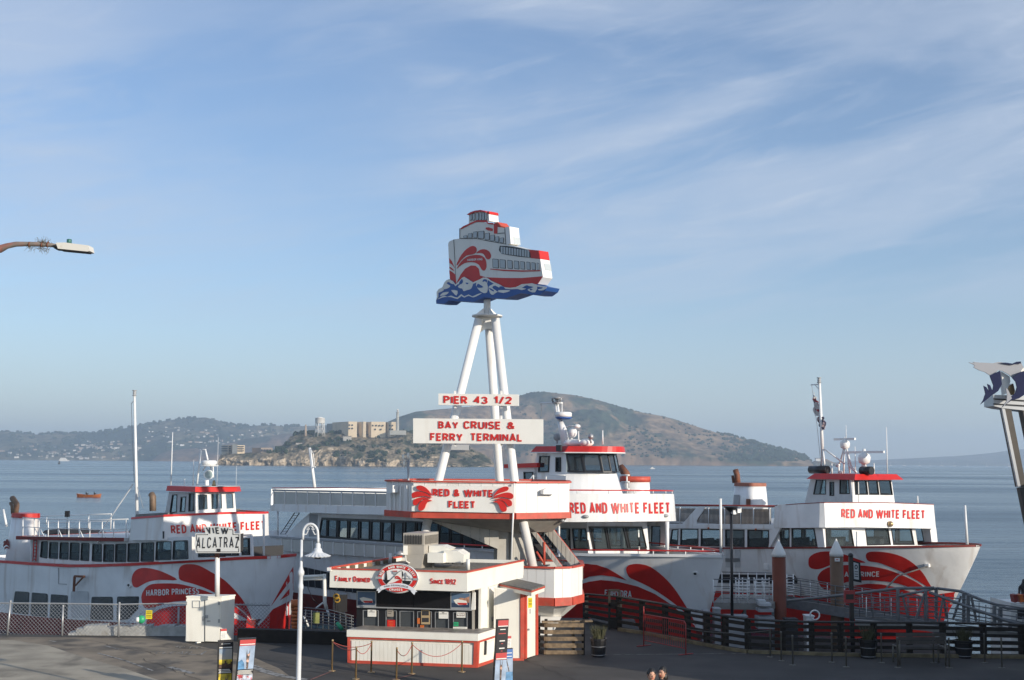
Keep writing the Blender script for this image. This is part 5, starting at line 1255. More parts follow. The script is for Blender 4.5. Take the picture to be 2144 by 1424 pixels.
hs=[[(387,800),(461,800),(461,910),(366,910)],[(488,815),(522,815),(522,920),(488,920)],[(563,799),(630,799),(640,906),(562,906)]]
aP3=b3.ap(*S3([(655,880)])[0],bp3)[0];pf3=-b3.bp(*S3([(965,880)])[0],aP3)[0]
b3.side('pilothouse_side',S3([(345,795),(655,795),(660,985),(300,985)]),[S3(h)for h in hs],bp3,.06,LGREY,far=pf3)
for h in hs:b3.win('side',S3(h),bp3,BLACK,GLASS,.045,far=pf3)
hf=[[(671,802),(762,803),(775,912),(678,912)],[(770,803),(845,803),(858,913),(783,912)],[(852,803),(942,804),(958,914),(866,913)]]
b3.front('pilothouse_front',S3([(648,795),(950,797),(976,985),(660,985)]),[S3(h)for h in hf],aP3,.06,BOATW)
for h in hf:b3.win('front',S3(h),aP3,BLACK,DGLASS,.05)
z0r=V3(b3,*S3([(650,800)])[0],bp3).z
AB=[(b3.ap(*S3([(315,797)])[0],bp3+.3)[0],bp3+.3),(aP3-.45,bp3+.3),(aP3-.45,-pf3-.3),(b3.ap(*S3([(315,797)])[0],bp3+.3)[0],-pf3-.25)]
ca=sum(a for a,b in AB)/4
mb=MB();mb.hexa([b3.w(a,b,z0r)for a,b in AB],[b3.w(ca+(a-ca)*.85,b*.84,z0r+.30)for a,b in AB]);mb.build('pilothouse_roof',RED,b3.T)
mb=MB();mb.hexa([b3.w(aP3+.5,-1.5,z0r-1.2),b3.w(aP3+.9,-1.5,z0r-1.2),b3.w(aP3+.9,1.5,z0r-1.2),b3.w(aP3+.5,1.5,z0r-1.2)],[b3.w(aP3+.4,-1.5,z0r-.75),b3.w(aP3+.9,-1.5,z0r-.75),b3.w(aP3+.9,1.5,z0r-.75),b3.w(aP3+.4,1.5,z0r-.75)]);mb.build('console',DARK,b3.T)
def r3(x,y,b=0.0):return V3(b3,*S3([(x,y)])[0],b)
mb=MB();mb.tube([r3(437,640,.6),r3(412,75,.6)],[.1,.075],8);mb.tube([r3(437,570,.6),r3(421,700,.6)],.05,6);mb.tube([r3(437,570,.6),r3(452,700,.9)],.05,6);mb.tube([r3(450,572,.6),r3(600,680,.2)],.05,6);mb.tube([r3(350,92,.6),r3(413,88,.6)],.04,6);mb.tube([r3(380,92,.6),r3(412,130,.6)],.03,5);mb.build('mast',CLEANW,b3.T)
mb=MB();mb.lathe(r3(410,78,.6),[(.13,0),(.13,.04),(.08,.06),(.1,.1),(.1,.2),(.06,.24),(.13,.27),(.13,.31)],12);mb.build('mast_light',GREY,b3.T)
mb=MB();mb.tube([r3(355,98,.6),r3(395,400,.6),r3(418,640,.6)],.012,4);mb.build('halyard',GREY,b3.T)
FLG=mat('flag_cloth',(.62,.60,.58),.8,var=.1,col2=(.35,.04,.05),c2lo=.55,c2hi=.6,c2scale=2.5)
FLG2=mat('dark_flag_cloth',(.05,.05,.09),.8,col2=(.45,.35,.35),c2lo=.52,c2hi=.6,c2scale=3)
def cloth(name,P,m,wav=.08):
 mb=MB();V,T=tri2d(P,(),3.0);pl=pmap((b3.w(0,.6,0),Vector((b3.n.x,b3.n.y,0))))
 mb.solid(V,T,lambda x,y,d:pl(x,y,d+wav*math.sin(x*.9+y*.25)),.01,-.01);o=mb.build(name,m);return o
o=cloth('flag',S3([(366,145),(374,165),(398,215),(414,245),(422,332),(398,325),(372,318)]),FLG);o['label']='limp white and red flag on the mast of the right ferry';o['category']='flag'
o=cloth('flag',S3([(398,330),(440,330),(455,372),(450,432),(418,412),(402,370)]),FLG2);o['label']='dark crumpled flag hanging below the white flag on the right mast';o['category']='flag'
def radar(x0,x1,y,cx,cy,legs,r=.16):
 q=thing('x','x','x')if False else None
 mb=MB();mb.beam(r3(x0,y),r3(x1,y-4),.12,.12);mb.build('radar_bar',CLEANW,b3.T)
 mb=MB();P=r3(cx,cy);mb.lathe(P,[(r*.6,-r*2),(r*1.5,-r*1.5),(r*1.7,-r*.2),(r*1.5,r*.6),(r*.5,r*1.2),(r*.4,r*2.2)],14);mb.build('radar_drum',CLEANW,b3.T)
 mb=MB()
 for a_,b_ in legs:mb.tube([r3(*a_),r3(*b_)],.05,6)
 mb.build('radar_tripod',CLEANW,b3.T)
radar(523,678,499,602,528,[((595,560),(570,655)),((598,560),(592,752)),((612,560),(655,720)),((615,590),(640,750)),((570,655),(560,680)),((655,700),(690,748)),((630,690),(680,740))])
radar(605,893,596,746,630,[((738,668),(715,752)),((750,668),(765,752)),((742,668),(735,752))],.2)
for x,y0,y1,r_ in((505,678,755,.055),(681,552,752,.03),(820,676,755,.045),(919,408,755,.03),(612,392,500,.02),(340,925,975,.03),(1145,920,975,.05)):P0=S3([(x,y0)])[0];P1=S3([(x,y1)])[0];whip(b3,P0[0],P0[1],P1[1],0 if x<1100 else-2.5,r_)
for x0,x1,y0,y1 in((345,476,702,748),(725,803,711,752)):
 A=r3(x0,(y0+y1)/2,.9);Bz=r3(x1,(y0+y1)/2,.9);mb=MB();mb.tube([A,Bz],.22,12);mb.build('life_raft',BLACK,b3.T)
mb=MB();mb.tube([r3(556,750),r3(556,700)],.05,6);mb.ball(r3(548,690),.14);mb.ball(r3(570,745),.12);mb.build('searchlight',CLEANW,b3.T)
mb=MB();A=V3(b3,2025,1140,0);mb.tube([A,V3(b3,2020.5,1058,0)],[.075,.05],8);mb.build('jackstaff',CLEANW,b3.T)
ASPH=mat('worn_asphalt',(0.058,0.053,0.048),.9,var=.22,vscale=.5,col2=(.095,.086,.074),c2lo=.50,c2hi=.70,c2scale=.16,dirt=(.035,.033,.03),dscale=.5,damt=.55,bump=.004,bscale=40)
CONC=mat('old_concrete',(0.36,0.315,0.24),.9,var=.22,vscale=.7,dirt=(.10,.085,.065),dscale=.6,damt=.7,bump=.004,bscale=30)
PAINTW=mat('worn_white_line',(0.30,0.29,0.27),.9,var=.3,vscale=6,col2=(.10,.095,.085),c2lo=.45,c2hi=.62,c2scale=5)
PAINTR=mat('worn_red_line',(0.22,0.10,0.08),.9,var=.3,vscale=6)
G=lambda x,y:onz(x,y,0)
edge=[(-26,45.6),*[(G(x,y).x,G(x,y).y)for x,y in((0,1327),(130,1329),(250,1330.5),(300,1331))],(-8.8,45.6),(-2.6,46.8),(-1.0,51.5),(5.0,51.0),*[(G(x,y).x,G(x,y).y)for x,y in((1345,1327),(1440,1345),(1519,1360),(1566,1367),(1700,1371),(1800,1374),(2144,1378))],(22,41),(60,41),(60,-60),(-60,-60),(-60,45.6)]
mb=MB();V,T=tri2d(edge);mb.solid([(x,y)for x,y in V],T,lambda x,y,d:Vector((x,y,d)),0.0,-.55);o=mb.build('quay_pavement',ASPH,kind='structure')
for pg in o.data.polygons:
 if abs(pg.normal.z)<.5:pg.use_smooth=False
q=[(-40,20),*[(G(x,y).x,G(x,y).y)for x,y in((560,1500),(330,1424),(260,1400),(180,1378),(100,1352),(30,1341),(-60,1340))]]
mb=MB();V,T=tri2d(q);mb.solid(V,T,lambda x,y,d:Vector((x,y,d)),.007);mb.build('concrete_apron',CONC,kind='structure')
q=[(-60,10),*[(G(x,y).x,G(x,y).y)for x,y in((720,1560),(640,1440),(585,1400),(520,1372),(440,1358),(380,1345),(300,1336),(-60,1333))]]
mb=MB();V,T=tri2d(q);mb.solid(V,T,lambda x,y,d:Vector((x,y,d)),.003);mb.build('brown_paving',mat('brown_worn_paving',(.24,.195,.14),.9,var=.25,vscale=.8,col2=(.12,.105,.085),c2lo=.5,c2hi=.66,c2scale=.7,dirt=(.05,.045,.04),dscale=.9,damt=.8,bump=.004,bscale=40),kind='structure')
mb=MB()
def line(pts,w,m,z=.011):
 P=[G(x,y)for x,y in pts]
 for a,b in zip(P,P[1:]):
  d=(b-a).normalized();n=Vector((-d.y,d.x,0))*w/2;mb.add([a-n+Vector((0,0,z)),b-n+Vector((0,0,z)),b+n+Vector((0,0,z)),a+n+Vector((0,0,z))],[(0,1,2,3)],m=m)
line([(205,1368),(260,1383),(320,1405)],.08,0);line([(104,1342),(118,1344.5)],.08,0);line([(524,1394),(560,1408),(590,1416)],.32,0);line([(590,1416),(640,1424)],.25,0)
line([(220,1353),(250,1360)],.08,0);line([(378,1370),(420,1371.5),(432,1364)],.08,0);line([(1240,1372),(1330,1371),(1440,1370),(1650,1368)],.05,0)
line([(695,1406),(650,1424)],.07,1);line([(866,1413),(820,1424)],.09,1);line([(355,1397),(405,1411)],.2,0)
mb.build('ground_marking',[PAINTW,PAINTR],kind='structure')
mb=MB();lettering(mb,'KEEP',[(372,1353),(424,1356),(422,1360),(366,1357)],lambda x,y,d:G(x,y)+Vector((0,0,.013)),0,bold=.05);lettering(mb,'CLEAR',[(335,1364),(405,1365),(398,1370),(322,1369)],lambda x,y,d:G(x,y)+Vector((0,0,.013)),0,bold=.05)
mb.build('worn_ground_lettering',PAINTW,kind='structure')
STR=mat('kerb_timber',(.075,.06,.045),.9,var=.35,vscale=4,bump=.006,bscale=20)
ks=[(-8.8,45.7),(-2.9,46.6)]
A=G(498,1344);Bz=G(738,1352);mb=MB();mb.beam(Vector((A.x,A.y+.2,.22)),Vector((Bz.x,Bz.y+.2,.22)),.35,.44);o=mb.build('kerb_timber',DWOOD);o['label']='dark kerb timber running from the white cabinet to the ticket booth';o['category']='kerb'
A=G(140,1331);Bz=G(394,1333);mb=MB()
n_=16
for i in range(n_):
 a=A.lerp(Bz,i/n_);b=A.lerp(Bz,(i+1)/n_);h=.36+.012*math.sin(i*2.1)+(-.05 if i%6==5 else 0);h=h*min(1,.3+i*.35)
 mb.hexa([(a.x,a.y+.10,0),(b.x,b.y+.10,0),(b.x,b.y+.55,0),(a.x,a.y+.55,0)],[(a.x,a.y+.14,h*(.9 if i else .5)),(b.x,b.y+.14,h),(b.x,b.y+.45,h+.03),(a.x,a.y+.45,h)])
o=mb.build('concrete_barrier',mat('pale_concrete',(.42,.42,.40),.9,var=.2,vscale=3,dirt=(.2,.17,.12),dscale=3,damt=.6));o['label']='long low chipped concrete barrier lying behind the chain link fence';o['category']='barrier'
mb=MB()
pts=[G(x,y)for x,y in((1296,1321),(1345,1328),(1440,1346),(1519,1361),(1566,1368),(1700,1372),(1800,1375),(2144,1379))]
for a,b in zip(pts,pts[1:]):mb.beam(a+Vector((0,0,.06)),b+Vector((0,0,.06)),.16,.11)
o=mb.build('kerb',mat('kerb_edge_paint',(.16,.13,.075),.9,var=.3,vscale=3));o['label']='low kerb running along the foot of the dark timber fence';o['category']='kerb'
pile0=thing('quay_pile','dark round timber pile under the edge of the quay','pile',(-22,45.2,-4),group='timber piles under the quay edge')
mb=MB();mb.tube([(0,0,0),(0,0,3.4)],.2,8);mb.build('shaft',DWOOD,pile0,local=True)
for x,y in((-18,45.2),(-14,45.2),(-10,45.2),(6.6,45.4),(9,41.6),(12,41.2),(15,41),(18,40.8)):dup(pile0,(x,y,-4))
TY=46.0
TW=thing('lookout_tower','white boarded lookout platform with red trim, tripod legs and outside stairs behind the ticket booth','tower',(-.2,47.5,0))
def top_xy(px,Y):P=atY(px,1040,Y);return Vector((P.x,P.y))
fp=[top_xy(809,47.0),top_xy(865,45.6),top_xy(1079,45.1),top_xy(1192,46.2),Vector((2.25,49.4)),Vector((.9,51)),Vector((-4.0,50.8))]
zT=zat(fp[2].x,fp[2].y,1012);zB=zat(fp[2].x,fp[2].y,1074);zR=zat(fp[2].x,fp[2].y,1087)
cen=sum(fp,Vector((0,0)))/len(fp)
def parapet(fp,z0,z1,bw,faces,parent,m,capm,bandm,zr,capw=.16,vis=None):
 n=len(fp)
 for i in faces:
  a,b=fp[i],fp[(i+1)%n];d=(b-a);L_=d.length;d=d/L_;nn=Vector((d.y,-d.x));
  if nn.dot(a-sum(fp,Vector((0,0)))/n)<0:nn=-nn
  k=max(1,round(L_/bw))
  for j in range(k):
   p=a+d*(L_*j/k+.006);q=a+d*(L_*(j+1)/k-.006);off=nn*random.uniform(.0,.006)
   P=[p+off,q+off,q+off-nn*.05,p+off-nn*.05]
   mb=MB();mb.hexa([(v.x,v.y,z0)for v in P],[(v.x,v.y,z1+random.uniform(-.003,.003))for v in P]);mb.build('board',m,parent)
  mb=MB();mb.beam((a.x-nn.x*.06,a.y-nn.y*.06,(z0+z1)/2),(b.x-nn.x*.06,b.y-nn.y*.06,(z0+z1)/2),.03,z1-z0-.02);mb.build('backing',m,parent)
  e=d*.0
  A=a-d*.0;Bq=b
  mb=MB();mb.beam((A.x,A.y,z1+.035),(Bq.x,Bq.y,z1+.035),capw,.06);mb.build('top_rail',capm,parent)
  mb=MB();mb.beam((A.x+nn.x*.03,A.y+nn.y*.03,(zr+z0)/2),(Bq.x+nn.x*.03,Bq.y+nn.y*.03,(zr+z0)/2),.10,z0-zr);mb.build('red_band',bandm,parent)
parapet(fp,zB,zT,.43,(1,2,3,4,5,6),TW,WHITE,REDT,REDT,zR)
parapet(fp,zB,zT,.17,(0,),TW,WHITE,REDT,REDT,zR)
mb=MB();mb.hexa([(v.x,v.y,zR+.05)for v in fp],[(v.x,v.y,zB-.02)for v in fp]);mb.build('platform_floor',GREY,TW)
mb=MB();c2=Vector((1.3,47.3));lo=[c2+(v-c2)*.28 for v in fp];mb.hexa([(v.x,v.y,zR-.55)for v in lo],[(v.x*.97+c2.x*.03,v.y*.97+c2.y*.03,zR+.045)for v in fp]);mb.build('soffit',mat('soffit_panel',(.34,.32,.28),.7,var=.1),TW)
f0,f1=fp[1],fp[2];pl=vplane(f0,f1);pm=pmap((pl[0],pl[1]))
sg=thing('fleet_sign','white sign board with raised red splash emblems on the front of the lookout platform','sign',(f0.x,f0.y,zB))
mb=MB();shape(mb,[(864,1017),(1078,1019),(1078,1074),(864,1070)],pm,.16,.06);mb.build('board',SIGNW,sg)
mb=MB();lettering(mb,'RED & WHITE',[(908,1023),(1034,1025.5),(1034,1041),(908,1038.5)],pm,.20,.165,.11);mb.build('lettering',RED,sg)
mb=MB();lettering(mb,'FLEET',[(941,1048),(997,1049),(997,1064.5),(941,1063.5)],pm,.20,.165,.11);mb.build('lettering',RED,sg)
Zc=lambda P:C(P,800,990,.2177)
feath=[[(345,130),(375,120),(420,135),(460,170),(490,215),(470,205),(430,185),(380,170),(350,155)],[(298,215),(310,190),(350,178),(400,185),(450,205),(490,235),(440,225),(390,222),(340,235),(310,238)],[(310,285),(320,258),(360,240),(420,235),(480,245),(430,248),(390,262),(365,285),(345,308),(320,308)],[(362,330),(375,290),(405,262),(440,252),(492,268),(455,275),(435,300),(420,340),(395,362),(368,355)]]
for i,P in enumerate(feath):
 mb=MB();shape(mb,bez(Zc(P),3),pm,.26,.165);mb.build('splash',RED,sg)
 mb=MB();shape(mb,bez(Zc([(1568-x,y+10)for x,y in P]),3),pm,.26,.165);mb.build('splash',RED,sg)
pr=pmap(vplane(fp[2],fp[3])[:2]);mb=MB();shape(mb,Zc([(1515,165),(1550,148),(1625,152),(1640,175),(1640,205),(1515,205)]),pr,.28,.06);mb.build('speaker_box',CLEANW,TW)
plf=pmap(vplane(fp[0],fp[1])[:2]);mb=MB();shape(mb,Zc([(106,120),(168,120),(168,190),(106,190)]),plf,.3,.04);mb.build('lamp_housing',CLEANW,TW)
for x in(95,132,190,250):mb=MB();A=plf(*Zc([(x,120)])[0],.06);Bq=plf(*Zc([(x,360)])[0],.06);mb.beam(A,Bq,.05,.06);mb.build('conduit',CLEANW,TW)
P=pr(*Zc([(1760,460)])[0],-.2);mb=MB();mb.tube([P+Vector((0,0,.3)),P],.06,8);mb.ball(P,.09);mb.build('floodlight',STEEL,TW)
mb=MB();A=pm(1078,1012,.12);mb.tube([A,(A.x-.1,A.y,zat(A.x,A.y,1178))],.035,6);mb.build('drain_pipe',CLEANW,TW)
hub=atY(1020,662,46.9);sA=hub.y/F
def leg(pt,pb,Yt,Yb,pe=None,Ye=None,r=.165):
 pts=[atY(pt[0],pt[1],Yt),atY(pb[0],pb[1],Yb)]
 if pe:pts.append(atY(pe[0],pe[1],Ye))
 mb=MB();mb.tube(pts,r,18);mb.build('leg',WHITE,TW)
leg((1003,668),(918,1007),46.7,46.6,(893,1100),46.6);leg((1023,672),(1046,1007),47.1,48.4,(1049,1070),48.6);leg((1037,668),(1077,1007),46.6,45.9,(1116,1188),45.6)
A=atY(893,1100,46.6);mb=MB();mb.tube([A,(A.x-.3,A.y,0)],.165,16);mb.build('leg',WHITE,TW)
mb=MB();mb.tube([atY(1049,1070,48.6),atY(1052,1200,48.8)],.165,16);mb.build('leg',WHITE,TW)
mb=MB();mb.lathe(hub,[(.58,-.03),(.58,.03)],24);mb.build('top_plate',WHITE,TW)
mb=MB()
for k in range(4):a=k*math.pi/2+.5;d=Vector((math.cos(a),math.sin(a),0));mb.prism([hub+d*.15+Vector((0,0,.03)),hub+d*.5+Vector((0,0,.03)),hub+d*.15+Vector((0,0,.3))],Vector((-d.y,d.x,0))*.03)
mb.build('gusset',WHITE,TW)
pmh=pmap((Vector((0,hub.y,0)),Vector((0,-1,0))))
mb=MB();shape(mb,[(997,664),(1046,664),(1044,690),(1035,688),(1020,689),(1012,691),(1005,697),(992,700)],pmh,.05,-.05);mb.build('web_plate',WHITE,TW)
mb=MB();mb.tube([hub,atY(1020,600,46.9)],.135,14);mb.build('mast',WHITE,TW)
pmB=pmap((Vector((0,45.55,0)),Vector((-.10,-.995,0)).normalized()))
def board(box,words,lab,nm='sign_board'):
 (x0,y0,x1,y1),dz=box,2
 P0=pmB(x0,y1);s_=thing(nm,lab,'sign',P0)
 mb=MB();shape(mb,[(x0,y0),(x1,y0+dz),(x1,y1+dz),(x0,y1)],pmB,.0,-.16);mb.build('board',SIGNW,s_)
 for w,b in words:mb=MB();lettering(mb,w,[(b[0],b[1]),(b[2],b[1]+1.2),(b[2],b[3]+1.2),(b[0],b[3])],pmB,.028,.003,.095);mb.build('lettering',RED,s_)
 mb=MB()
 for xx in((946,952),(1044,1049)):mb.beam(pmB(xx[1],y0-6,-.12),pmB(xx[1],y1+6,-.2),.08,.14,(0,1,0))
 mb.build('bracket',WHITE,s_)
board((918,824,1086,848),[('PIER',(929,828.5,979,845)),('43',(992,829,1021,845)),('1/2',(1034,829,1072,845))],'small white pier number sign fixed across the tripod legs')
board((865,876,1137,928),[('BAY',(918,881.5,960,897)),('CRUISE',(971,881.5,1049,898)),('&',(1062,883,1078,898)),('FERRY',(901,906.5,969,923)),('TERMINAL',(985,906.5,1094,923.5))],'wide white terminal sign below the pier number sign on the tripod')
def yslab(nm,P,Y,t,m,parent=TW,slope=0.0):
 n=Vector((slope,-1,0)).normalized();pm_=pmap((Vector((0,Y,0)),n));mb=MB();shape(mb,P,pm_,0,-t);return mb.build(nm,m,parent)
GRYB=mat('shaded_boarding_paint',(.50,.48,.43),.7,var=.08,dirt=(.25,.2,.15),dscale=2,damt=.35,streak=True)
for k in range(7):
 xa=905+k*20;xb=xa+19.4;ya=1090+0;f=lambda x:1092+(x-905)*.42
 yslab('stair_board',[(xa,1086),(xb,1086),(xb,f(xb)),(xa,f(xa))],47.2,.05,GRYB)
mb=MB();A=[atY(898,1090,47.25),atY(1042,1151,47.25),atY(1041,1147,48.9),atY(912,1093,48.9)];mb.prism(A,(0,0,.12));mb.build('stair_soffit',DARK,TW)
mb=MB()
for i in range(10):t=i/9;P=atY(lerp(905,1035,t),lerp(1090,1146,t),47.3);mb.box(P.x-.15,P.x+.15,P.y,P.y+1.5,P.z+.12,P.z+.17)
mb.build('tread',GREY,TW)
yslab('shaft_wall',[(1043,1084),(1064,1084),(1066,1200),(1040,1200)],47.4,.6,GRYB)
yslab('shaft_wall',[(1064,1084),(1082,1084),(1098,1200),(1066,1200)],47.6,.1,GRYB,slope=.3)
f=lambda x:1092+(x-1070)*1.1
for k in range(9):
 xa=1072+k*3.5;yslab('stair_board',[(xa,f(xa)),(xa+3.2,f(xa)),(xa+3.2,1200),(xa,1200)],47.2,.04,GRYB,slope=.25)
NW=[(1148,1092),(1162,1092),(1224,1187),(1196,1187),(1170,1150)]
def flight(top0,top1,w0,w1,Y,nm):
 k=9
 for i in range(k):
  t0,t1=i/k,(i+1)/k-.012
  a=(lerp(top0[0],top1[0],t0),lerp(top0[1],top1[1],t0));b=(lerp(top0[0],top1[0],t1),lerp(top0[1],top1[1],t1))
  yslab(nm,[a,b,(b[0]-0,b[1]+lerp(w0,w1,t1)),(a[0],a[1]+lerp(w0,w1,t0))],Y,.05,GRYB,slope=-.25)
 A=atY(top0[0],top0[1],Y);Bq=atY(top1[0],top1[1],Y);mb=MB();mb.beam(A,Bq,.14,.07);mb.build('stair_rail_cap',REDT,TW)
flight((1140,1085),(1221,1188),30,28,48.0,'stair_board')
flight((1108,1095),(1178,1188),14,14,46.9,'stair_board')
mb=MB();mb.tube([atY(1123,1155,46.6),atY(1139,1180,46.6)],.05,6);mb.tube([atY(1139.5,1135,46.6),atY(1139.5,1183,46.6)],.05,6);mb.build('handrail',REDT,TW)
mb=MB()
for i in range(12):t=i/11;P=atY(lerp(1120,1195,t),lerp(1108,1205,t),47);mb.box(P.x-.14,P.x+.14,P.y,P.y+1.0,P.z-.04,P.z)
mb.build('tread',DARK,TW)
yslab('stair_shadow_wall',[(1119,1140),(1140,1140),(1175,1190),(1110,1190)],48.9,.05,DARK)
lf=[top_xy(1080,45.4)];lf=[atY(1085,1230,45.6),atY(1160,1230,45.2),atY(1196,1230,45.5),atY(1219,1230,46.5),atY(1216,1230,48.4),atY(1085,1230,48.6)];lf=[Vector((p.x,p.y))for p in lf]
z1=zat(lf[1].x,lf[1].y,1191);z0=zat(lf[1].x,lf[1].y,1252);zr_=zat(lf[1].x,lf[1].y,1269)
parapet(lf,z0,z1,.36,(0,1,2,3,4),TW,WHITE,REDT,REDT,zr_)
mb=MB();mb.hexa([(v.x,v.y,zr_+.03)for v in lf],[(v.x,v.y,z0-.02)for v in lf]);mb.build('platform_floor',GREY,TW)
mb=MB();A=[Vector((v.x,v.y,zr_+.03))for v in lf[:4]];
lo=[Vector((lerp(1.6,v.x,.35),lerp(47,v.y,.3),zr_-.55))for v in lf];mb.hexa(lo,[Vector((lerp(1.6,v.x,.93),lerp(47,v.y,.93),zr_+.025))for v in lf]);mb.build('soffit',WHITE,TW)
mb=MB();P=atY(1135,1310,46.4);mb.hexa([(P.x-.4,P.y-.3,0),(P.x+.35,P.y-.3,0),(P.x+.35,P.y+.5,0),(P.x-.4,P.y+.5,0)],[(P.x-.3,P.y-.3,zr_-.5),(P.x+.7,P.y-.3,zr_-.5),(P.x+.7,P.y+.5,zr_-.5),(P.x-.3,P.y+.5,zr_-.5)]);mb.build('support',WHITE,TW)
mb=MB();P=atY(1060,1300,48.2);mb.box(P.x-.5,P.x+.5,P.y,P.y+.8,0,zR-.5);mb.build('support',GRYB,TW)
cp=thing('camera_pole','slim grey pole with pale box antennas at the left corner of the lookout platform','pole',atY(855,1008,48))
mb=MB();mb.tube([atY(855,1080,48),atY(855,950,48)],.045,8);mb.build('pole',STEEL,cp)
for x0,x1,y0,y1 in((852,857,948,962),(842.5,846.5,951,966),(844,848,964,978)):mb=MB();A=atY((x0+x1)/2,y1,47.9);Bq=atY((x0+x1)/2,y0,47.9);mb.tube([A,Bq],.045,8);mb.build('antenna',CREAM,cp)
mb=MB();mb.tube([atY(844,968,48),atY(855,966,48)],.02,5);mb.build('bracket',STEEL,cp)
SB=thing('boat_sign','huge painted cut-out of a ferry riding blue waves on top of the tripod mast','sign',atY(1020,632,46.9))
bn=Vector((-.74,-.672,0)).normalized();bd=-bn
PB0=Vector((hub.x,hub.y,0))+bn*.3
pms=pmap((PB0,bn));Bx=lambda P:C(P,900,430,.15453)
def sgn(nm,P,d0,d1,m,cell=None,sm=0):mb=MB();shape(mb,bez(Bx(P),sm)if sm else Bx(P),pms,d0,d1,cell=cell);return mb.build(nm,m,SB)
TH=-.47
hullP=[(248,520),(262,490),(325,462),(420,448),(640,452),(780,478),(1036,525),(1300,590),(1475,612),(1495,730),(1530,975),(1465,1065),(1380,1075),(1000,1180),(360,1200),(270,1000)]
sgn('hull_board',hullP,0,TH,SIGNW)
sgn('deckhouse_board',[(402,450),(405,315),(450,285),(560,235),(700,225),(790,240),(870,245),(905,250),(915,290),(1018,312),(1030,528),(800,485),(640,453)],-.004,TH+.06,SIGNW)
sgn('pilothouse_board',[(525,245),(528,130),(600,92),(680,74),(770,95),(785,215),(700,205),(600,218)],-.008,TH+.1,SIGNW)
sgn('pilothouse_roof',[(512,128),(560,95),(620,74),(700,64),(765,85),(775,100),(690,88),(610,98),(535,135)],.05,TH,RED)
sgn('funnel_board',[(1018,312),(1022,305),(1032,530),(1040,535)],.0,TH,SIGNW)
sgn('wave_board',[(100,1335),(98,1290),(110,1240),(105,1180),(130,1140),(185,1110),(215,1040),(270,1003),(330,1030),(362,1075),(400,1040),(450,985),(480,970),(560,1020),(600,1045),(680,1010),(740,980),(800,990),(840,1020),(900,1050),(960,1075),(1020,1110),(1100,1120),(1180,1110),(1260,1070),(1330,1065),(1400,1058),(1480,1085),(1600,1110),(1575,1160),(1500,1215),(1400,1215),(1250,1190),(1140,1230),(1030,1265),(900,1260),(750,1250),(600,1310),(400,1300),(270,1290),(210,1335)],.05,TH-.12,BLUE)
foam=[[(205,1110),(215,1040),(270,1005),(320,1030),(345,1070),(300,1060),(270,1040),(240,1060),(290,1090),(270,1120),(210,1140)],[(110,1190),(130,1145),(180,1115),(205,1150),(150,1180)],[(150,1230),(190,1185),(270,1175),(240,1210),(180,1225)],[(385,1070),(430,1010),(480,975),(560,1025),(600,1050),(575,1130),(520,1150),(470,1165),(455,1130),(420,1125),(395,1100),(440,1060),(455,1010),(430,1060)],[(640,1085),(660,1030),(740,985),(800,990),(790,1060),(800,1110),(790,1180),(740,1190),(680,1150)],[(810,1110),(850,1080),(900,1060),(960,1080),(1000,1110),(960,1120),(900,1090),(860,1110),(900,1150),(970,1150),(1060,1150),(1105,1160),(1010,1190),(930,1175),(870,1215),(830,1190)],[(305,1150),(390,1160),(375,1225),(335,1190)],[(118,1275),(160,1245),(210,1225),(250,1240),(300,1225),(340,1240),(390,1250),(440,1205),(480,1235),(540,1210),(590,1235),(660,1205),(720,1190),(665,1225),(600,1250),(540,1228),(480,1252),(440,1230),(390,1272),(300,1245),(210,1245),(150,1265)],[(1120,1140),(1180,1120),(1260,1085),(1340,1068),(1470,1090),(1440,1180),(1370,1170),(1340,1140),(1420,1110),(1330,1095),(1260,1120),(1320,1130),(1260,1150),(1200,1135)],[(1480,1140),(1530,1130),(1560,1110),(1600,1112),(1560,1150),(1500,1155)]]
for P in foam:sgn('foam',P,.056,.051,SIGNW,sm=2)
sgn('foam_edge',[(98,1290),(110,1240),(105,1180),(130,1140),(185,1110),(215,1040),(270,1003),(330,1030),(362,1075),(400,1040),(450,985),(480,970),(560,1020),(600,1045),(680,1010),(740,980),(800,990),(840,1020),(900,1050),(960,1075),(1020,1110),(1100,1120),(1180,1110),(1260,1070),(1330,1065),(1400,1058),(1480,1085),(1600,1110),(1590,1125),(1480,1105),(1400,1080),(1330,1085),(1260,1092),(1180,1132),(1100,1140),(1020,1130),(900,1075),(800,1015),(740,1005),(680,1032),(600,1068),(560,1045),(480,995),(455,1005),(400,1065),(362,1098),(330,1055),(270,1028),(235,1055),(205,1130),(150,1160),(130,1190),(130,1245)],.058,.052,SIGNW)
curl=[[(410,1060),(450,1000),(465,1040),(440,1070)],[(730,1040),(745,1005),(790,1010),(785,1050),(765,1030)],[(650,1110),(690,1120),(740,1110),(700,1080),(665,1065)],[(820,1120),(880,1150),(880,1170),(835,1145)],[(905,1130),(950,1165),(920,1165)],[(955,1110),(1000,1100),(1035,1130),(990,1145)],[(500,1050),(540,1055),(520,1072)],[(1290,1105),(1330,1085),(1360,1100),(1320,1112)],[(1370,1130),(1410,1140),(1380,1155)]]
for P in curl:sgn('wave_detail',P,.064,.059,BLUE,sm=2)
PT=.012
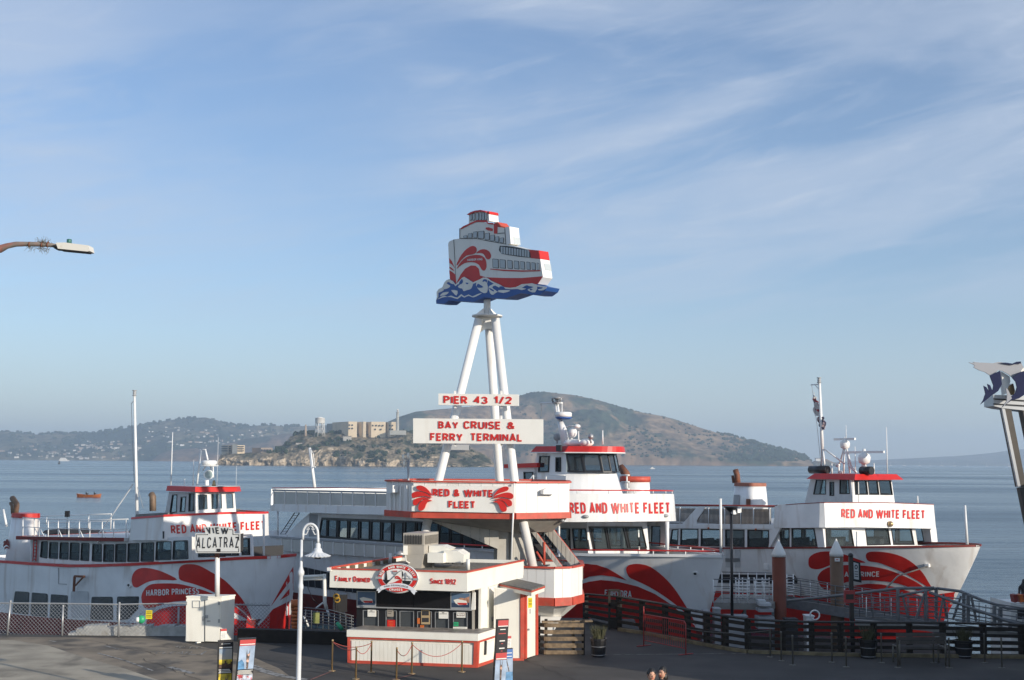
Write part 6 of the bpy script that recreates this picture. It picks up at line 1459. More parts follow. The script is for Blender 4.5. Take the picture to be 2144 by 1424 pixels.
for nm,P,m in(('red_bottom',[(358,1060),(420,940),(480,860),(560,815),(620,820),(665,860),(680,950),(760,975),(1000,985),(1250,985),(1530,962),(1465,1065),(1300,1085),(1000,1150),(600,1150),(360,1100)],RED),('red_bow',[(265,880),(300,900),(350,940),(357,1060),(275,1000)],RED),('bow_stripe',[(265,715),(300,760),(340,850),(300,800),(268,785)],RED),('bow_stripe',[(267,830),(300,850),(335,890),(300,875),(268,850)],RED),('splash',[(362,810),(400,720),(470,620),(550,560),(600,552),(635,585),(628,640),(570,668),(500,680),(430,740),(385,800)],RED),('splash',[(630,648),(680,605),(740,595),(800,620),(828,670),(825,710),(800,732),(765,720),(745,680),(720,655),(680,645)],RED),('splash',[(365,860),(420,770),(500,700),(590,675),(680,675),(740,710),(765,770),(768,840),(740,885),(705,870),(670,810),(620,780),(550,770),(470,785),(400,830)],RED),('red_line',[(820,858),(1000,872),(1250,882),(1500,880),(1500,892),(1250,900),(1000,890),(820,868)],RED),('red_stern',[(1335,603),(1475,612),(1495,728),(1370,715),(1365,650)],RED),('red_panel',[(870,250),(905,252),(918,290),(915,385),(870,382),(870,290)],RED),('red_panel',[(760,300),(800,298),(855,318),(850,350),(790,340),(758,322)],RED),('red_edge',[(412,318),(450,285),(560,235),(640,200),(770,200),(790,235),(860,240),(865,262),(790,252),(765,230),(640,222),(560,258),(425,325)],RED)):
 sgn(nm,P,PT,.004 if nm!='red_panel' else 0,m,sm=2 if nm=='splash' else 0)
mb=MB();lettering(mb,'HARBOR KING',[Bx([(512,726)])[0],Bx([(718,712)])[0],Bx([(718,746)])[0],Bx([(512,758)])[0]],pms,.02,None,.09);mb.build('lettering',CLEANW,SB)
def swin(P,nm='painted_window'):
 q=Bx(P);cx=sum(p[0]for p in q)/len(q);cy=sum(p[1]for p in q)/len(q)
 mb=MB();shape(mb,rnd(q,1.5),pms,.014,.002);f=mb.build(nm,BLACK,SB)
 mb=MB();shape(mb,rnd([(cx+(x-cx)*.84,cy+(y-cy)*.9)for x,y in q],1.2),pms,.020,.0145);mb.build('pane',SGREY,f)
for x,w in((850,86),(948,84),(1052,72),(1140,74),(1228,64),(1310,56),(1380,56),(1450,36)):
 t=(x-850)/600;swin([(x,722+55*t),(x+w-4,730+55*t),(x+w,855+28*t),(x+4,845+30*t)])
for x,y0,w in((455,405,55),(520,375,58),(590,352,56),(655,345,84),(748,372,64),(820,398,62),(888,420,52),(950,435,55)):swin([(x,y0+8),(x+w,y0),(x+w,443+max(0,x-600)*.19),(x,440+max(0,x-600)*.19)])
for x,w in((545,32),(582,34),(630,36),(675,32),(712,30),(748,26)):swin([(x,118-(x-545)*.12),(x+w,108-(x-545)*.08),(x+w,198),(x,210)])
mb=MB();shape(mb,Bx([(950,548),(1050,552),(1200,575),(1320,605),(1365,640),(1372,712),(1200,695),(1040,670),(970,655),(938,610)]),pms,.013,.002);f=mb.build('promenade_band',BLACK,SB)
for k in range(11):x=965+k*36;mb=MB();shape(mb,Bx([(x,560+k*5),(x+26,563+k*5),(x+26,655+k*5),(x,650+k*5)]),pms,.019,.0135);mb.build('pane',SGREY,f)
mb=MB();shape(mb,Bx([(322,465),(330,464),(354,940),(350,940)]),pms,.012);mb.build('bow_line',BLACK,SB)
for P in([(402,445),(640,448),(800,480),(1036,522),(1036,530),(800,488),(640,456),(402,453)],[(920,375),(1018,372),(1018,380),(920,384)],[(1014,312),(1022,312),(1034,525),(1028,525)],[(402,315),(412,312),(410,450),(402,450)]):
 mb=MB();shape(mb,Bx(P),pms,.013);mb.build('outline',BLACK,SB)
def endbox(P,m,nm,ex=.012):
 """a thin skin on the right-hand end of the board between two face points (top, bottom)"""
 a,b=(pms(*Bx([p])[0])for p in P);r_=Vector((-bn.y,bn.x,0));r_=r_ if r_.x>0 else-r_
 mb=MB();mb.hexa([b+bn*0+r_*.0,b+r_*ex,b+r_*ex+bd*(-TH),b+bd*(-TH)],[a,a+r_*ex,a+r_*ex+bd*(-TH),a+bd*(-TH)]);return mb.build(nm,m,SB)
endbox([(1475,611),(1493,728)],RED,'stern_red');endbox([(1493,729),(1530,972)],CLEANW,'stern_white');endbox([(1018,300),(1036,532)],CLEANW,'funnel_end',.25);endbox([(775,85),(785,120)],RED,'roof_end',.1);endbox([(785,121),(792,212)],CLEANW,'pilothouse_end',.06)
endbox([(870,236),(915,290)],REDT,'roof_end',.2)
for P,k in(([(1501,780),(1514.5,870)],.02),([(1028.3,432),(1035.7,528)],.26)):
 a,b=(pms(*Bx([p])[0])for p in P);r_=Vector((-bn.y,bn.x,0));r_=r_ if r_.x>0 else-r_;k_=.02 if k<.1 else .262
 o_=r_*(.016 if k<.1 else .254)
 mb=MB();mb.hexa([b+o_+bd*.15,b+o_+r_*.01+bd*.15,b+o_+r_*.01+bd*.48,b+o_+bd*.48],[a+o_+bd*.15,a+o_+r_*.01+bd*.15,a+o_+r_*.01+bd*.48,a+o_+bd*.48]);mb.build('painted_window',SGREY,SB)
KA,KB,KC=G(728,1388),G(998,1398),G(1031,1386)
fd=(KB-KA).normalized();fn=Vector((fd.y,-fd.x,0));sd_=(KC-KB).normalized();sn=Vector((sd_.y,-sd_.x,0))
TB=thing('ticket_booth','white ticket booth with red trim and flat roof in front of the lookout tower','ticket booth',((KA+KB)/2+sd_*1.5))
kpf=pmap((KA,fn));kps=pmap((KB,sn))
Zk=lambda P:C(P,740,1160,.18657)
def kf(nm,P,d0,d1,m,mp=None,holes=(),parent=None):
 mb=MB();shape(mb,P,mp or kpf,d0,d1,holes=holes);return mb.build(nm,m,parent or TB)
def onplane(P0,n):return pmap((Vector((P0.x,P0.y,0)),n))
n_=30
for i in range(n_):
 xa=lerp(736,990,i/n_);xb=lerp(736,990,(i+1)/n_)-.35
 kf('board',[(xa,lerp(1341,1351,(xa-736)/254)),(xb,lerp(1341,1351,(xb-736)/254)),(xb,lerp(1383,1393,(xb-736)/254)),(xa,lerp(1383,1393,(xa-736)/254))],.0,-.04,CREAM)
kf('backing',[(728,1330),(1000,1338),(998,1397),(728,1387.5)],-.045,-.09,CREAM)
for P in([(728,1333),(1001,1342),(1001,1346),(728,1337)],[(728,1382),(998,1392),(998,1398),(728,1388)],[(728,1337),(733,1337),(733,1382),(728,1382)],[(992.5,1346),(1000,1346),(998,1392),(991,1392)]):kf('red_trim',P,.03,-.02,REDT)
kf('side_board',[(1003,1346),(1036,1336),(1033,1380),(1001,1391)],.0,-.05,CREAM,kps)
for P in([(1000.5,1342),(1036,1331),(1036,1334.5),(1000.5,1346)],[(998.2,1391),(1032,1380),(1031,1386),(998,1398)],[(998.5,1346),(1003,1345),(1001,1391),(998.2,1392)]):kf('red_trim',P,.03,-.02,REDT,kps)
kf('hatch_panel',[(1016,1345),(1035,1339),(1034,1364),(1015,1371)],.05,.0,CREAM,kps);kf('hatch_gap',[(1014,1342),(1016.3,1341.5),(1015.5,1370),(1013,1371)],.055,.0,DARK,kps)
zct=zat(KB.x,KB.y,1327);zcb=zat(KB.x,KB.y,1341.5)
cA=KA+fn*.06-fd*.03;cB=KB+fn*.06+sn*.05;cC=KB+sd_*1.35+sn*.05;cD=KA+sd_*1.35-fd*.03
mb=MB();mb.hexa([(p.x,p.y,zcb)for p in(cA,cB,cC,cD)],[(p.x,p.y,zct)for p in(cA,cB,cC,cD)]);mb.build('counter',CREAM,TB)
mb=MB();mb.hexa([(p.x,p.y,zct+.003)for p in(cA+sd_*.12,cB+sd_*.12,cC,cD)],[(p.x,p.y,zct+.012)for p in(cA+sd_*.12,cB+sd_*.12,cC,cD)]);mb.build('counter_top',mat('worn_counter',(.30,.27,.24),.5,var=.3,vscale=4),TB)
W0=KA+sd_*.95;wpf=onplane(W0,fn)
zw1=2.62
def wf(nm,P,d0,d1,m,holes=(),parent=None):return kf(nm,P,d0,d1,m,wpf,holes,parent)
wf('front_wall',[(746,1225),(996,1232),(996,1330),(746,1321)],-.02,-.12,BLACK,holes=[[(760,1278),(792,1279),(792,1314),(760,1313)],[(808,1279),(830,1279.5),(830,1315),(808,1314)],[(837,1279.5),(866,1280),(866,1316),(837,1315)],[(874,1280),(903,1281),(903,1317),(874,1316)],[(911,1281),(939,1282),(939,1318),(911,1317)],[(949,1282),(978,1283),(978,1319),(949,1318)]])
SHUT=mat('booth_window_shade',(.055,.062,.068),.35)
for i,(x0,x1)in enumerate(((760,792),(808,830),(837,866),(874,903),(911,939),(949,978))):
 y0=1278+i*.9;y1=1313.5+i*1.1
 f=wf('ticket_window',[(x0-.5,y0-.5),(x1+.5,y0-.5),(x1+.5,y1+.5),(x0-.5,y1+.5)],.0,-.03,STEEL,holes=[[(x0+.8,y0+.8),(x1-.8,y0+.8),(x1-.8,y1-.8),(x0+.8,y1-.8)]])
 wf('pane',[(x0,y0),(x1,y0),(x1,y1),(x0,y1)],-.06,-.07,SHUT,parent=f)
 wf('pass_tray',[(x0,y1+.3),(x1,y1+.5),(x1,y1+2.4),(x0,y1+2.2)],.1,.0,SIGNW)
wf('steel_rail',[(750,1268.5),(990,1275),(990,1277.5),(750,1271)],.16,.04,SILVER)
def poster(box,m_,nm='poster'):
 x0,y0,x1,y1=box;o=wf(nm,[(x0,y0),(x1,y0+.6),(x1,y1+.6),(x0,y1)],.12,.03,SILVER);return o
SCR=mat('dark_screen',(.012,.012,.014),.15)
wf('menu_screen',[(790.5,1238),(868,1240),(868,1270),(790.5,1268.5)],.13,.03,SCR);wf('menu_screen',[(869,1240),(944.5,1242),(944.5,1273),(869,1270)],.13,.03,SCR)
SKYP=mat('poster_sky_blue',(.10,.17,.28),.4);SEAP=mat('poster_sea',(.03,.05,.10),.4);CITY=mat('poster_city_tan',(.45,.24,.16),.4,var=.4,vscale=14)
for(x0,y0,x1,y1),sun_ in(((749,1237,790,1269),0),((945,1240,987,1274),1)):
 o=poster((x0,y0,x1,y1),None,'poster');w=x1-x0;h=y1-y0
 pp=lambda u,v:(x0+w*u,y0+h*v+.6*u)
 wf('poster_sky',[pp(.05,.04),pp(.94,.04),pp(.94,.9),pp(.05,.9)],.124,.121,SKYP,parent=o);wf('poster_sea',[pp(.05,.62),pp(.94,.6),pp(.94,.9),pp(.05,.9)],.127,.1245,SEAP,parent=o)
 if sun_:wf('poster_city',[pp(.35,.42),pp(.5,.3),pp(.7,.34),pp(.94,.22),pp(.94,.6),pp(.3,.62)],.127,.1245,CITY,parent=o)
 wf('poster_boat',[pp(.15,.45),pp(.35,.38),pp(.8,.5),pp(.85,.72),pp(.4,.76),pp(.25,.65)],.130,.1275,SIGNW,parent=o);wf('poster_boat_stripe',[pp(.32,.62),pp(.84,.62),pp(.8,.73),pp(.42,.74)],.133,.1305,RED,parent=o)
def notice(x0,y0,x1,y1,m,lines,lm=BLACK):
 o=wf('notice',[(x0,y0),(x1,y0+.3),(x1,y1+.3),(x0,y1)],.02,-.05,m)
 for yy,xa,xb,t in lines:wf('print',[(lerp(x0,x1,xa),lerp(y0,y1,yy)),(lerp(x0,x1,xb),lerp(y0,y1,yy)),(lerp(x0,x1,xb),lerp(y0,y1,yy+t)),(lerp(x0,x1,xa),lerp(y0,y1,yy+t))],.024,.0205,lm,parent=o)
notice(770,1276.5,787,1291,SIGNW,[(.12,.35,.6,.1),(.3,.1,.9,.06)])
notice(919,1280.5,938,1295,SIGNW,[(.12,.35,.6,.1),(.3,.1,.9,.06)])
notice(956,1281,974,1293,SIGNW,[]);notice(957,1283.3,973.3,1290.3,RED,[(.3,.1,.35,.35),(.3,.45,.62,.35),(.3,.7,.9,.35)],SIGNW)
notice(811,1273,823,1291,mat('aged_notice',(.32,.29,.25),.7),[(.2,.15,.85,.05),(.4,.15,.85,.05),(.6,.15,.7,.05)])
notice(811,1298,827,1314,RED,[(.2,.2,.8,.08),(.5,.25,.8,.08),(.75,.35,.7,.06)],ORANGE)
notice(882,1277,900,1307,mat('tan_card_notice',(.40,.30,.17),.7),[(.08,.1,.9,.3),(.55,.1,.9,.3)],DARK)
notice(874,1294,879,1306,ORANGE,[]);notice(880,1309,887,1317,ORANGE,[])
notice(950,1302.5,959,1311,GREEN,[(.4,.1,.9,.12)],DARK);notice(949,1312.5,978,1320,CREAM,[(.25,.1,.9,.12),(.6,.15,.8,.12)],GREY)
W1=KB+sd_*.95;
wb=wpf(994,1300,0);wsd=onplane(wb,sn)
kf('side_glass',[(994,1236),(1014,1228),(1012,1318),(994,1324)],-.03,-.06,DWIN,wsd);
for x0,x1,m in((989,993.5,TAN),(998,1000,BLACK),(1001.5,1006,SILVER),(1009,1012.5,DARK)):kf('corner_post',[(x0,1236),(x1,1234),(x1,1321),(x0,1324)],.05,-.03,m,wsd if x0>995 else wpf)
kf('electrical_cabinet',[(1013,1229),(1031,1224),(1030,1311),(1012.5,1316)],.18,-.06,CREAM,wsd);kf('cabinet_latch',[(1018,1292),(1023,1291),(1022,1299),(1018,1300)],.2,.18,GREY,wsd)
mb=MB();P=wsd(1034,1226,.1);mb.tube([P+Vector((-.3,0,.05)),P,P-Vector((0,0,1.5))],.04,6);mb.build('conduit',CREAM,TB)
wf('poster_end',[(991,1240),(996,1240),(996,1276),(988,1276)],.13,.0,SIGNW)
Bk=sd_*3.6
mb=MB();b4=[W0-fn*.16+fd*.1,W0-fn*.16+fd*3.8,W0+fd*3.8+Bk*.75,W0+fd*.1+Bk*.75];mb.hexa([(p.x,p.y,0)for p in b4],[(p.x,p.y,2.3)for p in b4]);mb.build('rear_wall',CREAM,TB)
zR1=2.92;RTL=onz(691,1190,zR1);RTR=onz(978,1197,zR1);RBR=onz(1096,1172.5,zR1);RBL=RTL+(RBR-RTR)
rfd=(RTR-RTL).normalized();rfn=Vector((rfd.y,-rfd.x,0));rsd=(RBR-RTR).normalized();rsn=Vector((rsd.y,-rsd.x,0))
rf=onplane(RTL,rfn);rs=onplane(RTR,rsn)
kf('roof_fascia',[(691,1192),(978,1199.5),(978,1239),(690,1230)],.0,-.06,CREAM,rf)
kf('roof_fascia',[(978.3,1199.5),(1096,1175),(1095,1210),(978.3,1239)],.0,-.06,CREAM,rs)
kf('red_edge',[(691,1189.5),(979,1196.5),(979,1199.3),(691,1192)],.03,-.10,REDT,rf);kf('red_edge',[(978.5,1196.5),(1096.5,1172),(1096.5,1174.8),(978.5,1199.3)],.03,-.10,REDT,rs)
mb=MB();zz=2.80;ins=[RTL+rfd*.06+rsd*.07,RTR-rfd*.06+rsd*.07,RBR-rfd*.06,RBL+rfd*.06];mb.hexa([(p.x,p.y,2.42)for p in ins],[(p.x,p.y,zz)for p in ins]);mb.build('roof_deck',ROOFG,TB)
mb=MB();A,Bq=RTL,RBL;mb.beam((A.x+.03,A.y,2.68),(Bq.x+.03,Bq.y,2.68),.06,.5);mb.build('roof_fascia',CREAM,TB);mb=MB();mb.beam((A.x+.03,A.y,2.945),(Bq.x+.03,Bq.y,2.945),.12,.05);mb.build('red_edge',REDT,TB)
mb=MB();A,Bq=RBL,RBR;mb.beam((A.x,A.y,2.66),(Bq.x,Bq.y,2.66),.06,.5);mb.build('roof_fascia',CREAM,TB)
mb=MB();
for k in range(7):p=RTL+rsd*(.6+k*.6)+rfd*.09;mb.box(p.x-.02,p.x+.14,p.y-.04,p.y+.04,2.8,2.93)
mb.build('parapet_brace',WOOD,TB)
kf('roof_corner_cap',[(686,1188),(694,1188),(694,1195),(686,1195)],.06,-.06,CLEANW,rf)
kf('lettering',[(0,0),(1,0),(0,1)],0,0,RED,rf)if False else None
def klet(s,q):mb=MB();lettering(mb,s,q,rf,.025,.003,.075,.14,.95,small=True);mb.build('lettering',RED,TB)
klet('Family',[(702,1205.3),(735.5,1206.3),(735.5,1218.3),(702,1217)]);klet('Owned',[(740,1206.3),(774.5,1207.2),(774.5,1219.3),(740,1218.3)])
klet('Since',[(901,1210.7),(928.5,1211.5),(928.5,1223),(901,1222.2)]);klet('1892',[(932,1211.6),(955,1212.3),(955,1223.8),(932,1223.1)])
EM=thing('fleet_emblem','oval red and white ship emblem with ribbon on the front fascia of the ticket booth','emblem',rf(833,1240))
Lz=lambda P:C(P,760,1150,.07726)
def em(nm,P,d,m,sm=0,holes=()):mb=MB();shape(mb,bez(P,sm)if sm else P,rf,d,d-.012,holes=holes);return mb.build(nm,m,EM)
LB=lambda x,y:Lz([(x,y)])[0]
ecx,ecy=LB(962,782);S_=.07726;tl_=.025
def eo(rx,ry,n=56,a0=0,a1=360):return[(x,y+(x-ecx)*tl_)for x,y in ell(ecx,ecy,rx*S_,ry*S_,n,a0,a1)]
mb=MB();shape(mb,eo(555,405),rf,.10,.02);mb.build('plate',CLEANW,EM)
em('black_rim',eo(545,396),.112,BLACK,holes=[eo(538,389)]);em('red_ring',eo(522,366),.113,RED,holes=[eo(425,262)])
em('sea',[LB(x,y)for x,y in[(560,815),(1335,850),(1300,930),(1240,985),(1100,1000),(700,960),(620,900)]],.114,BLACK)
em('hull',[LB(x,y)for x,y in[(660,935),(790,800),(1000,600),(1080,560),(1092,700),(1092,935)]],.127,SIGNW);em('hull_shade',[LB(x,y)for x,y in[(1082,565),(1110,610),(1118,680),(1100,740),(1092,870),(1084,870)]],.129,BLACK)
em('hull_line',[LB(x,y)for x,y in[(660,935),(1000,600),(1080,560),(1081,568),(1003,607),(667,941)]],.140,BLACK)
em('hull_red',[LB(x,y)for x,y in[(720,925),(900,880),(990,830),(1082,800),(1082,920),(900,905)]],.141,RED)
for P in([(890,745),(930,715),(990,720),(1070,790),(1000,760),(940,745)],[(910,800),(950,765),(1020,775),(1075,820),(1000,800),(950,790)],[(895,770),(920,745),(940,750),(915,780)]):em('splash',[LB(x,y)for x,y in P],.143,RED,2)
em('bridge',[LB(x,y)for x,y in[(830,575),(960,575),(950,640),(900,680),(840,650)]],.128,GREY);em('bridge_roof',[LB(x,y)for x,y in[(830,570),(965,570),(960,592),(835,592)]],.141,RED)
em('pyramid',[LB(x,y)for x,y in[(652,555),(668,560),(690,780),(690,825),(620,825),(630,760)]],.128,BLACK)
em('bridge_tower',[LB(x,y)for x,y in[(1180,620),(1205,620),(1205,830),(1180,830)]],.128,GREY);em('bridge_span',[LB(x,y)for x,y in[(1105,780),(1380,790),(1380,802),(1105,792)]],.130,BLACK)
em('bridge_cable',[LB(x,y)for x,y in[(1190,620),(1230,690),(1330,760),(1325,768),(1225,700),(1188,632)]],.132,GREY);em('bridge_cable',[LB(x,y)for x,y in[(1190,620),(1150,690),(1115,730),(1115,740),(1155,700),(1192,632)]],.132,GREY)
RB_=mat('ribbon',(.72,.74,.78),.5)
em('ribbon_tail',[LB(x,y)for x,y in[(395,1110),(450,1030),(560,1080),(460,1175),(435,1150),(455,1115)]],.135,RB_);em('ribbon_tail',[LB(x,y)for x,y in[(1300,1090),(1420,1060),(1500,1145),(1450,1150),(1440,1190),(1420,1225),(1370,1180)]],.135,RB_)
em('ribbon',[LB(x,y)for x,y in[(490,1010),(620,960),(800,920),(960,910),(1120,920),(1250,960),(1430,1070),(1360,1110),(1260,1070),(1080,1030),(960,1020),(800,1035),(640,1060),(530,1090)]],.150,RB_,2)
em('red_lens',[LB(x,y)for x,y in[(640,1055),(800,1030),(960,1022),(1100,1035),(1270,1080),(1150,1125),(960,1145),(800,1125)]],.152,RED,2)
em('tab',[LB(x,y)for x,y in[(365,725),(535,735),(535,795),(365,790)]],.13,GREY);em('tab',[LB(x,y)for x,y in[(1385,775),(1530,780),(1530,835),(1385,830)]],.13,GREY)
def arcword(s,a0,a1,rx,ry,h,m,bold=.11,d=.128,inv=False):
 def g(u,v):
  a=R(lerp(a0,a1,u));k=(v-.5)*h
  if inv:k=-k
  x=ecx+(rx+k)*S_*math.cos(a);y=ecy-(ry+k)*S_*math.sin(a);return x,y+(x-ecx)*tl_
 mb=MB();lettering(mb,s,None or[(0,0),(1,1)],rf,d,d-.01,bold,.14,.85,warp=g);mb.build('lettering',m,EM)
arcword('RED',166,141,473,314,66,SIGNW);arcword('AND',122,99,473,314,66,SIGNW);arcword('WHITE',93.5,63,473,314,66,SIGNW);arcword('FLEET',53,14,473,314,66,SIGNW)
def rword(s,xa,xb,f,h,m):
 def g(u,v):x=lerp(xa,xb,u);return LB(x,f(u)+h*(.5-v))
 mb=MB();lettering(mb,s,[(0,0),(1,1)],rf,.164,.153,.09,.16,.85,warp=g);mb.build('lettering',m,EM)
rword('SAN',620,765,lambda u:995-18*u,52,GREY);rword('FRANCISCO',805,1265,lambda u:970-20*math.sin(u*2.2)+62*u*u,52,GREY);rword('CRUISES',755,1105,lambda u:1082,62,SIGNW)
HV=thing('air_conditioner','tan rooftop air conditioner with louvred top on the ticket booth roof','air conditioner',onz(880,1172,2.85))
def at2(px,py,Y):return atY(px,py,Y)
Yh=41.2;ax=rfd;ay=rsd
def kbox(px0,px1,py0,py1,Y,dep,m,nm,par,rz=None):
 A=atY(px0,py1,Y);Bq=atY(px1,py1,Y);top=atY(px0,py0,Y).z;w=(Bq-A).length;d=Vector((ax.x,ax.y,0));e=Vector((ay.x,ay.y,0));A=Vector((A.x,A.y,0));Bq=A+d*w
 mb=MB();P=[A,Bq,Bq+e*dep,A+e*dep];z0=atY(px0,py1,Y).z;mb.hexa([(p.x,p.y,z0)for p in P],[(p.x,p.y,top)for p in P]);return mb.build(nm,m,par),(A,d,e,w,dep,z0,top)
o,(A,d,e,w,dep,z0,zt)=kbox(844,889,1116,1141,Yh,1.15,TAN,'louvre_box',HV)
mb=MB()
for k in range(9):z=z0+.04+k*(zt-z0-.1)/9;p=A-Vector((0,.02,0));mb.beam(A+d*.05-e*.02+Vector((0,0,z-A.z)),A+d*(w-.05)-e*.02+Vector((0,0,z-A.z)),.02,.012);mb.beam(A+d*(w+.02)+e*.05+Vector((0,0,z-A.z)),A+d*(w+.02)+e*(dep-.05)+Vector((0,0,z-A.z)),.02,.012)
mb.build('louvre',DARK,HV)
mb=MB()
for k in range(7):q=A+d*(.08+k*(w-.16)/6)-e*.012;mb.beam(q+Vector((0,0,z0+.03)),q+Vector((0,0,zt-.05)),.015,.015)
mb.build('grille_bar',DARK,HV)
kbox(844,889,1141.3,1160,Yh,1.15,TAN,'casing',HV);mb=MB();p0=A+d*.25;z1=atY(844,1160,Yh).z
mb.hexa([(q.x,q.y,2.8)for q in(p0,A+d*.62,A+d*.62+e*dep,p0+e*dep)],[(q.x,q.y,z1-.003)for q in(A,A+d*w,A+d*w+e*dep,A+e*dep)]);mb.build('tapered_base',TAN,HV)
kbox(878,886,1142,1158,Yh-.06,.05,SIGNW,'label_plate',HV);mb=MB();P=atY(849,1152,Yh-.1);mb.obox(P,.14,.1,.3);mb.tube([P-Vector((0,0,.12)),P-Vector((-.02,0,.35)),P-Vector((-.15,0,.42))],.02,5);mb.build('disconnect_box',CREAM,HV)
DU=thing('roof_duct','white weathered sheet metal duct box right of the rooftop air conditioner','duct',onz(930,1180,2.85))
kbox(895,929,1158,1178,Yh-.2,1.0,CREAM,'duct_box',DU);A=atY(929,1178,Yh-.1);mb=MB();P=[(929,1153),(957,1153),(971,1162),(970,1178),(929,1178)];kp=onplane(A,rfn);V,T=tri2d(P);mb.solid(V,T,kp,0,-.9);mb.build('duct_hood',CREAM,DU)
mb=MB();shape(mb,[(896,1143),(924,1143),(943,1150),(929,1158),(895,1158)],kp,-.15,-.8);mb.build('duct_cover',CREAM,DU)
for i,(x,yt,yb,r_,kind)in enumerate(((817,1172,1180,.05,'p'),(906,1172,1188,.1,'c'),(971,1163,1172,.07,'g'),(980,1185,1193,.06,'p'),(889,1174,1188,.04,'p'),(838,1166,1172,.16,'c'),(943,1172,1180,.2,'c'))):
 P=onz(x,yb,2.80)if x not in(971,)else onz(x,1182,2.80);P.z=2.80;mb=MB()
 if kind=='c':mb.lathe(P,[(r_*.5,0),(r_*.5,.16),(r_*1.5,.18),(r_*.2,.32)],12)
 else:mb.tube([P,P+Vector((0,0,.34))],r_,8)
 o=mb.build('roof_vent',STEEL if kind!='p' else SIGNW);o['label']=['short white vent pipe left of the air conditioner on the booth roof','small conical roof vent in front of the white duct','grey vent pipe right of the white duct hood','white vent pipe near the right corner of the booth roof','thin vent pipe between emblem and duct on the booth roof','conical vent cap just above the oval emblem','wide conical vent under the white duct hood'][i];o['category']='vent'
AE,AF_,AG=G(1034,1383),G(1097,1383),G(1124,1371)
afn=Vector(((AF_-AE).y,-(AF_-AE).x,0)).normalized();agn=Vector(((AG-AF_).y,-(AG-AF_).x,0)).normalized();apf=onplane(AE,afn);apg=onplane(AF_,agn)
AX=thing('booth_annex','narrow white boarded annex with a door and red corner trim right of the ticket booth','shed',(AE+AG)/2)
for i in range(13):xa=lerp(1034,1089,i/13);mb=MB();shape(mb,[(xa,1231+i*.8),(xa+3.9,1231.5+i*.8),(xa+3.9,1378),(xa,1378)],apf,0,-.05);mb.build('board',CREAM,AX)
mb=MB();shape(mb,[(1034,1230),(1095,1238),(1095,1382),(1034,1382)],apf,-.055,-.1);mb.build('backing',CREAM,AX)
for P in([(1034,1378.3),(1097,1378.3),(1097,1383),(1034,1383)],[(1089.5,1238),(1098,1238),(1097.5,1378),(1089.5,1378)]):mb=MB();shape(mb,P,apf,.04,-.04);mb.build('red_trim',REDT,AX)
for P in([(1098,1238),(1101,1238),(1101,1377.5),(1097.5,1380)],[(1120.5,1237),(1124,1236),(1124,1370.5),(1120.5,1372)],[(1101,1236),(1120.5,1234),(1120.5,1239),(1101,1241)]):mb=MB();shape(mb,P,apg,.05,-.05);mb.build('red_trim',REDT,AX)
mb=MB();shape(mb,[(1101.3,1241),(1120.2,1239),(1120.2,1372),(1101.3,1378)],apg,.01,-.04);dr=mb.build('door',CREAM,AX)
mb=MB();mb.ball(apg(1104,1318,.05),.035,nu=8,nv=5);mb.build('door_knob',STEEL,dr)
mb=MB();shape(mb,[(1105,1252),(1113,1251.5),(1113,1272),(1105,1273)],apg,.02,.011);nt_=mb.build('yellow_notice',YELLOW,dr)
mb=MB();[shape(mb,[(1106,y),(1112,y-.3),(1112,y+.7),(1106,y+1)],apg,.024,.0205)for y in(1256,1258.5,1263,1266)];mb.build('notice_print',DARK,dr)
mb=MB();shape(mb,[(1108.2,1275),(1110,1275),(1110,1285),(1108.2,1285)],apg,.016,.011);mb.build('door_print',GREY,dr)
mb=MB();b4=[AE,AF_,AG,AE+(AG-AF_)];b4=[p-afn*.11 if i<2 else p for i,p in enumerate(b4)];b4[1]=b4[1]-agn*.06;b4[2]=b4[2]-agn*.06;mb.hexa([(p.x,p.y,0)for p in b4],[(p.x,p.y,2.15)for p in b4]);mb.build('core_wall',CREAM,AX)
zr=2.33;rp=[onz(1040,1220,zr),onz(1113,1235,zr),onz(1141,1225,zr),onz(1074,1210,zr)]
mb=MB();mb.hexa([(p.x,p.y,zr-.03)for p in rp],[(p.x,p.y,zr)for p in rp]);mb.build('roof_deck',ROOFG,AX)
c_=sum(rp,Vector())/4
mb=MB();mb.hexa([(lerp(c_.x,p.x,1.01),lerp(c_.y,p.y,1.01),zr-.085)for p in rp],[(lerp(c_.x,p.x,1.01),lerp(c_.y,p.y,1.01),zr-.032)for p in rp]);mb.build('red_edge',REDT,AX)
mb=MB();mb.hexa([(lerp(c_.x,p.x,.98),lerp(c_.y,p.y,.98),zr-.20)for p in rp],[(lerp(c_.x,p.x,.98),lerp(c_.y,p.y,.98),zr-.087)for p in rp]);mb.build('fascia',CREAM,AX)
def P3(px,py,Y):return atY(px,py,Y)
LP=thing('lamp_post','tall white crook necked lamp post with a fluted shade and scrollwork','street lamp',(atY(630,1200,30).x,30,0));LY=30
lx=LP.location.x
def zl(py,Y=LY,x=None):return zat(x if x is not None else lx,Y,py)
PW=mat('lamp_post_paint',(.62,.64,.66),.4,var=.04,dirt=(.4,.38,.35),dscale=4,damt=.3,streak=True)
mb=MB();mb.lathe((lx,LY,0),[(.13,0),(.13,.25),(.08,.35),(.060,.8),(.053,zl(1236)),(.066,zl(1232)),(.066,zl(1226)),(.052,zl(1222)),(.052,zl(1206)),(.080,zl(1203)),(.080,zl(1197)),(.055,zl(1192)),(.037,zl(1186)),(.031,zl(1130))],18);mb.build('pole',PW,LP)
def lpt(x,y):q=atY(x,y,LY);return q
cr=[lpt(634,1130)]+[lpt(650-15.5*math.cos(R(a)),1117-20*math.sin(R(a)))for a in range(0,181,15)]+[lpt(666,1130),lpt(666,1138)]
mb=MB();mb.tube(cr,.031,12);mb.build('crook',PW,LP)
mb=MB()
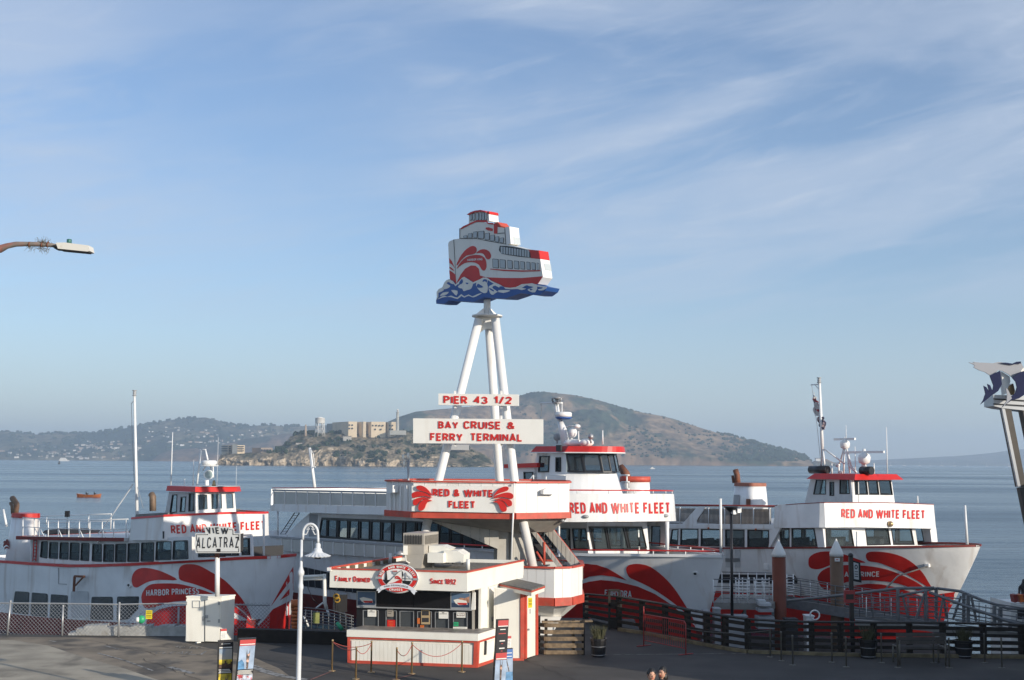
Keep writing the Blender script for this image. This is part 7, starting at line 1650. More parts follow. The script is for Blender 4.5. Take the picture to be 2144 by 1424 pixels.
for sg in(-1,1):
 mb.tube([lpt(650+sg*(14-t*1.1),1122-t*1.0-2*math.sin(t))for t in range(0,10)],.013,6)
 mb.tube([lpt(650+sg*(5+3.2*math.cos(t*.8)*(1-t*.08)),1107+3.2*math.sin(t*.8)*(1-t*.08))for t in range(9)],.011,6)
mb.tube([lpt(644,1104),lpt(650,1101),lpt(656,1104)],.012,6);mb.build('scrollwork',PW,LP)
sc=lpt(665.5,1150);n_=36;vs=[]
prof=[(3.5,1137),(5.5,1140),(5.5,1147),(8,1149),(9,1154),(12,1157),(26,1164.5),(25,1166)]
for k,(r_,y)in enumerate(prof):
 for j in range(n_):
  a=2*math.pi*j/n_;q=r_*LY/F*(1+(.05 if j%2 and k>=6 else 0));vs.append((sc.x+q*math.cos(a),LY+q*math.sin(a),zat(sc.x,LY,y)+(.012 if j%2 and k>=6 else 0)))
mb=MB();mb.add(vs,[(i*n_+j,i*n_+(j+1)%n_,(i+1)*n_+(j+1)%n_,(i+1)*n_+j)for i in range(len(prof)-1)for j in range(n_)]);mb.build('lamp_shade',PW,LP)
mb=MB();mb.lathe((sc.x,LY,zat(sc.x,LY,1170)),[(.075,0),(.075,.07)],12);mb.build('lamp_socket',BLACK,LP)
pf=thing('pipe_davit','cream painted pipe frame standing on the float behind the lamp post','davit',P3(682,1300,52))
FY=52;mb=MB();mb.tube([P3(634,1208,FY),P3(681,1206,FY)],.07,8);mb.tube([P3(634,1214,FY),P3(681,1212,FY)],.045,8);mb.tube([P3(679,1202,FY),P3(680,1262,FY),P3(684,1275,FY)],.075,8);mb.build('frame',CREAM,pf)
mb=MB();mb.tube([P3(660,1275,FY),P3(676,1262,FY)],.04,6);mb.tube([P3(684,1275,FY),P3(690,1290,FY)],.05,6);mb.tube([P3(636,1290,FY),P3(646,1312,FY)],.05,6);mb.build('brace',CLEANW,pf)
CBY=42.6
cA_,cB_=G(388,1345),G(461,1346);cd=(cB_-cA_).normalized();ce=Vector((-cd.y,cd.x,0));
CBT=thing('utility_cabinet','white steel utility cabinet with two doors at the quay edge','cabinet',(cA_+cB_)/2)
cpf=pmap((cA_,-ce));zc_=cpf(400,1251).z
cC_=G(489,1341);sx_=(cC_-cB_);
mb=MB();P=[cA_,cB_,cB_+sx_,cA_+sx_];mb.hexa([(p.x,p.y,.04)for p in P],[(p.x,p.y,zc_)for p in P]);mb.build('body',CREAM,CBT)
mb=MB();c_=sum(P,Vector())/4;mb.hexa([(lerp(c_.x,p.x,1.03),lerp(c_.y,p.y,1.03),zc_+.003)for p in P],[(lerp(c_.x,p.x,1.03),lerp(c_.y,p.y,1.03),zc_+.05)for p in P]);mb.build('lid',CREAM,CBT)
for x0,x1 in((390,428.5),(430,460)):mb=MB();shape(mb,[(x0,1255),(x1,1256),(x1,1343.5),(x0,1342.5)],cpf,.02,-.01);dr=mb.build('door',CREAM,CBT)
mb=MB();mb.beam(cpf(429.2,1256,.022),cpf(429.2,1343,.022),.03,.012);mb.build('door_gap',DARK,CBT)
mb=MB();[mb.beam(cpf(*a,.03),cpf(*b,.03),.02,.02)for a,b in(((404,1258),(419,1258)),((419,1258),(419,1272)),((419,1272),(404,1272)),((404,1272),(404,1258)))];mb.build('name_frame',GREY,CBT)
mb=MB();mb.obox(cpf(433,1291,.04),.09,.05,.1);mb.tube([cpf(426,1290,.04),cpf(426,1300,.04)],.015,5);mb.tube([cpf(434,1300,.04),cpf(441,1300,.04)],.015,5);mb.build('latch',STEEL,CBT)
mb=MB();[mb.obox(cpf(x,y,.03),.05,.03,.12)for x,y in((459,1263),(459,1300),(391,1263))];mb.build('hinge',STEEL,CBT)
VS=thing('viewpoint_sign','light grey cut-out sign with black outline letters on a white post above the cabinet','sign',(cA_+cB_)/2+sx_*.5)
VY=43.2;mb=MB();mb.tube([P3(455,1249,VY),P3(455,1167,VY)],.082,14);mb.build('post',CLEANW,VS)
vpm=pmap((Vector((0,VY-.05,0)),Vector((.05,-1,0)).normalized()))
SGP=mat('sign_face_grey',(.52,.54,.54),.5)
vP=[(409,1117),(430,1117),(428,1103),(450,1101.5),(484,1104),(490,1108),(490,1117),(503,1117),(503,1158),(410,1158),(407,1140)]
mb=MB();shape(mb,vP,vpm,0,-.05);mb.build('board',SGP,VS)
mb=MB();shape(mb,[(503,1118),(508,1117),(508,1152),(503,1157)],vpm,-.06,-.16);mb.build('board_back',DARK,VS)
mb=MB()
for q in _stroke([(411,1119.5),(435,1119.5),(435,1118)],.55)+_stroke([(488,1110),(488,1119.5),(500.5,1119.5),(500.5,1132)],.55)+_stroke([(411,1119.5),(413,1134)],.55)+_stroke([(412,1147),(413,1155.5),(500,1155.5),(500,1148)],.55)+_stroke([(480,1108.5),(488,1109.5)],.55):shape(mb,q,vpm,.012,.003)
mb.build('outline',BLACK,VS)
def olet(s,q,t=.045,m=BLACK,d=.02,nm='lettering'):mb=MB();lettering(mb,s,q,vpm,d,d-.012,t,.34,1.05);mb.build(nm,m,VS)
olet('ALCATRAZ',[(413,1124.5),(500,1123.5),(500.5,1147),(411,1148)],.062,BLACK)
olet('VIEW',[(431,1103),(479,1105),(478,1118),(436,1117)],.085,BLACK,.03)
mb=MB();shape(mb,[(454,1149),(462,1149),(462,1154.5),(454,1154.5)],vpm,.02,.003);shape(mb,[(457,1151),(460,1151),(460,1152.5),(457,1152.5)],vpm,.03,.021);mb.build('mark',BLACK,VS)
mb=MB();mb.obox(P3(455,1163,VY),.14,.14,.18);mb.build('bracket',RUST,VS);mb=MB();mb.beam(P3(440,1165.5,VY),P3(472,1165.5,VY),.05,.03);mb.build('base_plate',RUST,VS)
FN=thing('chain_link_fence','galvanised chain link fence along the quay edge at left','fence',G(130,1330))
posts=[((15,1330),(22,1262)),((130,1331),(132,1272)),((248,1333),(250,1266)),((373,1330),(374,1276))]
PB=[G(*a)for a,b in posts];PTp=[atY(b[0],b[1],P.y)for(a,b),P in zip(posts,PB)]
A0=PB[0]+(PB[0]-PB[1])*1.0;
for P,T_ in zip(PB,PTp):mb=MB();mb.tube([P-Vector((0,0,.05)),T_+Vector((0,0,.04))],.038,8);mb.ball(T_+Vector((0,0,.05)),.045,nu=8,nv=5);mb.build('post',STEEL,FN)
tops=[Vector((P.x,P.y,1.13))for P in PB];T0=Vector((A0.x,A0.y,1.13));Tend=Vector((atY(565,1282,45.9).x,45.9,1.02))
mb=MB();mb.tube([T0]+tops+[Tend],.026,6);mb.build('top_rail',STEEL,FN)
def linkmesh(A,Bq,h0,h1,sp=.135):
 mb=MB();L_=(Bq-A).length;d=(Bq-A).normalized();H_=h1-h0;k=int((L_+H_)/sp);r_=.0065
 for i in range(k+1):
  for sgn_ in(1,-1):
   s0=i*sp-H_;u0_,v0_,u1_,v1_=s0,0,s0+H_,H_
   if u0_<0:v0_=-u0_;u0_=0
   if u1_>L_:v1_=H_-(u1_-L_);u1_=L_
   if u1_-u0_<.01:continue
   if sgn_<0:v0_,v1_=H_-v0_,H_-v1_
   a=A+d*u0_;b=A+d*u1_;mb.tube([(a.x,a.y+.012*sgn_,h0+v0_),(b.x,b.y+.012*sgn_,h0+v1_)],r_,3,cap=False,smooth=False)
 return mb.build('mesh',STEEL,FN)
seg=[A0]+PB+[Vector((Tend.x,Tend.y,0))]
for a,b in zip(seg,seg[1:]):linkmesh(a,b,.04,1.12)
o=None
mb=MB();ym=atY(312,1287,PB[2].y-.08);mb.obox(ym,.22,.02,.3);mb.cur=1;[mb.obox(ym+Vector((0,-.013,z)),.18,.006,.02)for z in(-.08,-.02,.05,.1)];o=mb.build('warning_plate',[YELLOW,DARK]);o['label']='small yellow warning plate hanging on the chain link fence';o['category']='sign'
mb=MB();hs_=atY(290,1297,PB[2].y-.15);mb.ball(hs_+Vector((.1,0,0)),.14,(1,.8,1.05),12,8);mb.cur=1;mb.tube([hs_+Vector((-.06,-.08,0)),hs_+Vector((.03,-.05,0))],.09,12);o=mb.build('life_ring_light',[GREEN,CLEANW]);o['label']='round green and white float hanging on the chain link fence';o['category']='float'
def pstand(px0,px1,ytl,ytr,ybot,Y,lab,panels,side=True,tilt=0.0,grp='poster stands on the quay'):
 A=atY(px0,ytl,Y);Bq=atY(px1,ytr,Y);d=Vector((Bq.x-A.x,0,0));w=d.length
 ang=R(-24)if ytr<ytl else 0
 dd=Vector((math.cos(ang),-math.sin(ang),0));
 dd=Vector((math.cos(R(24)),math.sin(R(24)),0));w=w/math.cos(R(24));base=Vector((A.x,A.y,0));zt=A.z
 t=thing('poster_stand',lab,'poster stand',base+dd*w/2,group=grp);nn=Vector((dd.y,-dd.x,0));lean=Vector((-tilt,0,0))
 def mp(u,v,e):return base+lean*v*-1+dd*(w*u)+nn*e+Vector((0,0,lerp(.03,zt,v)))
 mb=MB();V,T=tri2d(rect(0,0,1,1));mb.solid(V,T,mp,0,-.07);mb.build('frame',BLACK,t)
 for nm,P,e,m in panels:mb=MB();V,T=tri2d(P);mb.solid(V,T,mp,e+.004,e);mb.build(nm,m,t)
 mb=MB();q=[mp(-.1,0,.2),mp(1.1,0,.2),mp(1.1,0,-.3),mp(-.1,0,-.3)];mb.hexa([(p.x,p.y,.01)for p in q],[(p.x,p.y,.05)for p in q]);mb.build('foot',BLACK,t)
 return t,mp
PSKY=mat('print_pale_sky',(.33,.42,.55),.35,var=.25,vscale=3);PDUSK=mat('print_dusk_sky',(.42,.40,.36),.35,col2=(.20,.30,.42),c2scale=1.6);PYEL=mat('print_yellow_skyline',(.55,.42,.04),.35,var=.5,vscale=8);PBRN=mat('print_dark_skyline',(.06,.03,.02),.4,var=.4,vscale=14)
PFIG=mat('print_people',(.12,.09,.08),.4,var=.7,vscale=18,col2=(.5,.3,.22),c2lo=.55,c2hi=.6,c2scale=12);PGRP=mat('print_crowd',(.42,.45,.52),.4,col2=(.45,.06,.07),c2lo=.55,c2hi=.58,c2scale=9,var=.5,vscale=14)
PRED=mat('print_red',(.50,.06,.06),.35);PBLU=mat('print_blue',(.06,.16,.42),.35);PSEA=mat('print_bay',(.10,.24,.42),.35,var=.4,vscale=7);PNAV=mat('print_black',(.015,.015,.02),.35)
def rows(y0,y1,n,x0=.1,x1=.9,e=.008,m=SIGNW,nm='print_lines'):
 return[(nm,rect(x0+.04*(i%2),lerp(y0,y1,i/n),x1-.05*(i%3),lerp(y0,y1,(i+.45)/n)),e,m)for i in range(n)]
def skyline(x0,x1,y,h,n=9):
 P=[(x0,y-h)]
 for i in range(n):a=lerp(x0,x1,i/n);b=lerp(x0,x1,(i+1)/n);z=y+h*random.uniform(-.3,.5);P+=[(a,z),(b-.002,z)]
 return P+[(x1,y-h)]
def fig(cx,y,s):return[(cx-.12*s,y),(cx+.14*s,y),(cx+.16*s,y+.3*s),(cx+.24*s,y+.55*s),(cx+.2*s,y+.78*s),(cx+.12*s,y+.58*s),(cx,y+.62*s),(cx-.12*s,y+.56*s),(cx-.22*s,y+.8*s),(cx-.26*s,y+.55*s),(cx-.18*s,y+.3*s)]
pstand(457,486,1341,1338,1440,33.6,'narrow poster stand with a sunset skyline picture, leftmost of the four',[('print_back',rect(.06,.02,.95,.98),.004,PNAV)]+rows(.93,.95,1,.2,.8)+rows(.86,.90,1,.08,.92)+[('print_sky',rect(.08,.55,.93,.845),.010,PDUSK),('print_glow',rect(.08,.52,.93,.66),.0165,PYEL),('print_city',skyline(.08,.93,.60,.09),.021,PBRN)]+rows(.425,.50,3,.08,.9)+[('print_glow',rect(.08,.10,.93,.41),.010,PYEL),('print_heads',fig(.6,.12,.33),.0165,PFIG)])
t_,mp_=pstand(493,526,1337,1327,1450,33.2,'poster stand with a red header and a couple at the bay, second from left',[('print_back',rect(.04,.02,.98,.98),.004,PNAV),('print_header',rect(.06,.88,.97,.975),.010,PRED)]+rows(.895,.925,1,.08,.95,.016)+[('print_sky',rect(.06,.50,.97,.878),.010,PSKY),('print_couple',fig(.6,.505,.40),.0165,PFIG),('print_hill',[(.06,.50),(.45,.50),(.40,.60),(.25,.66),(.06,.62)],.0165,PSEA)]+rows(.42,.49,4,.06,.95)+[('print_crowd',rect(.06,.12,.97,.41),.010,PGRP),('print_blue',rect(.62,.2,.95,.30),.0165,PBLU)],tilt=.10)
pstand(1033,1058,1297,1289,1450,34.4,'tall poster stand with a black price list above a couple picture',[('print_header',rect(.1,.90,.96,.985),.010,PRED),('print_back',rect(.06,.02,.98,.895),.004,PNAV)]+rows(.90,.925,1,.12,.93,.016)+rows(.855,.88,1,.3,.75)+rows(.80,.825,1,.2,.8,m=PRED)+rows(.70,.73,1,.3,.75)+rows(.665,.685,1,.45,.6,m=PRED)+rows(.60,.63,1,.3,.75)+rows(.565,.585,1,.45,.6,m=PRED)+[('print_header',rect(.06,.455,.98,.545),.010,PRED)]+rows(.46,.49,1,.1,.95,.016)+[('print_sky',rect(.06,.12,.98,.45),.010,PSKY),('print_couple',fig(.55,.13,.42),.0165,PFIG)],tilt=.1)
pstand(1057,1074,1358,1353,1450,34.9,'low poster stand with a blue bridge and bay picture',[('print_back',rect(.04,.02,.98,.98),.004,PBLU)]+rows(.88,.92,1,.15,.85)+rows(.80,.84,1,.15,.85)+[('print_sky',rect(.06,.42,.96,.76),.010,PSKY),('print_bridge',[(.1,.76),(.2,.76),(.55,.46),(.48,.44)],.0165,PFIG),('print_bay',rect(.06,.2,.96,.44),.0165,PSEA),('print_band',rect(.04,.06,.98,.18),.010,PNAV)])
for(x0,x1,y0,y1,Y,lab)in((462,473,1317,1339,33.7,'small red and white notice on a clip above the leftmost poster stand'),(1060,1070,1332,1356,35.0,'small red and white notice on a clip above the blue poster stand')):
 A=atY(x0,y0,Y);Bq=atY(x1,y1,Y);dd=Vector((math.cos(R(24)),math.sin(R(24)),0));w=(Bq.x-A.x)/dd.x;nn=Vector((dd.y,-dd.x,0));t=thing('clip_notice',lab,'notice',A)
 def mp(u,v,e):return Vector((A.x,A.y,0))+dd*(w*u)+nn*e+Vector((0,0,lerp(Bq.z,A.z,v)))
 for nm,P,e,m in[('card',rect(0,0,1,1),0,SIGNW),('print_header',rect(0,.78,1,1),.006,PRED)]+rows(.1,.7,5,.12,.88,.006,GREY):mb=MB();V,T=tri2d(P);mb.solid(V,T,mp,e+.005,e);mb.build(nm,m,t)
 mb=MB();mb.beam(mp(.0,-.2,-.02),mp(.0,1,-.02),.02,.02);mb.build('clip_arm',BLACK,t)
def mkstan(label,grp,m):
 t=thing('rope_stanchion',label,'stanchion',(0,0,0),group=grp)
 mb=MB();mb.lathe((0,0,0),[(.11,0),(.11,.012),(.025,.03)],12);mb.build('base',m,t,local=True)
 mb=MB();mb.lathe((0,0,.02),[(.026,0),(.026,.86),(.032,.87),(.032,.90),(.02,.91)],10);mb.build('post',m,t,local=True)
 return t
s0=mkstan('brass stanchion left of the ticket booth corner','brass rope stanchions in front of the booth',BRASS);gp='brass rope stanchions in front of the booth'
st=[(695,1405,'leftmost brass stanchion, left of the ticket booth corner'),(745,1422,'brass stanchion standing nearest the camera in the left rope group'),(777,1408,'brass stanchion right of the left rope group'),(830,1424,'brass stanchion nearest the camera in front of the booth middle'),(862,1411,'brass stanchion close to the booth front below the oval emblem'),(967,1407,'rightmost brass stanchion, before the booth right corner')]
SP=[]
for i,(x,y,lab)in enumerate(st):
 P=G(x,y);SP.append(P)
 if i==0:s0.location=P;s0['label']=lab
 else:dup(s0,P,label=lab)
def rope(A,Bq,sag,m,lab,r_=.011):
 A=A+Vector((0,0,.86));Bq=Bq+Vector((0,0,.86));mb=MB();mb.tube([A.lerp(Bq,t/12)-Vector((0,0,sag*4*(t/12)*(1-t/12)))for t in range(13)],r_,5);o=mb.build('rope',m);o['label']=lab;o['category']='rope';return o
RR=mat('red_rope',(.45,.10,.08),.8)
rope(SP[0],SP[1],.12,RR,'thin red rope between the two leftmost brass stanchions');rope(SP[0],SP[2],.14,RR,'red rope from the leftmost brass stanchion to the booth side stanchion');rope(SP[1],SP[2],.22,RR,'short red rope on the right side of the left stanchion group');rope(SP[3],SP[4],.25,RR,'short red rope under the oval emblem');rope(SP[4],SP[5],.38,RR,'long sagging red rope in front of the booth counter')
GS=mat('dull_steel',(.16,.15,.13),.5,.4)
gp2='grey stanchions in the shade along the timber fence'
s1=mkstan('x',gp2,GS);s1['label']='grey stanchion'
gl=[(1613,1376),(1636,1384),(1660,1393),(1742,1387),(1772,1397),(1846,1388),(1880,1398),(1955,1388),(1988,1399),(2062,1388),(2098,1399)]
nm_=['leftmost grey stanchion, left of the near steel pile','grey stanchion directly in front of the near steel pile','grey stanchion just right of the near steel pile','grey stanchion in front of the second steel pile','grey stanchion below the black notice post','grey stanchion between the dark planter and the bench','grey stanchion at the left end of the bench','grey stanchion in front of the right part of the bench','grey stanchion just right of the bench','grey stanchion right of the right dark planter','rightmost grey stanchion near the picture edge']
GP=[]
for i,(x,y)in enumerate(gl):
 P=G(x,y);GP.append(P)
 if i==0:s1.location=P;s1['label']=nm_[0]
 else:dup(s1,P,label=nm_[i])
rope(GP[0],G(1433,1371),.12,GS,'dark rope from the red barrier to the leftmost grey stanchion',.008)
CB0,CB1=G(1348,1353),G(1436,1371);CBd=(CB1-CB0).normalized()
RB2=thing('crowd_barrier','red steel crowd barrier standing in the shade near the fence','barrier',(CB0+CB1)/2)
hT=1.0;zt0=atY(1349,1277,CB0.y).z;
BR=mat('barrier_red',(.30,.03,.03),.45,var=.1)
mb=MB();mb.tube([CB0,CB0+Vector((0,0,1.0)),CB0+CBd*.08+Vector((0,0,1.08)),CB1-CBd*.08+Vector((0,0,1.08)),CB1+Vector((0,0,1.0)),CB1],.022,8);mb.tube([CB0+Vector((0,0,.2)),CB1+Vector((0,0,.2))],.016,6);mb.build('frame',BR,RB2)
for k in range(1,20):q=CB0.lerp(CB1,k/20);mb=MB();mb.tube([q+Vector((0,0,.2)),q+Vector((0,0,1.07))],.009,5,smooth=False);mb.build('bar',BR,RB2)
for q in(CB0,CB1):mb=MB();n2=Vector((-CBd.y,CBd.x,0));mb.beam(q-n2*.3+Vector((0,0,.02)),q+n2*.3+Vector((0,0,.02)),.06,.02);mb.build('foot',BR,RB2)
mb=MB();q=G(1349,1330);mb.tube([CB0+Vector((0,0,1)),CB0+Vector((0,0,1.35))],.02,6);mb.build('corner_post',BR,RB2)
TF=thing('timber_fence','long dark timber rail fence along the quay edge in the shade','fence',G(1566,1367))
tb=[(1226,1300),(1296,1318),(1345,1326),(1393,1334),(1440,1343),(1480,1352),(1519,1359),(1566,1366),(1640,1369),(1700,1370.5),(1760,1372),(1830,1373),(1905,1374),(1975,1375),(2060,1376),(2140,1377),(2230,1378)]
tt=[(1221,1245),(1296,1251),(1345,1259),(1393,1267),(1440,1278),(1511,1290),(1566,1298),(1615,1302),(1700,1304),(1800,1305),(1975,1305.5),(2144,1310),(2230,1312)]
FB=[G(x,y)for x,y in tb];FT=[zat(P.x,P.y,interp(tt,x))for P,(x,y)in zip(FB,tb)]
for i,(P,h)in enumerate(zip(FB,FT)):
 nx=FB[min(i+1,len(FB)-1)]-FB[max(i-1,0)];a=math.atan2(nx.y,nx.x);mb=MB();mb.obox((P.x,P.y,h/2-.05),.18,.16,h+.1,rz=a);mb.build('post',DWOOD,TF)
for i in range(len(FB)-1):
 A,Bq=FB[i],FB[i+1];d=(Bq-A).normalized();n=Vector((d.y,-d.x,0));n=n if n.y<0 else-n
 for k in range(5):
  f0=.06+k*.205;o_=n*.11;w=.10+random.uniform(-.01,.015);jj=random.uniform(-.012,.012)
  mb=MB();mb.beam(A+o_+d*.01+Vector((0,0,FT[i]*f0+jj)),Bq+o_-d*.01+Vector((0,0,FT[i+1]*f0+jj)),.045,w*1.15);mb.build('rail',DWOOD,TF)
 mb=MB();mb.beam(A+n*.03+Vector((0,0,FT[i]+.03)),Bq+n*.03+Vector((0,0,FT[i+1]+.03)),.26,.05);mb.build('cap_rail',DWOOD,TF)
GF=thing('gate_frame','dark grey gate frame rising above the timber fence','gate',G(1286,1318));P=G(1285,1317)
for x in(1275,1296):mb=MB();q=atY(x,1318,P.y);mb.beam((q.x,q.y-.2,0),(q.x,q.y-.2,atY(x,1236,P.y).z),.09,.07,(0,1,0));mb.build('upright',DWOOD,GF)
for y in(1236,1266,1296):mb=MB();a=atY(1274,y,P.y-.2);b=atY(1297,y,P.y-.2);mb.beam(a,b,.07,.12 if y>1236 else .08);mb.build('crossbar',DWOOD,GF)
mb=MB();a=atY(1277,1300,P.y-.2);b=atY(1295,1316,P.y-.2);mb.box(a.x,b.x,a.y-.03,a.y+.03,b.z,a.z);mb.build('panel',DWOOD,GF)
SF=thing('board_fence','short sunlit fence of weathered boards right of the booth annex','fence',G(1185,1370))
sa,sb2=G(1141,1371),G(1223,1372);s0_=G(1126,1363)
for k in range(5):
 yb=1366-k*14.2
 for(a,b,ya,yb_)in((1142,1222,yb,yb),):
  A=atY(a,ya,sa.y);Bq=atY(b,yb_,sb2.y);mb=MB();mb.beam(A,Bq,.045,.135+random.uniform(-.01,.01));mb.build('board',WOOD,SF)
 A=atY(1126,yb-2,s0_.y);Bq=atY(1141,yb,sa.y);mb=MB();mb.beam(A,Bq,.045,.13);mb.build('board',WOOD,SF)
for x,Y_,in((1143,sa.y+.08),(1200,sa.y+.08),(1221,sb2.y+.08),(1128,s0_.y+.1)):A=atY(x,1372,Y_);mb=MB();mb.obox((A.x,A.y,.57),.1,.1,1.14);mb.build('post',DWOOD,SF)
A=atY(1135,1302,sa.y);Bq=atY(1240,1300,sa.y+.2);mb=MB();mb.beam(A,Bq,.22,.05);mb.build('cap_rail',WOOD,SF)
def planter(px,py,wpx,ytop,lab,plant=True):
 P=G(px,py);s=P.y/F;r_=wpx/2*s;zt=zat(P.x,P.y,ytop)
 t=thing('planter',lab,'planter',P,group='dark planters on the quay')
 mb=MB();mb.lathe(P,[(r_*.78,0),(r_*.80,.02),(r_*.95,zt-.08),(r_*1.05,zt-.07),(r_*1.05,zt),(r_*.9,zt),(r_*.88,zt-.06)],14,smooth=False);mb.build('pot',BLACK,t)
 mb=MB()
 for z in(.06,zt*.55):mb.lathe(P+Vector((0,0,z)),[(r_*(.815+.16*z/zt),0),(r_*(.825+.16*z/zt),.02)],14)
 mb.build('hoop',STEEL,t)
 if plant:
  mb=MB();rng=random.Random(int(px))
  for k in range(170):
   a=rng.uniform(0,6.28);q=rng.uniform(0,.7)*r_;h=rng.uniform(.2,.52);o_=Vector((math.cos(a),math.sin(a),0));b0=P+o_*q+Vector((0,0,zt-.05));tp=b0+o_*h*.5*rng.random()+Vector((0,0,h));sd2=Vector((-o_.y,o_.x,0))*.012
   mb.add([b0-sd2,b0+sd2,(b0+tp)/2+sd2*.8+Vector((0,0,.03)),tp,(b0+tp)/2-sd2*.8+Vector((0,0,.03))],[(0,1,2,3,4)])
  mb.build('grass_plant',mat('planter_grass_%d'%px,(.075,.075,.035),.8,var=.4,vscale=20),t,kind='stuff')
 return t
planter(1253,1375,34,1336,'black planter with dry grass at the sunlit fence corner');planter(1818,1378,36,1338,'dark planter with grass between the notice post and the bench');planter(2018,1377,38,1340,'dark planter with grass right of the bench')
BY=40.2;b0,b1_=atY(1878,1380,BY),atY(1982,1380,BY);BN=thing('bench','slatted wooden bench facing the water in front of the timber fence','bench',G(1930,1392))
for k,(y,Yd,w)in enumerate(((1329.5,.42,.10),(1337,.40,.10),(1345,.38,.10),(1352.5,.0,.12),(1355,-.16,.12),(1358,-.32,.12))):
 A=atY(1876,y,BY-Yd if k<3 else BY+Yd+.35);Bq=atY(1980 if k<3 else 1986,y,BY-Yd if k<3 else BY+Yd+.35)
 mb=MB();mb.beam(A,Bq,.03 if k<3 else w,w if k<3 else .035);mb.build('slat',mat('bench_slat_grey',(.06,.052,.045),.7,var=.2)if k==0 else MATS['bench_slat_grey'],BN)
for x in(1882,1978):A=atY(x,1356,BY-.3);mb=MB();mb.tube([(A.x,BY-.35,0),(A.x,BY-.38,atY(x,1329,BY-.4).z)],.03,6);mb.tube([(A.x,BY+.3,0),(A.x,BY+.3,A.z)],.03,6);mb.tube([(A.x,BY-.38,A.z),(A.x,BY+.3,A.z)],.025,6);mb.build('leg',GS,BN)
NP=thing('notice_post','black post with a framed notice and a small red box','sign',G(1783,1372));NY=42.6
mb=MB();A=atY(1781,1165,NY);mb.obox((A.x,NY,A.z/2),.13,.13,A.z);mb.ball((A.x,NY,A.z+.03),.09,nu=10,nv=6);mb.build('post',BLACK,NP)
npm=pmap((Vector((0,NY-.1,0)),Vector((.35,-.94,0)).normalized()))
mb=MB();shape(mb,[(1782,1172),(1800,1178),(1803,1220),(1783,1216)],npm,.03,-.05);mb.build('frame',BLACK,NP);mb=MB();shape(mb,[(1786,1177),(1796,1180),(1797,1214),(1787,1212)],npm,.04,.032);pn=mb.build('notice',SGP,NP)
mb=MB();shape(mb,ell(1791,1187,3.2,5,14),npm,.05,.042,holes=[ell(1791,1187,1.8,3,12)]);[shape(mb,[(1788,y),(1795,y+.5),(1795,y+2),(1788,y+1.5)],npm,.05,.042)for y in(1196,1201,1206)];mb.build('notice_print',BLACK,pn)
mb=MB();shape(mb,[(1768,1236),(1790,1236),(1790,1262),(1768,1262)],pmap((Vector((0,NY-.12,0)),Vector((0,-1,0)))),.02,-.1);bx_=mb.build('red_box',BR,NP);mb=MB();shape(mb,[(1771,1244),(1787,1244),(1787,1255),(1771,1255)],pmap((Vector((0,NY-.12,0)),Vector((0,-1,0)))),.03,.022);mb.build('opening',BLACK,bx_)
PY_=56.0
pm_=[('left',1631,14,1130,1160,mat('rusty_pile',(.16,.036,.014),.6,var=.15,vscale=1.2,dirt=(.10,.06,.045),dscale=1.2,damt=.8,streak=True)),('right',1752,13.5,1128,1159,mat('brown_pile',(.15,.09,.052),.65,var=.18,vscale=1.2,dirt=(.09,.06,.045),dscale=1.5,damt=.7,streak=True))]
for nm,x,hw,ya,yb,m in pm_:
 P=atY(x,1200,PY_);r_=hw*PY_/F;zc=zat(P.x,PY_,yb);zt=zat(P.x,PY_,ya)
 t=thing('steel_pile','rust red steel pile with a white cone cap, the left of two' if nm=='left' else 'brown steel pile with a white cone cap and small white plate, the right of two','pile',(P.x,PY_,WZ),group='steel piles beside the gangway')
 mb=MB();mb.tube([(P.x,PY_,-5),(P.x,PY_,zc)],r_,28);mb.build('shaft',m,t)
 mb=MB();mb.lathe((P.x,PY_,zc-.12),[(r_*1.04,0),(r_*1.04,.14),(r_*.05,zt-zc+.12),(.005,zt-zc+.125)],28);mb.build('cone_cap',SIGNW,t)
 if nm=='right':mb=MB();mb.obox(atY(x+1,1172,PY_-r_-.02),.22,.03,.15);pl_=mb.build('plate',CLEANW,t);mb=MB();mb.obox(atY(x+1,1172,PY_-r_-.045),.1,.012,.03,rz=0);mb.build('plate_mark',RED,pl_)
DP=thing('dock_light','slim black light pole with two floodlights on the dock','light pole',atY(1532,1215,54));DY=54
mb=MB();mb.tube([(atY(1532,1215,DY).x,DY,-1.5),atY(1531,1062,DY)],[.07,.055],8);mb.build('pole',BLACK,DP)
mb=MB();mb.lathe(atY(1530,1068,DY),[(.06,-.1),(.32,.12),(.28,.16),(.02,.16)],12);mb.build('shade',BLACK,DP)
for x,y in((1537,1072),(1546,1069)):mb=MB();mb.obox(atY(x,y,DY-.1),.2,.18,.16,rz=.4);mb.cur=1;mb.obox(atY(x+1,y+2,DY-.22),.14,.03,.12,rz=.4);mb.build('floodlight',[STEEL,CLEANW],DP)
FZ=-1.9
DK=mat('float_deck',(.23,.22,.20),.8,var=.15)
dk=thing('boarding_platform','raised grey boarding platform with rails between the middle and right ferries','platform',atY(1560,1260,53))
def rl(s,parent,A,Bq,h,n,mids,m,r=.024,name='rail',rp=None):
 A=Vector(A);Bq=Vector(Bq)
 for k in range(n+1):q=A.lerp(Bq,k/n);mb=MB();mb.tube([q,q+Vector((0,0,h))],r,5);mb.build('rail_post',rp or m,parent)
 for f in(1.0,*mids):mb=MB();mb.tube([A+Vector((0,0,h*f)),Bq+Vector((0,0,h*f))],r*(1 if f==1 else .75),5);mb.build(name,m,parent)
zA=atY(1500,1258,56).z
c4=[atY(1494,1258,55.3),atY(1618,1262,55.0),atY(1640,1262,58.6),atY(1512,1250,59)]
mb=MB();mb.hexa([(p.x,p.y,zA-.28)for p in c4],[(p.x,p.y,zA)for p in c4]);mb.build('deck',DK,dk)
hh=atY(1500,1210,56).z-zA
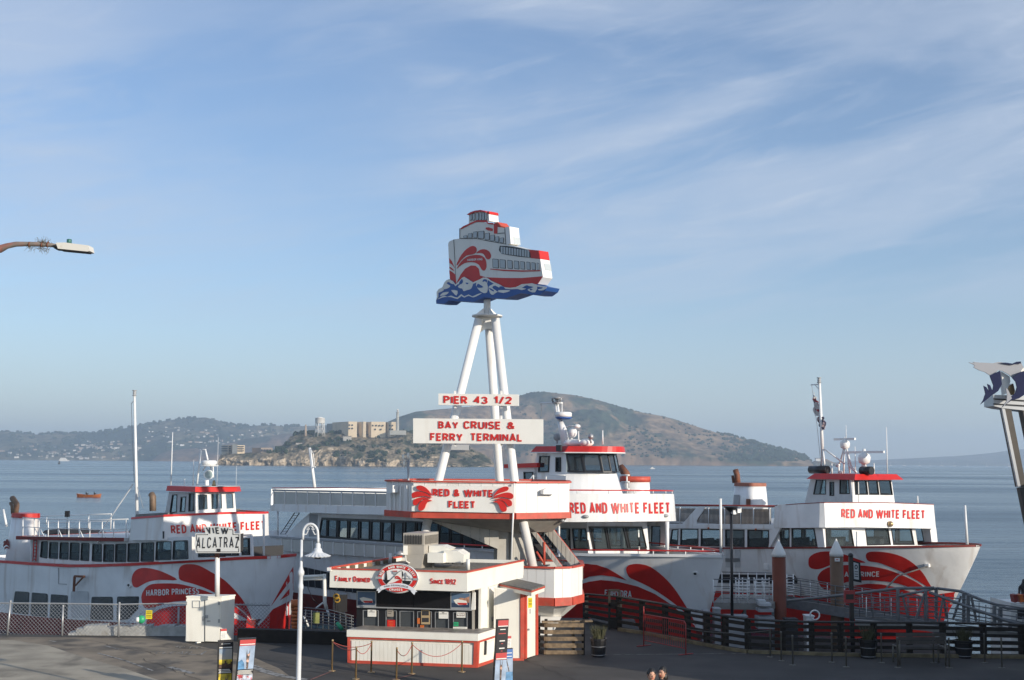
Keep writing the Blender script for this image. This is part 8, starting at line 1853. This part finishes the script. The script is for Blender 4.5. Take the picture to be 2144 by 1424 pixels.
rl(None,dk,(c4[0].x,c4[0].y,zA),(c4[1].x,c4[1].y,zA),hh,7,(.2,.45,.7),ALU,rp=CLEANW);rl(None,dk,(c4[3].x,c4[3].y,zA),(c4[2].x,c4[2].y,zA),hh,7,(.25,.5,.75),ALU,rp=CLEANW)
for x in(1500,1560,1618):
 for Y_ in(55.4,58.4):q=atY(x,1262,Y_);mb=MB();mb.beam((q.x,Y_,zA-.25),(q.x,Y_,FZ),.1,.1,(0,1,0));mb.build('leg',ALU,dk)
for xa,xb in((1500,1560),(1560,1500)):a=atY(xa,1262,55.4);b=atY(xb,1262,55.4);mb=MB();mb.tube([(a.x,55.4,zA-.3),(b.x,55.4,FZ+.1)],.04,5);mb.build('brace',ALU,dk)
rng=random.Random(4)
for i,x in enumerate((1548,1562,1588,1604,1655)):
 q=atY(x,1255,56.3 if x<1640 else 58);t=thing('white_rack',['narrow white ladder rack, leftmost on the boarding platform','white ladder rack second from left on the boarding platform','white ladder rack standing left of the rusty pile, front','white ladder rack just left of the rusty pile','white ladder rack right of the rusty pile'][i],'rack',q,group='white racks on the boarding platform')
 w=.3 if x!=1588 else .36;z0=zA;
 for sx in(-w/2,w/2):mb=MB();mb.tube([(q.x+sx,q.y,z0),(q.x+sx,q.y,z0+hh*1.0)],.03,5);mb.build('upright',CLEANW,t)
 for k in range(7):mb=MB();mb.tube([(q.x-w/2,q.y,z0+.08+k*hh/7.2),(q.x+w/2,q.y,z0+.08+k*hh/7.2)],.028,5);mb.build('rung',CLEANW,t)
fl=thing('float','low dark float under the boarding platform','float',(11,52,FZ));a=atY(1500,1300,55)
mb=MB();mb.box(a.x+.3,20,53.6,59.5,FZ-.9,FZ);mb.build('deck',DWOOD,fl)
mb=MB();[mb.box(x,x+.9,53.5,53.6,FZ-.6,FZ-.1)for x in(11,13,15,18)];mb.build('fender',BLACK,fl)
st_=thing('boarding_steps','cream boarding steps beside the rusty steel pile','steps',atY(1610,1290,51.3))
for k,(x0,x1,y)in enumerate(((1586,1602,1256),(1588,1612,1262),(1586,1616,1274),(1584,1617,1290))):a=atY(x0,y,54.6-k*.05);b=atY(x1,y,54.6);mb=MB();mb.box(a.x,b.x,54.4-k*.1,54.9,a.z-(.12 if k<3 else .5),a.z);mb.build('step',LGREY if k<2 else GREY,st_)
for i,(x,y,w,h,m,nm,lab)in enumerate(((1693,1290,.32,.5,CLEANW,'white_pump','white pump box on the float right of the rusty pile'),(1655,1297,.5,.4,DARK,'dark_crate','dark crate on the float behind the fence'),(1500,1275,.25,1.1,GREY,'grey_tank','slim grey tank on the float near the grey bow'),(1478,1280,.22,1.0,GREY,'grey_tank','slim grey tank beside the ferry bow'),(1540,1290,.9,.5,GREY,'grey_locker','grey locker on the float under the boarding platform'))):
 q=atY(x,y,54.2);mb=MB();mb.box(q.x-w/2,q.x+w/2,53.9,54.5,FZ,max(q.z,FZ+h));mb.box(q.x-w/2-.03,q.x+w/2+.03,53.87,54.53,max(q.z,FZ+h)+.002,max(q.z,FZ+h)+.05);o=mb.build(nm,m);o['label']=lab;o['category']=nm.split('_')[1]
q=atY(1706,1288,53.9);mb=MB();mb.tube([q+Vector((.2*math.cos(t*.35),0,.2*math.sin(t*.35)))for t in range(-6,13)],.035,6);o=mb.build('hose_coil',CLEANW);o['label']='coiled white hose beside the white pump box';o['category']='hose'
GW=thing('boarding_gangway','grey aluminium gangway with rails sloping down behind the two steel piles','gangway',atY(1800,1270,52))
g0a,g0b=atY(1642,1262,57.2),atY(1975,1318,52.6);gup=.95
for dy in(0,1.4):
 A=g0a+Vector((0,dy,0));Bq=g0b+Vector((.2,dy,0));mb=MB();mb.beam(A,Bq,.1,.42);mb.build('side_beam',ALU,GW)
 rl(None,GW,A+Vector((0,0,.15)),Bq+Vector((0,0,.15)),gup,9,(.18,.36,.54,.75),ALU,.022,rp=CLEANW if dy else ALU)
mb=MB();mb.hexa([g0a+Vector((0,0,.0)),g0b+Vector((0,0,.0)),g0b+Vector((.2,1.4,0)),g0a+Vector((0,1.4,0))],[g0a+Vector((0,0,.05)),g0b+Vector((0,0,.05)),g0b+Vector((.2,1.4,.05)),g0a+Vector((0,1.4,.05))]);mb.build('deck',DK,GW)
G2=thing('truss_ramp','grey truss ramp with heavy arched top chords running down to the right edge','gangway',atY(1950,1280,46))
def chord(pts,r,Yl,nm='top_chord'):mb=MB();mb.tube([atY(x,y,lerp(Yl[0],Yl[1],i/(len(pts)-1)))for i,(x,y)in enumerate(pts)],r,8);mb.build(nm,ALU,G2)
chord([(1648,1258),(1762,1246),(1880,1232),(1956,1231)],.055,(49,46.4));chord([(1945,1240),(2030,1272),(2110,1300),(2200,1324)],.055,(46.4,44.4));chord([(1962,1232),(2010,1238),(2060,1258),(2110,1274),(2200,1276)],.055,(48.6,46.6));chord([(1880,1248),(1960,1232)],.05,(46.6,48.6),'cross_brace')
fr_=[(1880,1300,47.0,1234),(1938,1304,46.5,1236),(1960,1296,48.6,1232),(2018,1304,47.8,1240),(2027,1306,46.0,1246),(2082,1310,45.5,1268),(2095,1312,46.8,1270),(2115,1314,45.2,1300)]
for x,yb,Y_,yt in fr_:mb=MB();mb.beam(atY(x,yb,Y_),atY(x,yt,Y_),.10,.12,(0,1,0));mb.build('upright',ALU,G2)
for a,b,Y_ in(((1888,1240),(1902,1296),46.9),((1935,1244),(1917,1298),46.5),((1975,1244),(1982,1296),48.4),((2012,1248),(1995,1298),48),((2034,1250),(2044,1300),46),((1975,1250),(1965,1306),46.2)):mb=MB();mb.beam(atY(*a,Y_),atY(*b,Y_),.07,.07);mb.build('diagonal',ALU,G2)
for k in range(5):
 y0=1250+k*10;mb=MB();mb.tube([atY(1785,y0+4,47.9),atY(1880,y0,47),atY(1960,y0+1,46.4)],.02,5);mb.build('rail',ALU,G2)
 mb=MB();mb.tube([atY(1960,1248+k*11,48.5),atY(2030,1256+k*11,47.4),atY(2160,min(1320,1276+k*10),46)],.022,5);mb.build('rail',ALU,G2)
 mb=MB();mb.tube([atY(2000,1272+k*9,46.3),atY(2180,1312+k*4,44.8)],.02,5);mb.build('rail',ALU,G2)
for x in(1800,1814,1828,1852,1866,1900,1925):mb=MB();q=atY(x,1292,47.3);mb.tube([q,atY(x,1250,47.3)],.018,5);mb.build('rail_post',CLEANW if x in(1814,1866)else ALU,G2)
for x in(2050,2064,2090,2128,2142):mb=MB();mb.tube([atY(x,1312,46),atY(x,1262+(x-2050)*.3,46)],.018,5);mb.build('rail_post',ALU,G2)
mb=MB();a,b,c,d=atY(1790,1298,47.6),atY(2200,1330,45.0),atY(2200,1330,46.4),atY(1790,1296,49);mb.hexa([p-Vector((0,0,.2))for p in(a,b,c,d)],[a,b,c,d]);mb.build('deck',DK,G2)
mb=MB();A=bmap(b3.bv)(*U([(962,921)])[0],.15);mb.tube([A,atY(1880,1206,(A.y+48)/2+3),atY(1855,1232,49.5)],.035,6);o=mb.build('mooring_line',GS);o['label']='mooring line from the bow of the right ferry down to the gangway';o['category']='rope'
lg=thing('left_gangway','grey rail gangway seen between the left ferry bow and the booth','gangway',atY(690,1300,50))
for k in range(6):mb=MB();mb.tube([atY(637,1272+k*6,52),atY(690,1277+k*6.5,50.5),atY(740,1290+k*6,49.5)],.022,5);mb.build('rail',ALU,lg)
for k in range(9):x=640+k*12;mb=MB();mb.tube([atY(x,1276+k*1.5,51),atY(x,1316+k*.5,51)],.018,5);mb.build('rail_post',ALU,lg)
mb=MB();a=atY(630,1318,51.4);b=atY(745,1322,50);mb.box(a.x,b.x,50,51.6,a.z-.2,a.z);mb.build('deck',DWOOD,lg)
mb=MB();q=atY(662,1294,50.6);mb.obox(q,.26,.03,.42);o=mb.build('yellow_board',mat('faded_yellow_sign',(.30,.32,.10),.7,var=.2));o['label']='faded yellow board on the rails behind the lamp post';o['category']='sign'
bf=thing('fender_stack','orange fender column hanging at the bow of the left ferry','fender',atY(617,1290,54));
for k in range(8):q=atY(617+(k%2),1256+k*7.6,54);mb=MB();mb.tube([q,q-Vector((0,0,.13 if k else .35))],.16,8);mb.build('fender',ORANGE,bf)
for i,(x,y,m,lab)in enumerate(((704,1249,YELLOW,'yellow ring on the dock gear left of the booth, upper'),(706,1256,YELLOW,'yellow ring on the dock gear left of the booth, lower'))):
 q=atY(x,y,51);mb=MB();mb.tube([q+Vector((.11*math.cos(t*.7),0,.10*math.sin(t*.7)))for t in range(10)],.03,6);o=mb.build('ring',MATS.get('worn_yellow')or mat('worn_yellow',(.38,.22,.02),.6));o['label']=lab;o['category']='ring'
mb=MB();a=atY(706,1305,49.5);b=atY(716,1318,49.3);mb.tube([a,b],.08,8);o=mb.build('green_float',GREEN);o['label']='green tube float lying near the booth counter';o['category']='float'
gear=thing('dock_winch','black winch frame with cables on the dock between left ferry and booth','winch',atY(712,1300,51));
mb=MB();q=atY(712,1262,51.4);mb.obox(q,.5,.5,.7,rz=.3);mb.build('drum_housing',BLACK,gear);mb=MB();mb.beam(q,q-Vector((-.3,0,1.4)),.2,.3,(0,1,0));mb.build('frame',BLACK,gear)
mb=MB();mb.tube([atY(641,1222,52),atY(655,1255,52),atY(672,1270,52)],.012,4);mb.tube([atY(700,1240,51),atY(707,1262,51),atY(709,1300,51)],.012,4);mb.build('cable',BLACK,gear)
CR=mat('ground_crack',(.025,.023,.021),.95);mb=MB();rng=random.Random(8)
for x0,y0,x1,y1 in((560,1400,900,1424),(1120,1395,1500,1410),(300,1380,420,1424),(180,1340,330,1372),(1100,1382,1200,1424)):
 A=G(x0,y0);Bq=G(x1,y1);n_=14;pts=[A.lerp(Bq,i/n_)+Vector((rng.uniform(-.12,.12),rng.uniform(-.12,.12),.016))for i in range(n_+1)]
 for a,b in zip(pts,pts[1:]):d=(b-a).normalized();n=Vector((-d.y,d.x,0))*.009;mb.add([a-n,b-n,b+n,a+n],[(0,1,2,3)])
mb.build('ground_crack',CR,kind='structure')
for i,(x,y)in enumerate(((546,1338),(556,1336.5),(606,1337),(622,1338),(640,1339),(415,1347))):
 P=G(x,y);mb=MB();mb.obox(P+Vector((0,0,.03)),.16,.09,.035,rz=i*.8);o=mb.build('paper_scrap',SIGNW);o['label']='crumpled white paper scrap on the dark paving';o['category']='litter';o['group']='paper scraps on the paving'
FS=thing('fish_sign_tower','slanted steel sign frame with flat leaping fish cut-outs at the right edge','sign',(21,44,0));FY2=44
def fpm(e):return pmap((Vector((0,FY2-e,0)),Vector((0,-1,0))))
X_=lambda P:C(P,1980,740,.19663)
def fsh(nm,P,e,t,m,sm=0):mb=MB();Q_=X_(P);shape(mb,bez(Q_,sm)if sm else Q_,fpm(e),0,-t);return mb.build(nm,m,FS)
fsh('sign_band',[(508,440),(900,455),(1500,470),(1500,640),(900,615),(600,582),(512,560)],0,.9,SILVER)
for y in(478,532):fsh('band_stripe',[(508,y),(900,y+22),(1500,y+40),(1500,y+56),(900,y+38),(508,y+12)],.03,.03,BLACK)
fsh('left_strut',[(600,585),(632,590),(800,1424),(770,1424)],.05,.12,SILVER);fsh('left_strut',[(632,590),(700,600),(860,1424),(800,1424)],0,.5,mat('dark_bronze',(.06,.05,.04),.5,var=.1))
A=fpm(0)(*X_([(745,1050)])[0]);
mb=MB();p0=fpm(.2)(*X_([(785,1424)])[0]);p1=fpm(.2)(*X_([(835,1424)])[0]);dv=(fpm(.2)(*X_([(785,1424)])[0])-fpm(.2)(*X_([(615,590)])[0]));k=(p0.z-0)/-dv.z;e0=p0+dv*k;mb.beam(p0+Vector((.1,0,0)),e0+Vector((.1,0,0)),.3,.3,(0,1,0));mb.build('left_strut',MATS['dark_bronze'],FS)
fsh('right_strut',[(820,610),(900,612),(1080,1424),(990,1424)],.1,.4,MATS['dark_bronze'])
GF_=mat('fish_grey',(.30,.31,.34),.5)
fsh('fish',[(245,95),(310,125),(300,150),(360,180),(420,200),(470,232),(530,210),(560,180),(600,185),(680,230),(715,262),(790,200),(830,150),(800,90),(740,95),(710,120),(640,100),(560,92),(500,105),(430,100),(360,98),(290,90),(310,105)],.35,.05,GF_)
fsh('fish_back',[(470,235),(530,210),(580,185),(600,330),(560,400),(520,430),(500,440),(440,490),(372,543),(400,500),(425,430),(405,345),(435,360),(465,410),(445,325),(475,340),(500,400),(510,340)],.45,.05,NAVY)
fsh('fish_back',[(712,262),(780,205),(860,180),(1000,220),(900,400),(780,480),(700,500),(600,575),(650,510),(690,460),(740,430),(760,360),(745,300)],.5,.05,NAVY)
fsh('fish_tail',[(640,370),(660,380),(690,440),(705,480),(610,570),(650,510),(655,440)],.58,.04,GF_)
fsh('fish_crest',[(580,100),(640,98),(712,108),(760,88),(802,86),(802,108),(760,108),(712,122),(640,112)],.42,.04,NAVY)
fsh('white_panel',[(590,190),(680,245),(690,300),(640,430),(625,440)],.2,.25,SIGNW);fsh('lamp_housing',[(665,350),(720,320),(740,400),(730,440),(690,445)],.15,.3,BRASS);fsh('white_cap',[(800,160),(900,150),(900,190),(800,195)],.3,.3,SIGNW)
RBD=thing('waterfront_restaurant','long low waterfront restaurant building just outside the right edge','building',(28,33,0))
mb=MB();mb.box(20.4,38,24.6,47.4,0,6.1);mb.build('wall',LGREY,RBD);mb=MB();mb.box(20.3,38.2,24.5,47.5,6.105,6.4);mb.build('roof',GREY,RBD)
for k in range(5):mb=MB();mb.box(20.34,20.4,25.6+k*3.1,27.8+k*3.1,1,2.6);f=mb.build('window',BLACK,RBD)
WB=thing('work_boat','small white work boat with orange and maroon seats at the right edge','boat',atY(2140,1270,52));WY=52
mb=MB();shape(mb,[(2116,1262),(2130,1266),(2220,1268),(2220,1400),(2118,1400)],pmap((Vector((0,WY,0)),Vector((0,-1,0)))),0,-2.2);mb.build('hull',SIGNW,WB)
for k,m in enumerate((DRED,ORANGE,DRED,ORANGE)):x=2122+k*12;mb=MB();shape(mb,[(x,1246),(x+8,1245),(x+10,1260),(x+3,1262)],pmap((Vector((0,WY+.3,0)),Vector((0,-1,0)))),0,-.4);mb.build('seat',m,WB)
mb=MB();shape(mb,[(2130,1272),(2150,1272),(2150,1296),(2130,1296)],pmap((Vector((0,WY,0)),Vector((0,-1,0)))),.02,.0);mb.build('opening',DARK,WB)
q=atY(2146,1250,WY+1);pr=thing('person','person in dark clothes standing in the small boat at the right edge','person',(q.x,q.y,q.z-.55))
bz=q-Vector((0,0,.1));skin([(None,bz),(0,bz+Vector((0,0,.35))),(1,bz+Vector((0,0,.58))),(2,bz+Vector((-.02,0,.70))),(3,bz+Vector((-.03,0,.86))),(2,bz+Vector((-.22,0,.5))),(5,bz+Vector((-.3,-.15,.22))),(6,bz+Vector((-.42,-.25,.22))),(2,bz+Vector((.22,0,.5))),(8,bz+Vector((.28,0,.2))),(0,bz+Vector((-.1,0,-.4))),(10,bz+Vector((-.1,0,-.8))),(0,bz+Vector((.1,0,-.4))),(12,bz+Vector((.1,0,-.8)))],[.15,.17,.16,.06,.11,.06,.045,.03,.06,.045,.09,.06,.09,.06],'body',DARK,pr)
SL=thing('street_light','weathered street light head on a rusty pipe arm with a bird nest, at top left','street lamp',(-13,26,0));SY=26
def sl(x,y,e=0):return atY(x,y,SY+e)
N3=lambda x,y,e=0:sl(x*.11194,480+y*.11194,e)
PIPE=mat('peeling_pipe_paint',(.22,.185,.16),.8,var=.2,vscale=6,col2=(.24,.11,.09),c2lo=.5,c2hi=.62,c2scale=3)
mb=MB();mb.tube([N3(-900,1500),N3(-700,800),N3(-350,480),N3(0,370),N3(130,315),N3(300,280),N3(480,277),N3(700,280),N3(930,295),N3(1100,315)],[.085]*4+[.062,.056,.05,.05,.045,.04],12);mb.build('arm',PIPE,SL)
q=N3(-900,1500);mb=MB();mb.tube([(q.x,q.y,0),q],.12,12);mb.build('pole',PIPE,SL)
mb=MB();hd=[N3(1090,275),N3(1250,270),N3(1700,325),N3(1725,430),N3(1680,440),N3(1130,385)];mb.prism([p-Vector((0,.15,0))for p in hd],(0,.3,0));mb.build('lamp_housing',mat('weathered_lamp_enamel',(.68,.66,.60),.5,col2=(.45,.33,.18),c2lo=.6,c2hi=.72,c2scale=5),SL)
mb=MB();hd=[N3(1130,387),N3(1680,442),N3(1660,452),N3(1240,412),N3(1150,402)];mb.prism([p-Vector((0,.13,0))for p in hd],(0,.26,0));mb.build('lens',DARK,SL)
mb=MB();hd=[N3(1010,355),N3(1130,345),N3(1150,400),N3(1080,395)];mb.prism([p-Vector((0,.06,0))for p in hd],(0,.12,0));mb.build('clamp',BLACK,SL)
mb=MB();p=N3(1293,275);mb.lathe(p,[(.052,-.03),(.052,.09),(.045,.1)],14);mb.build('photocell',mat('photocell_green',(.03,.13,.11),.4),SL)
for x in(555,790,895):mb=MB();mb.tube([N3(x-12,285),N3(x+12,290)],.062,10);mb.build('strap',RUST,SL)
nest=MB();rng=random.Random(5)
for k in range(150):
 g_=rng.random();cx_,cy_,sx_2,sy_2=(800,250,110,30)if g_<.45 else(760,360,60,30)if g_<.7 else(560,330,60,40)if g_<.85 else(880,380,50,40)
 a=N3(rng.gauss(cx_,sx_2*.6),rng.gauss(cy_,sy_2*.6),rng.uniform(-.06,.06));an=rng.uniform(0,6.28);l_=rng.uniform(.04,.13);nest.tube([a,a+Vector((math.cos(an)*l_,rng.uniform(-.03,.03),math.sin(an)*l_))],.003,3,smooth=False)
o=nest.build('bird_nest',mat('dry_twigs',(.13,.11,.07),.9),None,kind='stuff')
def pers(px,ytop,Y,hgt,lab,hair_long,shirt,face_az,trousers=DARK):
 P=atY(px,ytop,Y);base=Vector((P.x,Y,0));k=P.z/1.70;t=thing('person',lab,'person',base)
 B_=lambda x,y,z:base+Vector((x,y,z))*k
 ch=[(None,B_(0,0,.95)),(0,B_(0,0,1.12)),(1,B_(0,0,1.32)),(2,B_(0,0,1.43)),(3,B_(0,0,1.50)),(2,B_(-.19,0,1.38)),(5,B_(-.25,0,1.10)),(6,B_(-.24,-.08,.85)),(2,B_(.19,0,1.38)),(8,B_(.25,0,1.10)),(9,B_(.24,-.08,.85)),(0,B_(-.1,0,.88)),(11,B_(-.11,-.02,.48)),(12,B_(-.11,.02,.08)),(13,B_(-.12,-.12,.04)),(0,B_(.1,0,.88)),(15,B_(.11,.02,.48)),(16,B_(.11,.05,.08)),(17,B_(.12,-.10,.04))]
 skin(ch,[(.16*k,.11*k),(.15*k,.10*k),(.17*k,.11*k),.06*k,.05*k,.07*k,.045*k,.03*k,.07*k,.045*k,.03*k,.10*k,.065*k,.045*k,.04*k,.10*k,.065*k,.045*k,.04*k],'body',shirt,t)
 f=Vector((math.sin(face_az),-math.cos(face_az),0));r_=Vector((math.cos(face_az),math.sin(face_az),0));c_=B_(0,0,1.585)
 mb=MB();mb.ball(c_,.105*k,(.76,.9,1.16),16,12);
 mb.ball(c_+f*.095*k-Vector((0,0,.015)),.018*k,(1,1,1.3),8,6);[mb.ball(c_+r_*sg*.082*k,.022*k,(.5,1,1.3),8,6)for sg in(-1,1)];mb.tube([c_-Vector((0,0,.08)),c_-Vector((0,0,.17))],.048*k,10);mb.build('head',SKIN,t)
 mb=MB();[mb.ball(c_+f*.088*k+r_*sg*.033*k+Vector((0,0,.02)),.010*k,(1,1,.7),8,5)for sg in(-1,1)];mb.build('eye',BLACK,t)
 mb=MB();mb.tube([c_+f*.086*k+r_*-.025*k-Vector((0,0,.055)),c_+f*.092*k-Vector((0,0,.058)),c_+f*.086*k+r_*.025*k-Vector((0,0,.055))],.006*k,5);mb.build('mouth',PRED,t)
 mb=MB();mb.ball(c_-f*.022*k+Vector((0,0,.03*k)),.115*k,(.84,.92,1.02),16,12,jit=.03)
 if hair_long:mb.tube([c_-f*.03*k,c_-f*.07*k-Vector((0,0,.12)),c_-f*.09*k-Vector((0,0,.28))],[.10*k,.10*k,.05*k],12)
 mb.build('hair',HAIR,t)
 for sg in(-1,1):
  w=B_(.24*sg,-.085,.83);mb=MB();mb.obox(w-Vector((0,0,.04)),.035,.075,.09)
  for j in range(4):mb.tube([w+Vector((0,-.03+j*.02,-.08)),w+Vector((-.006*sg,-.03+j*.02,-.125+abs(j-1.3)*.008)),w+Vector((-.02*sg,-.03+j*.02,-.155+abs(j-1.3)*.012))],.0085,6)
  mb.tube([w+Vector((0,-.035,-.03)),w+Vector((-.01*sg,-.06,-.07)),w+Vector((-.02*sg,-.055,-.10))],.0095,6);mb.build('hand',SKIN,t)
pers(1364,1401,27.6,1.7,'bare-necked person with short dark hair at the bottom edge, the left of two',False,mat('tan_shirt',(.45,.30,.20),.8),R(10));pers(1386,1397,28.0,1.7,'person with long black hair at the bottom edge, the right of two',True,mat('black_top',(.03,.03,.035),.8),R(-35))
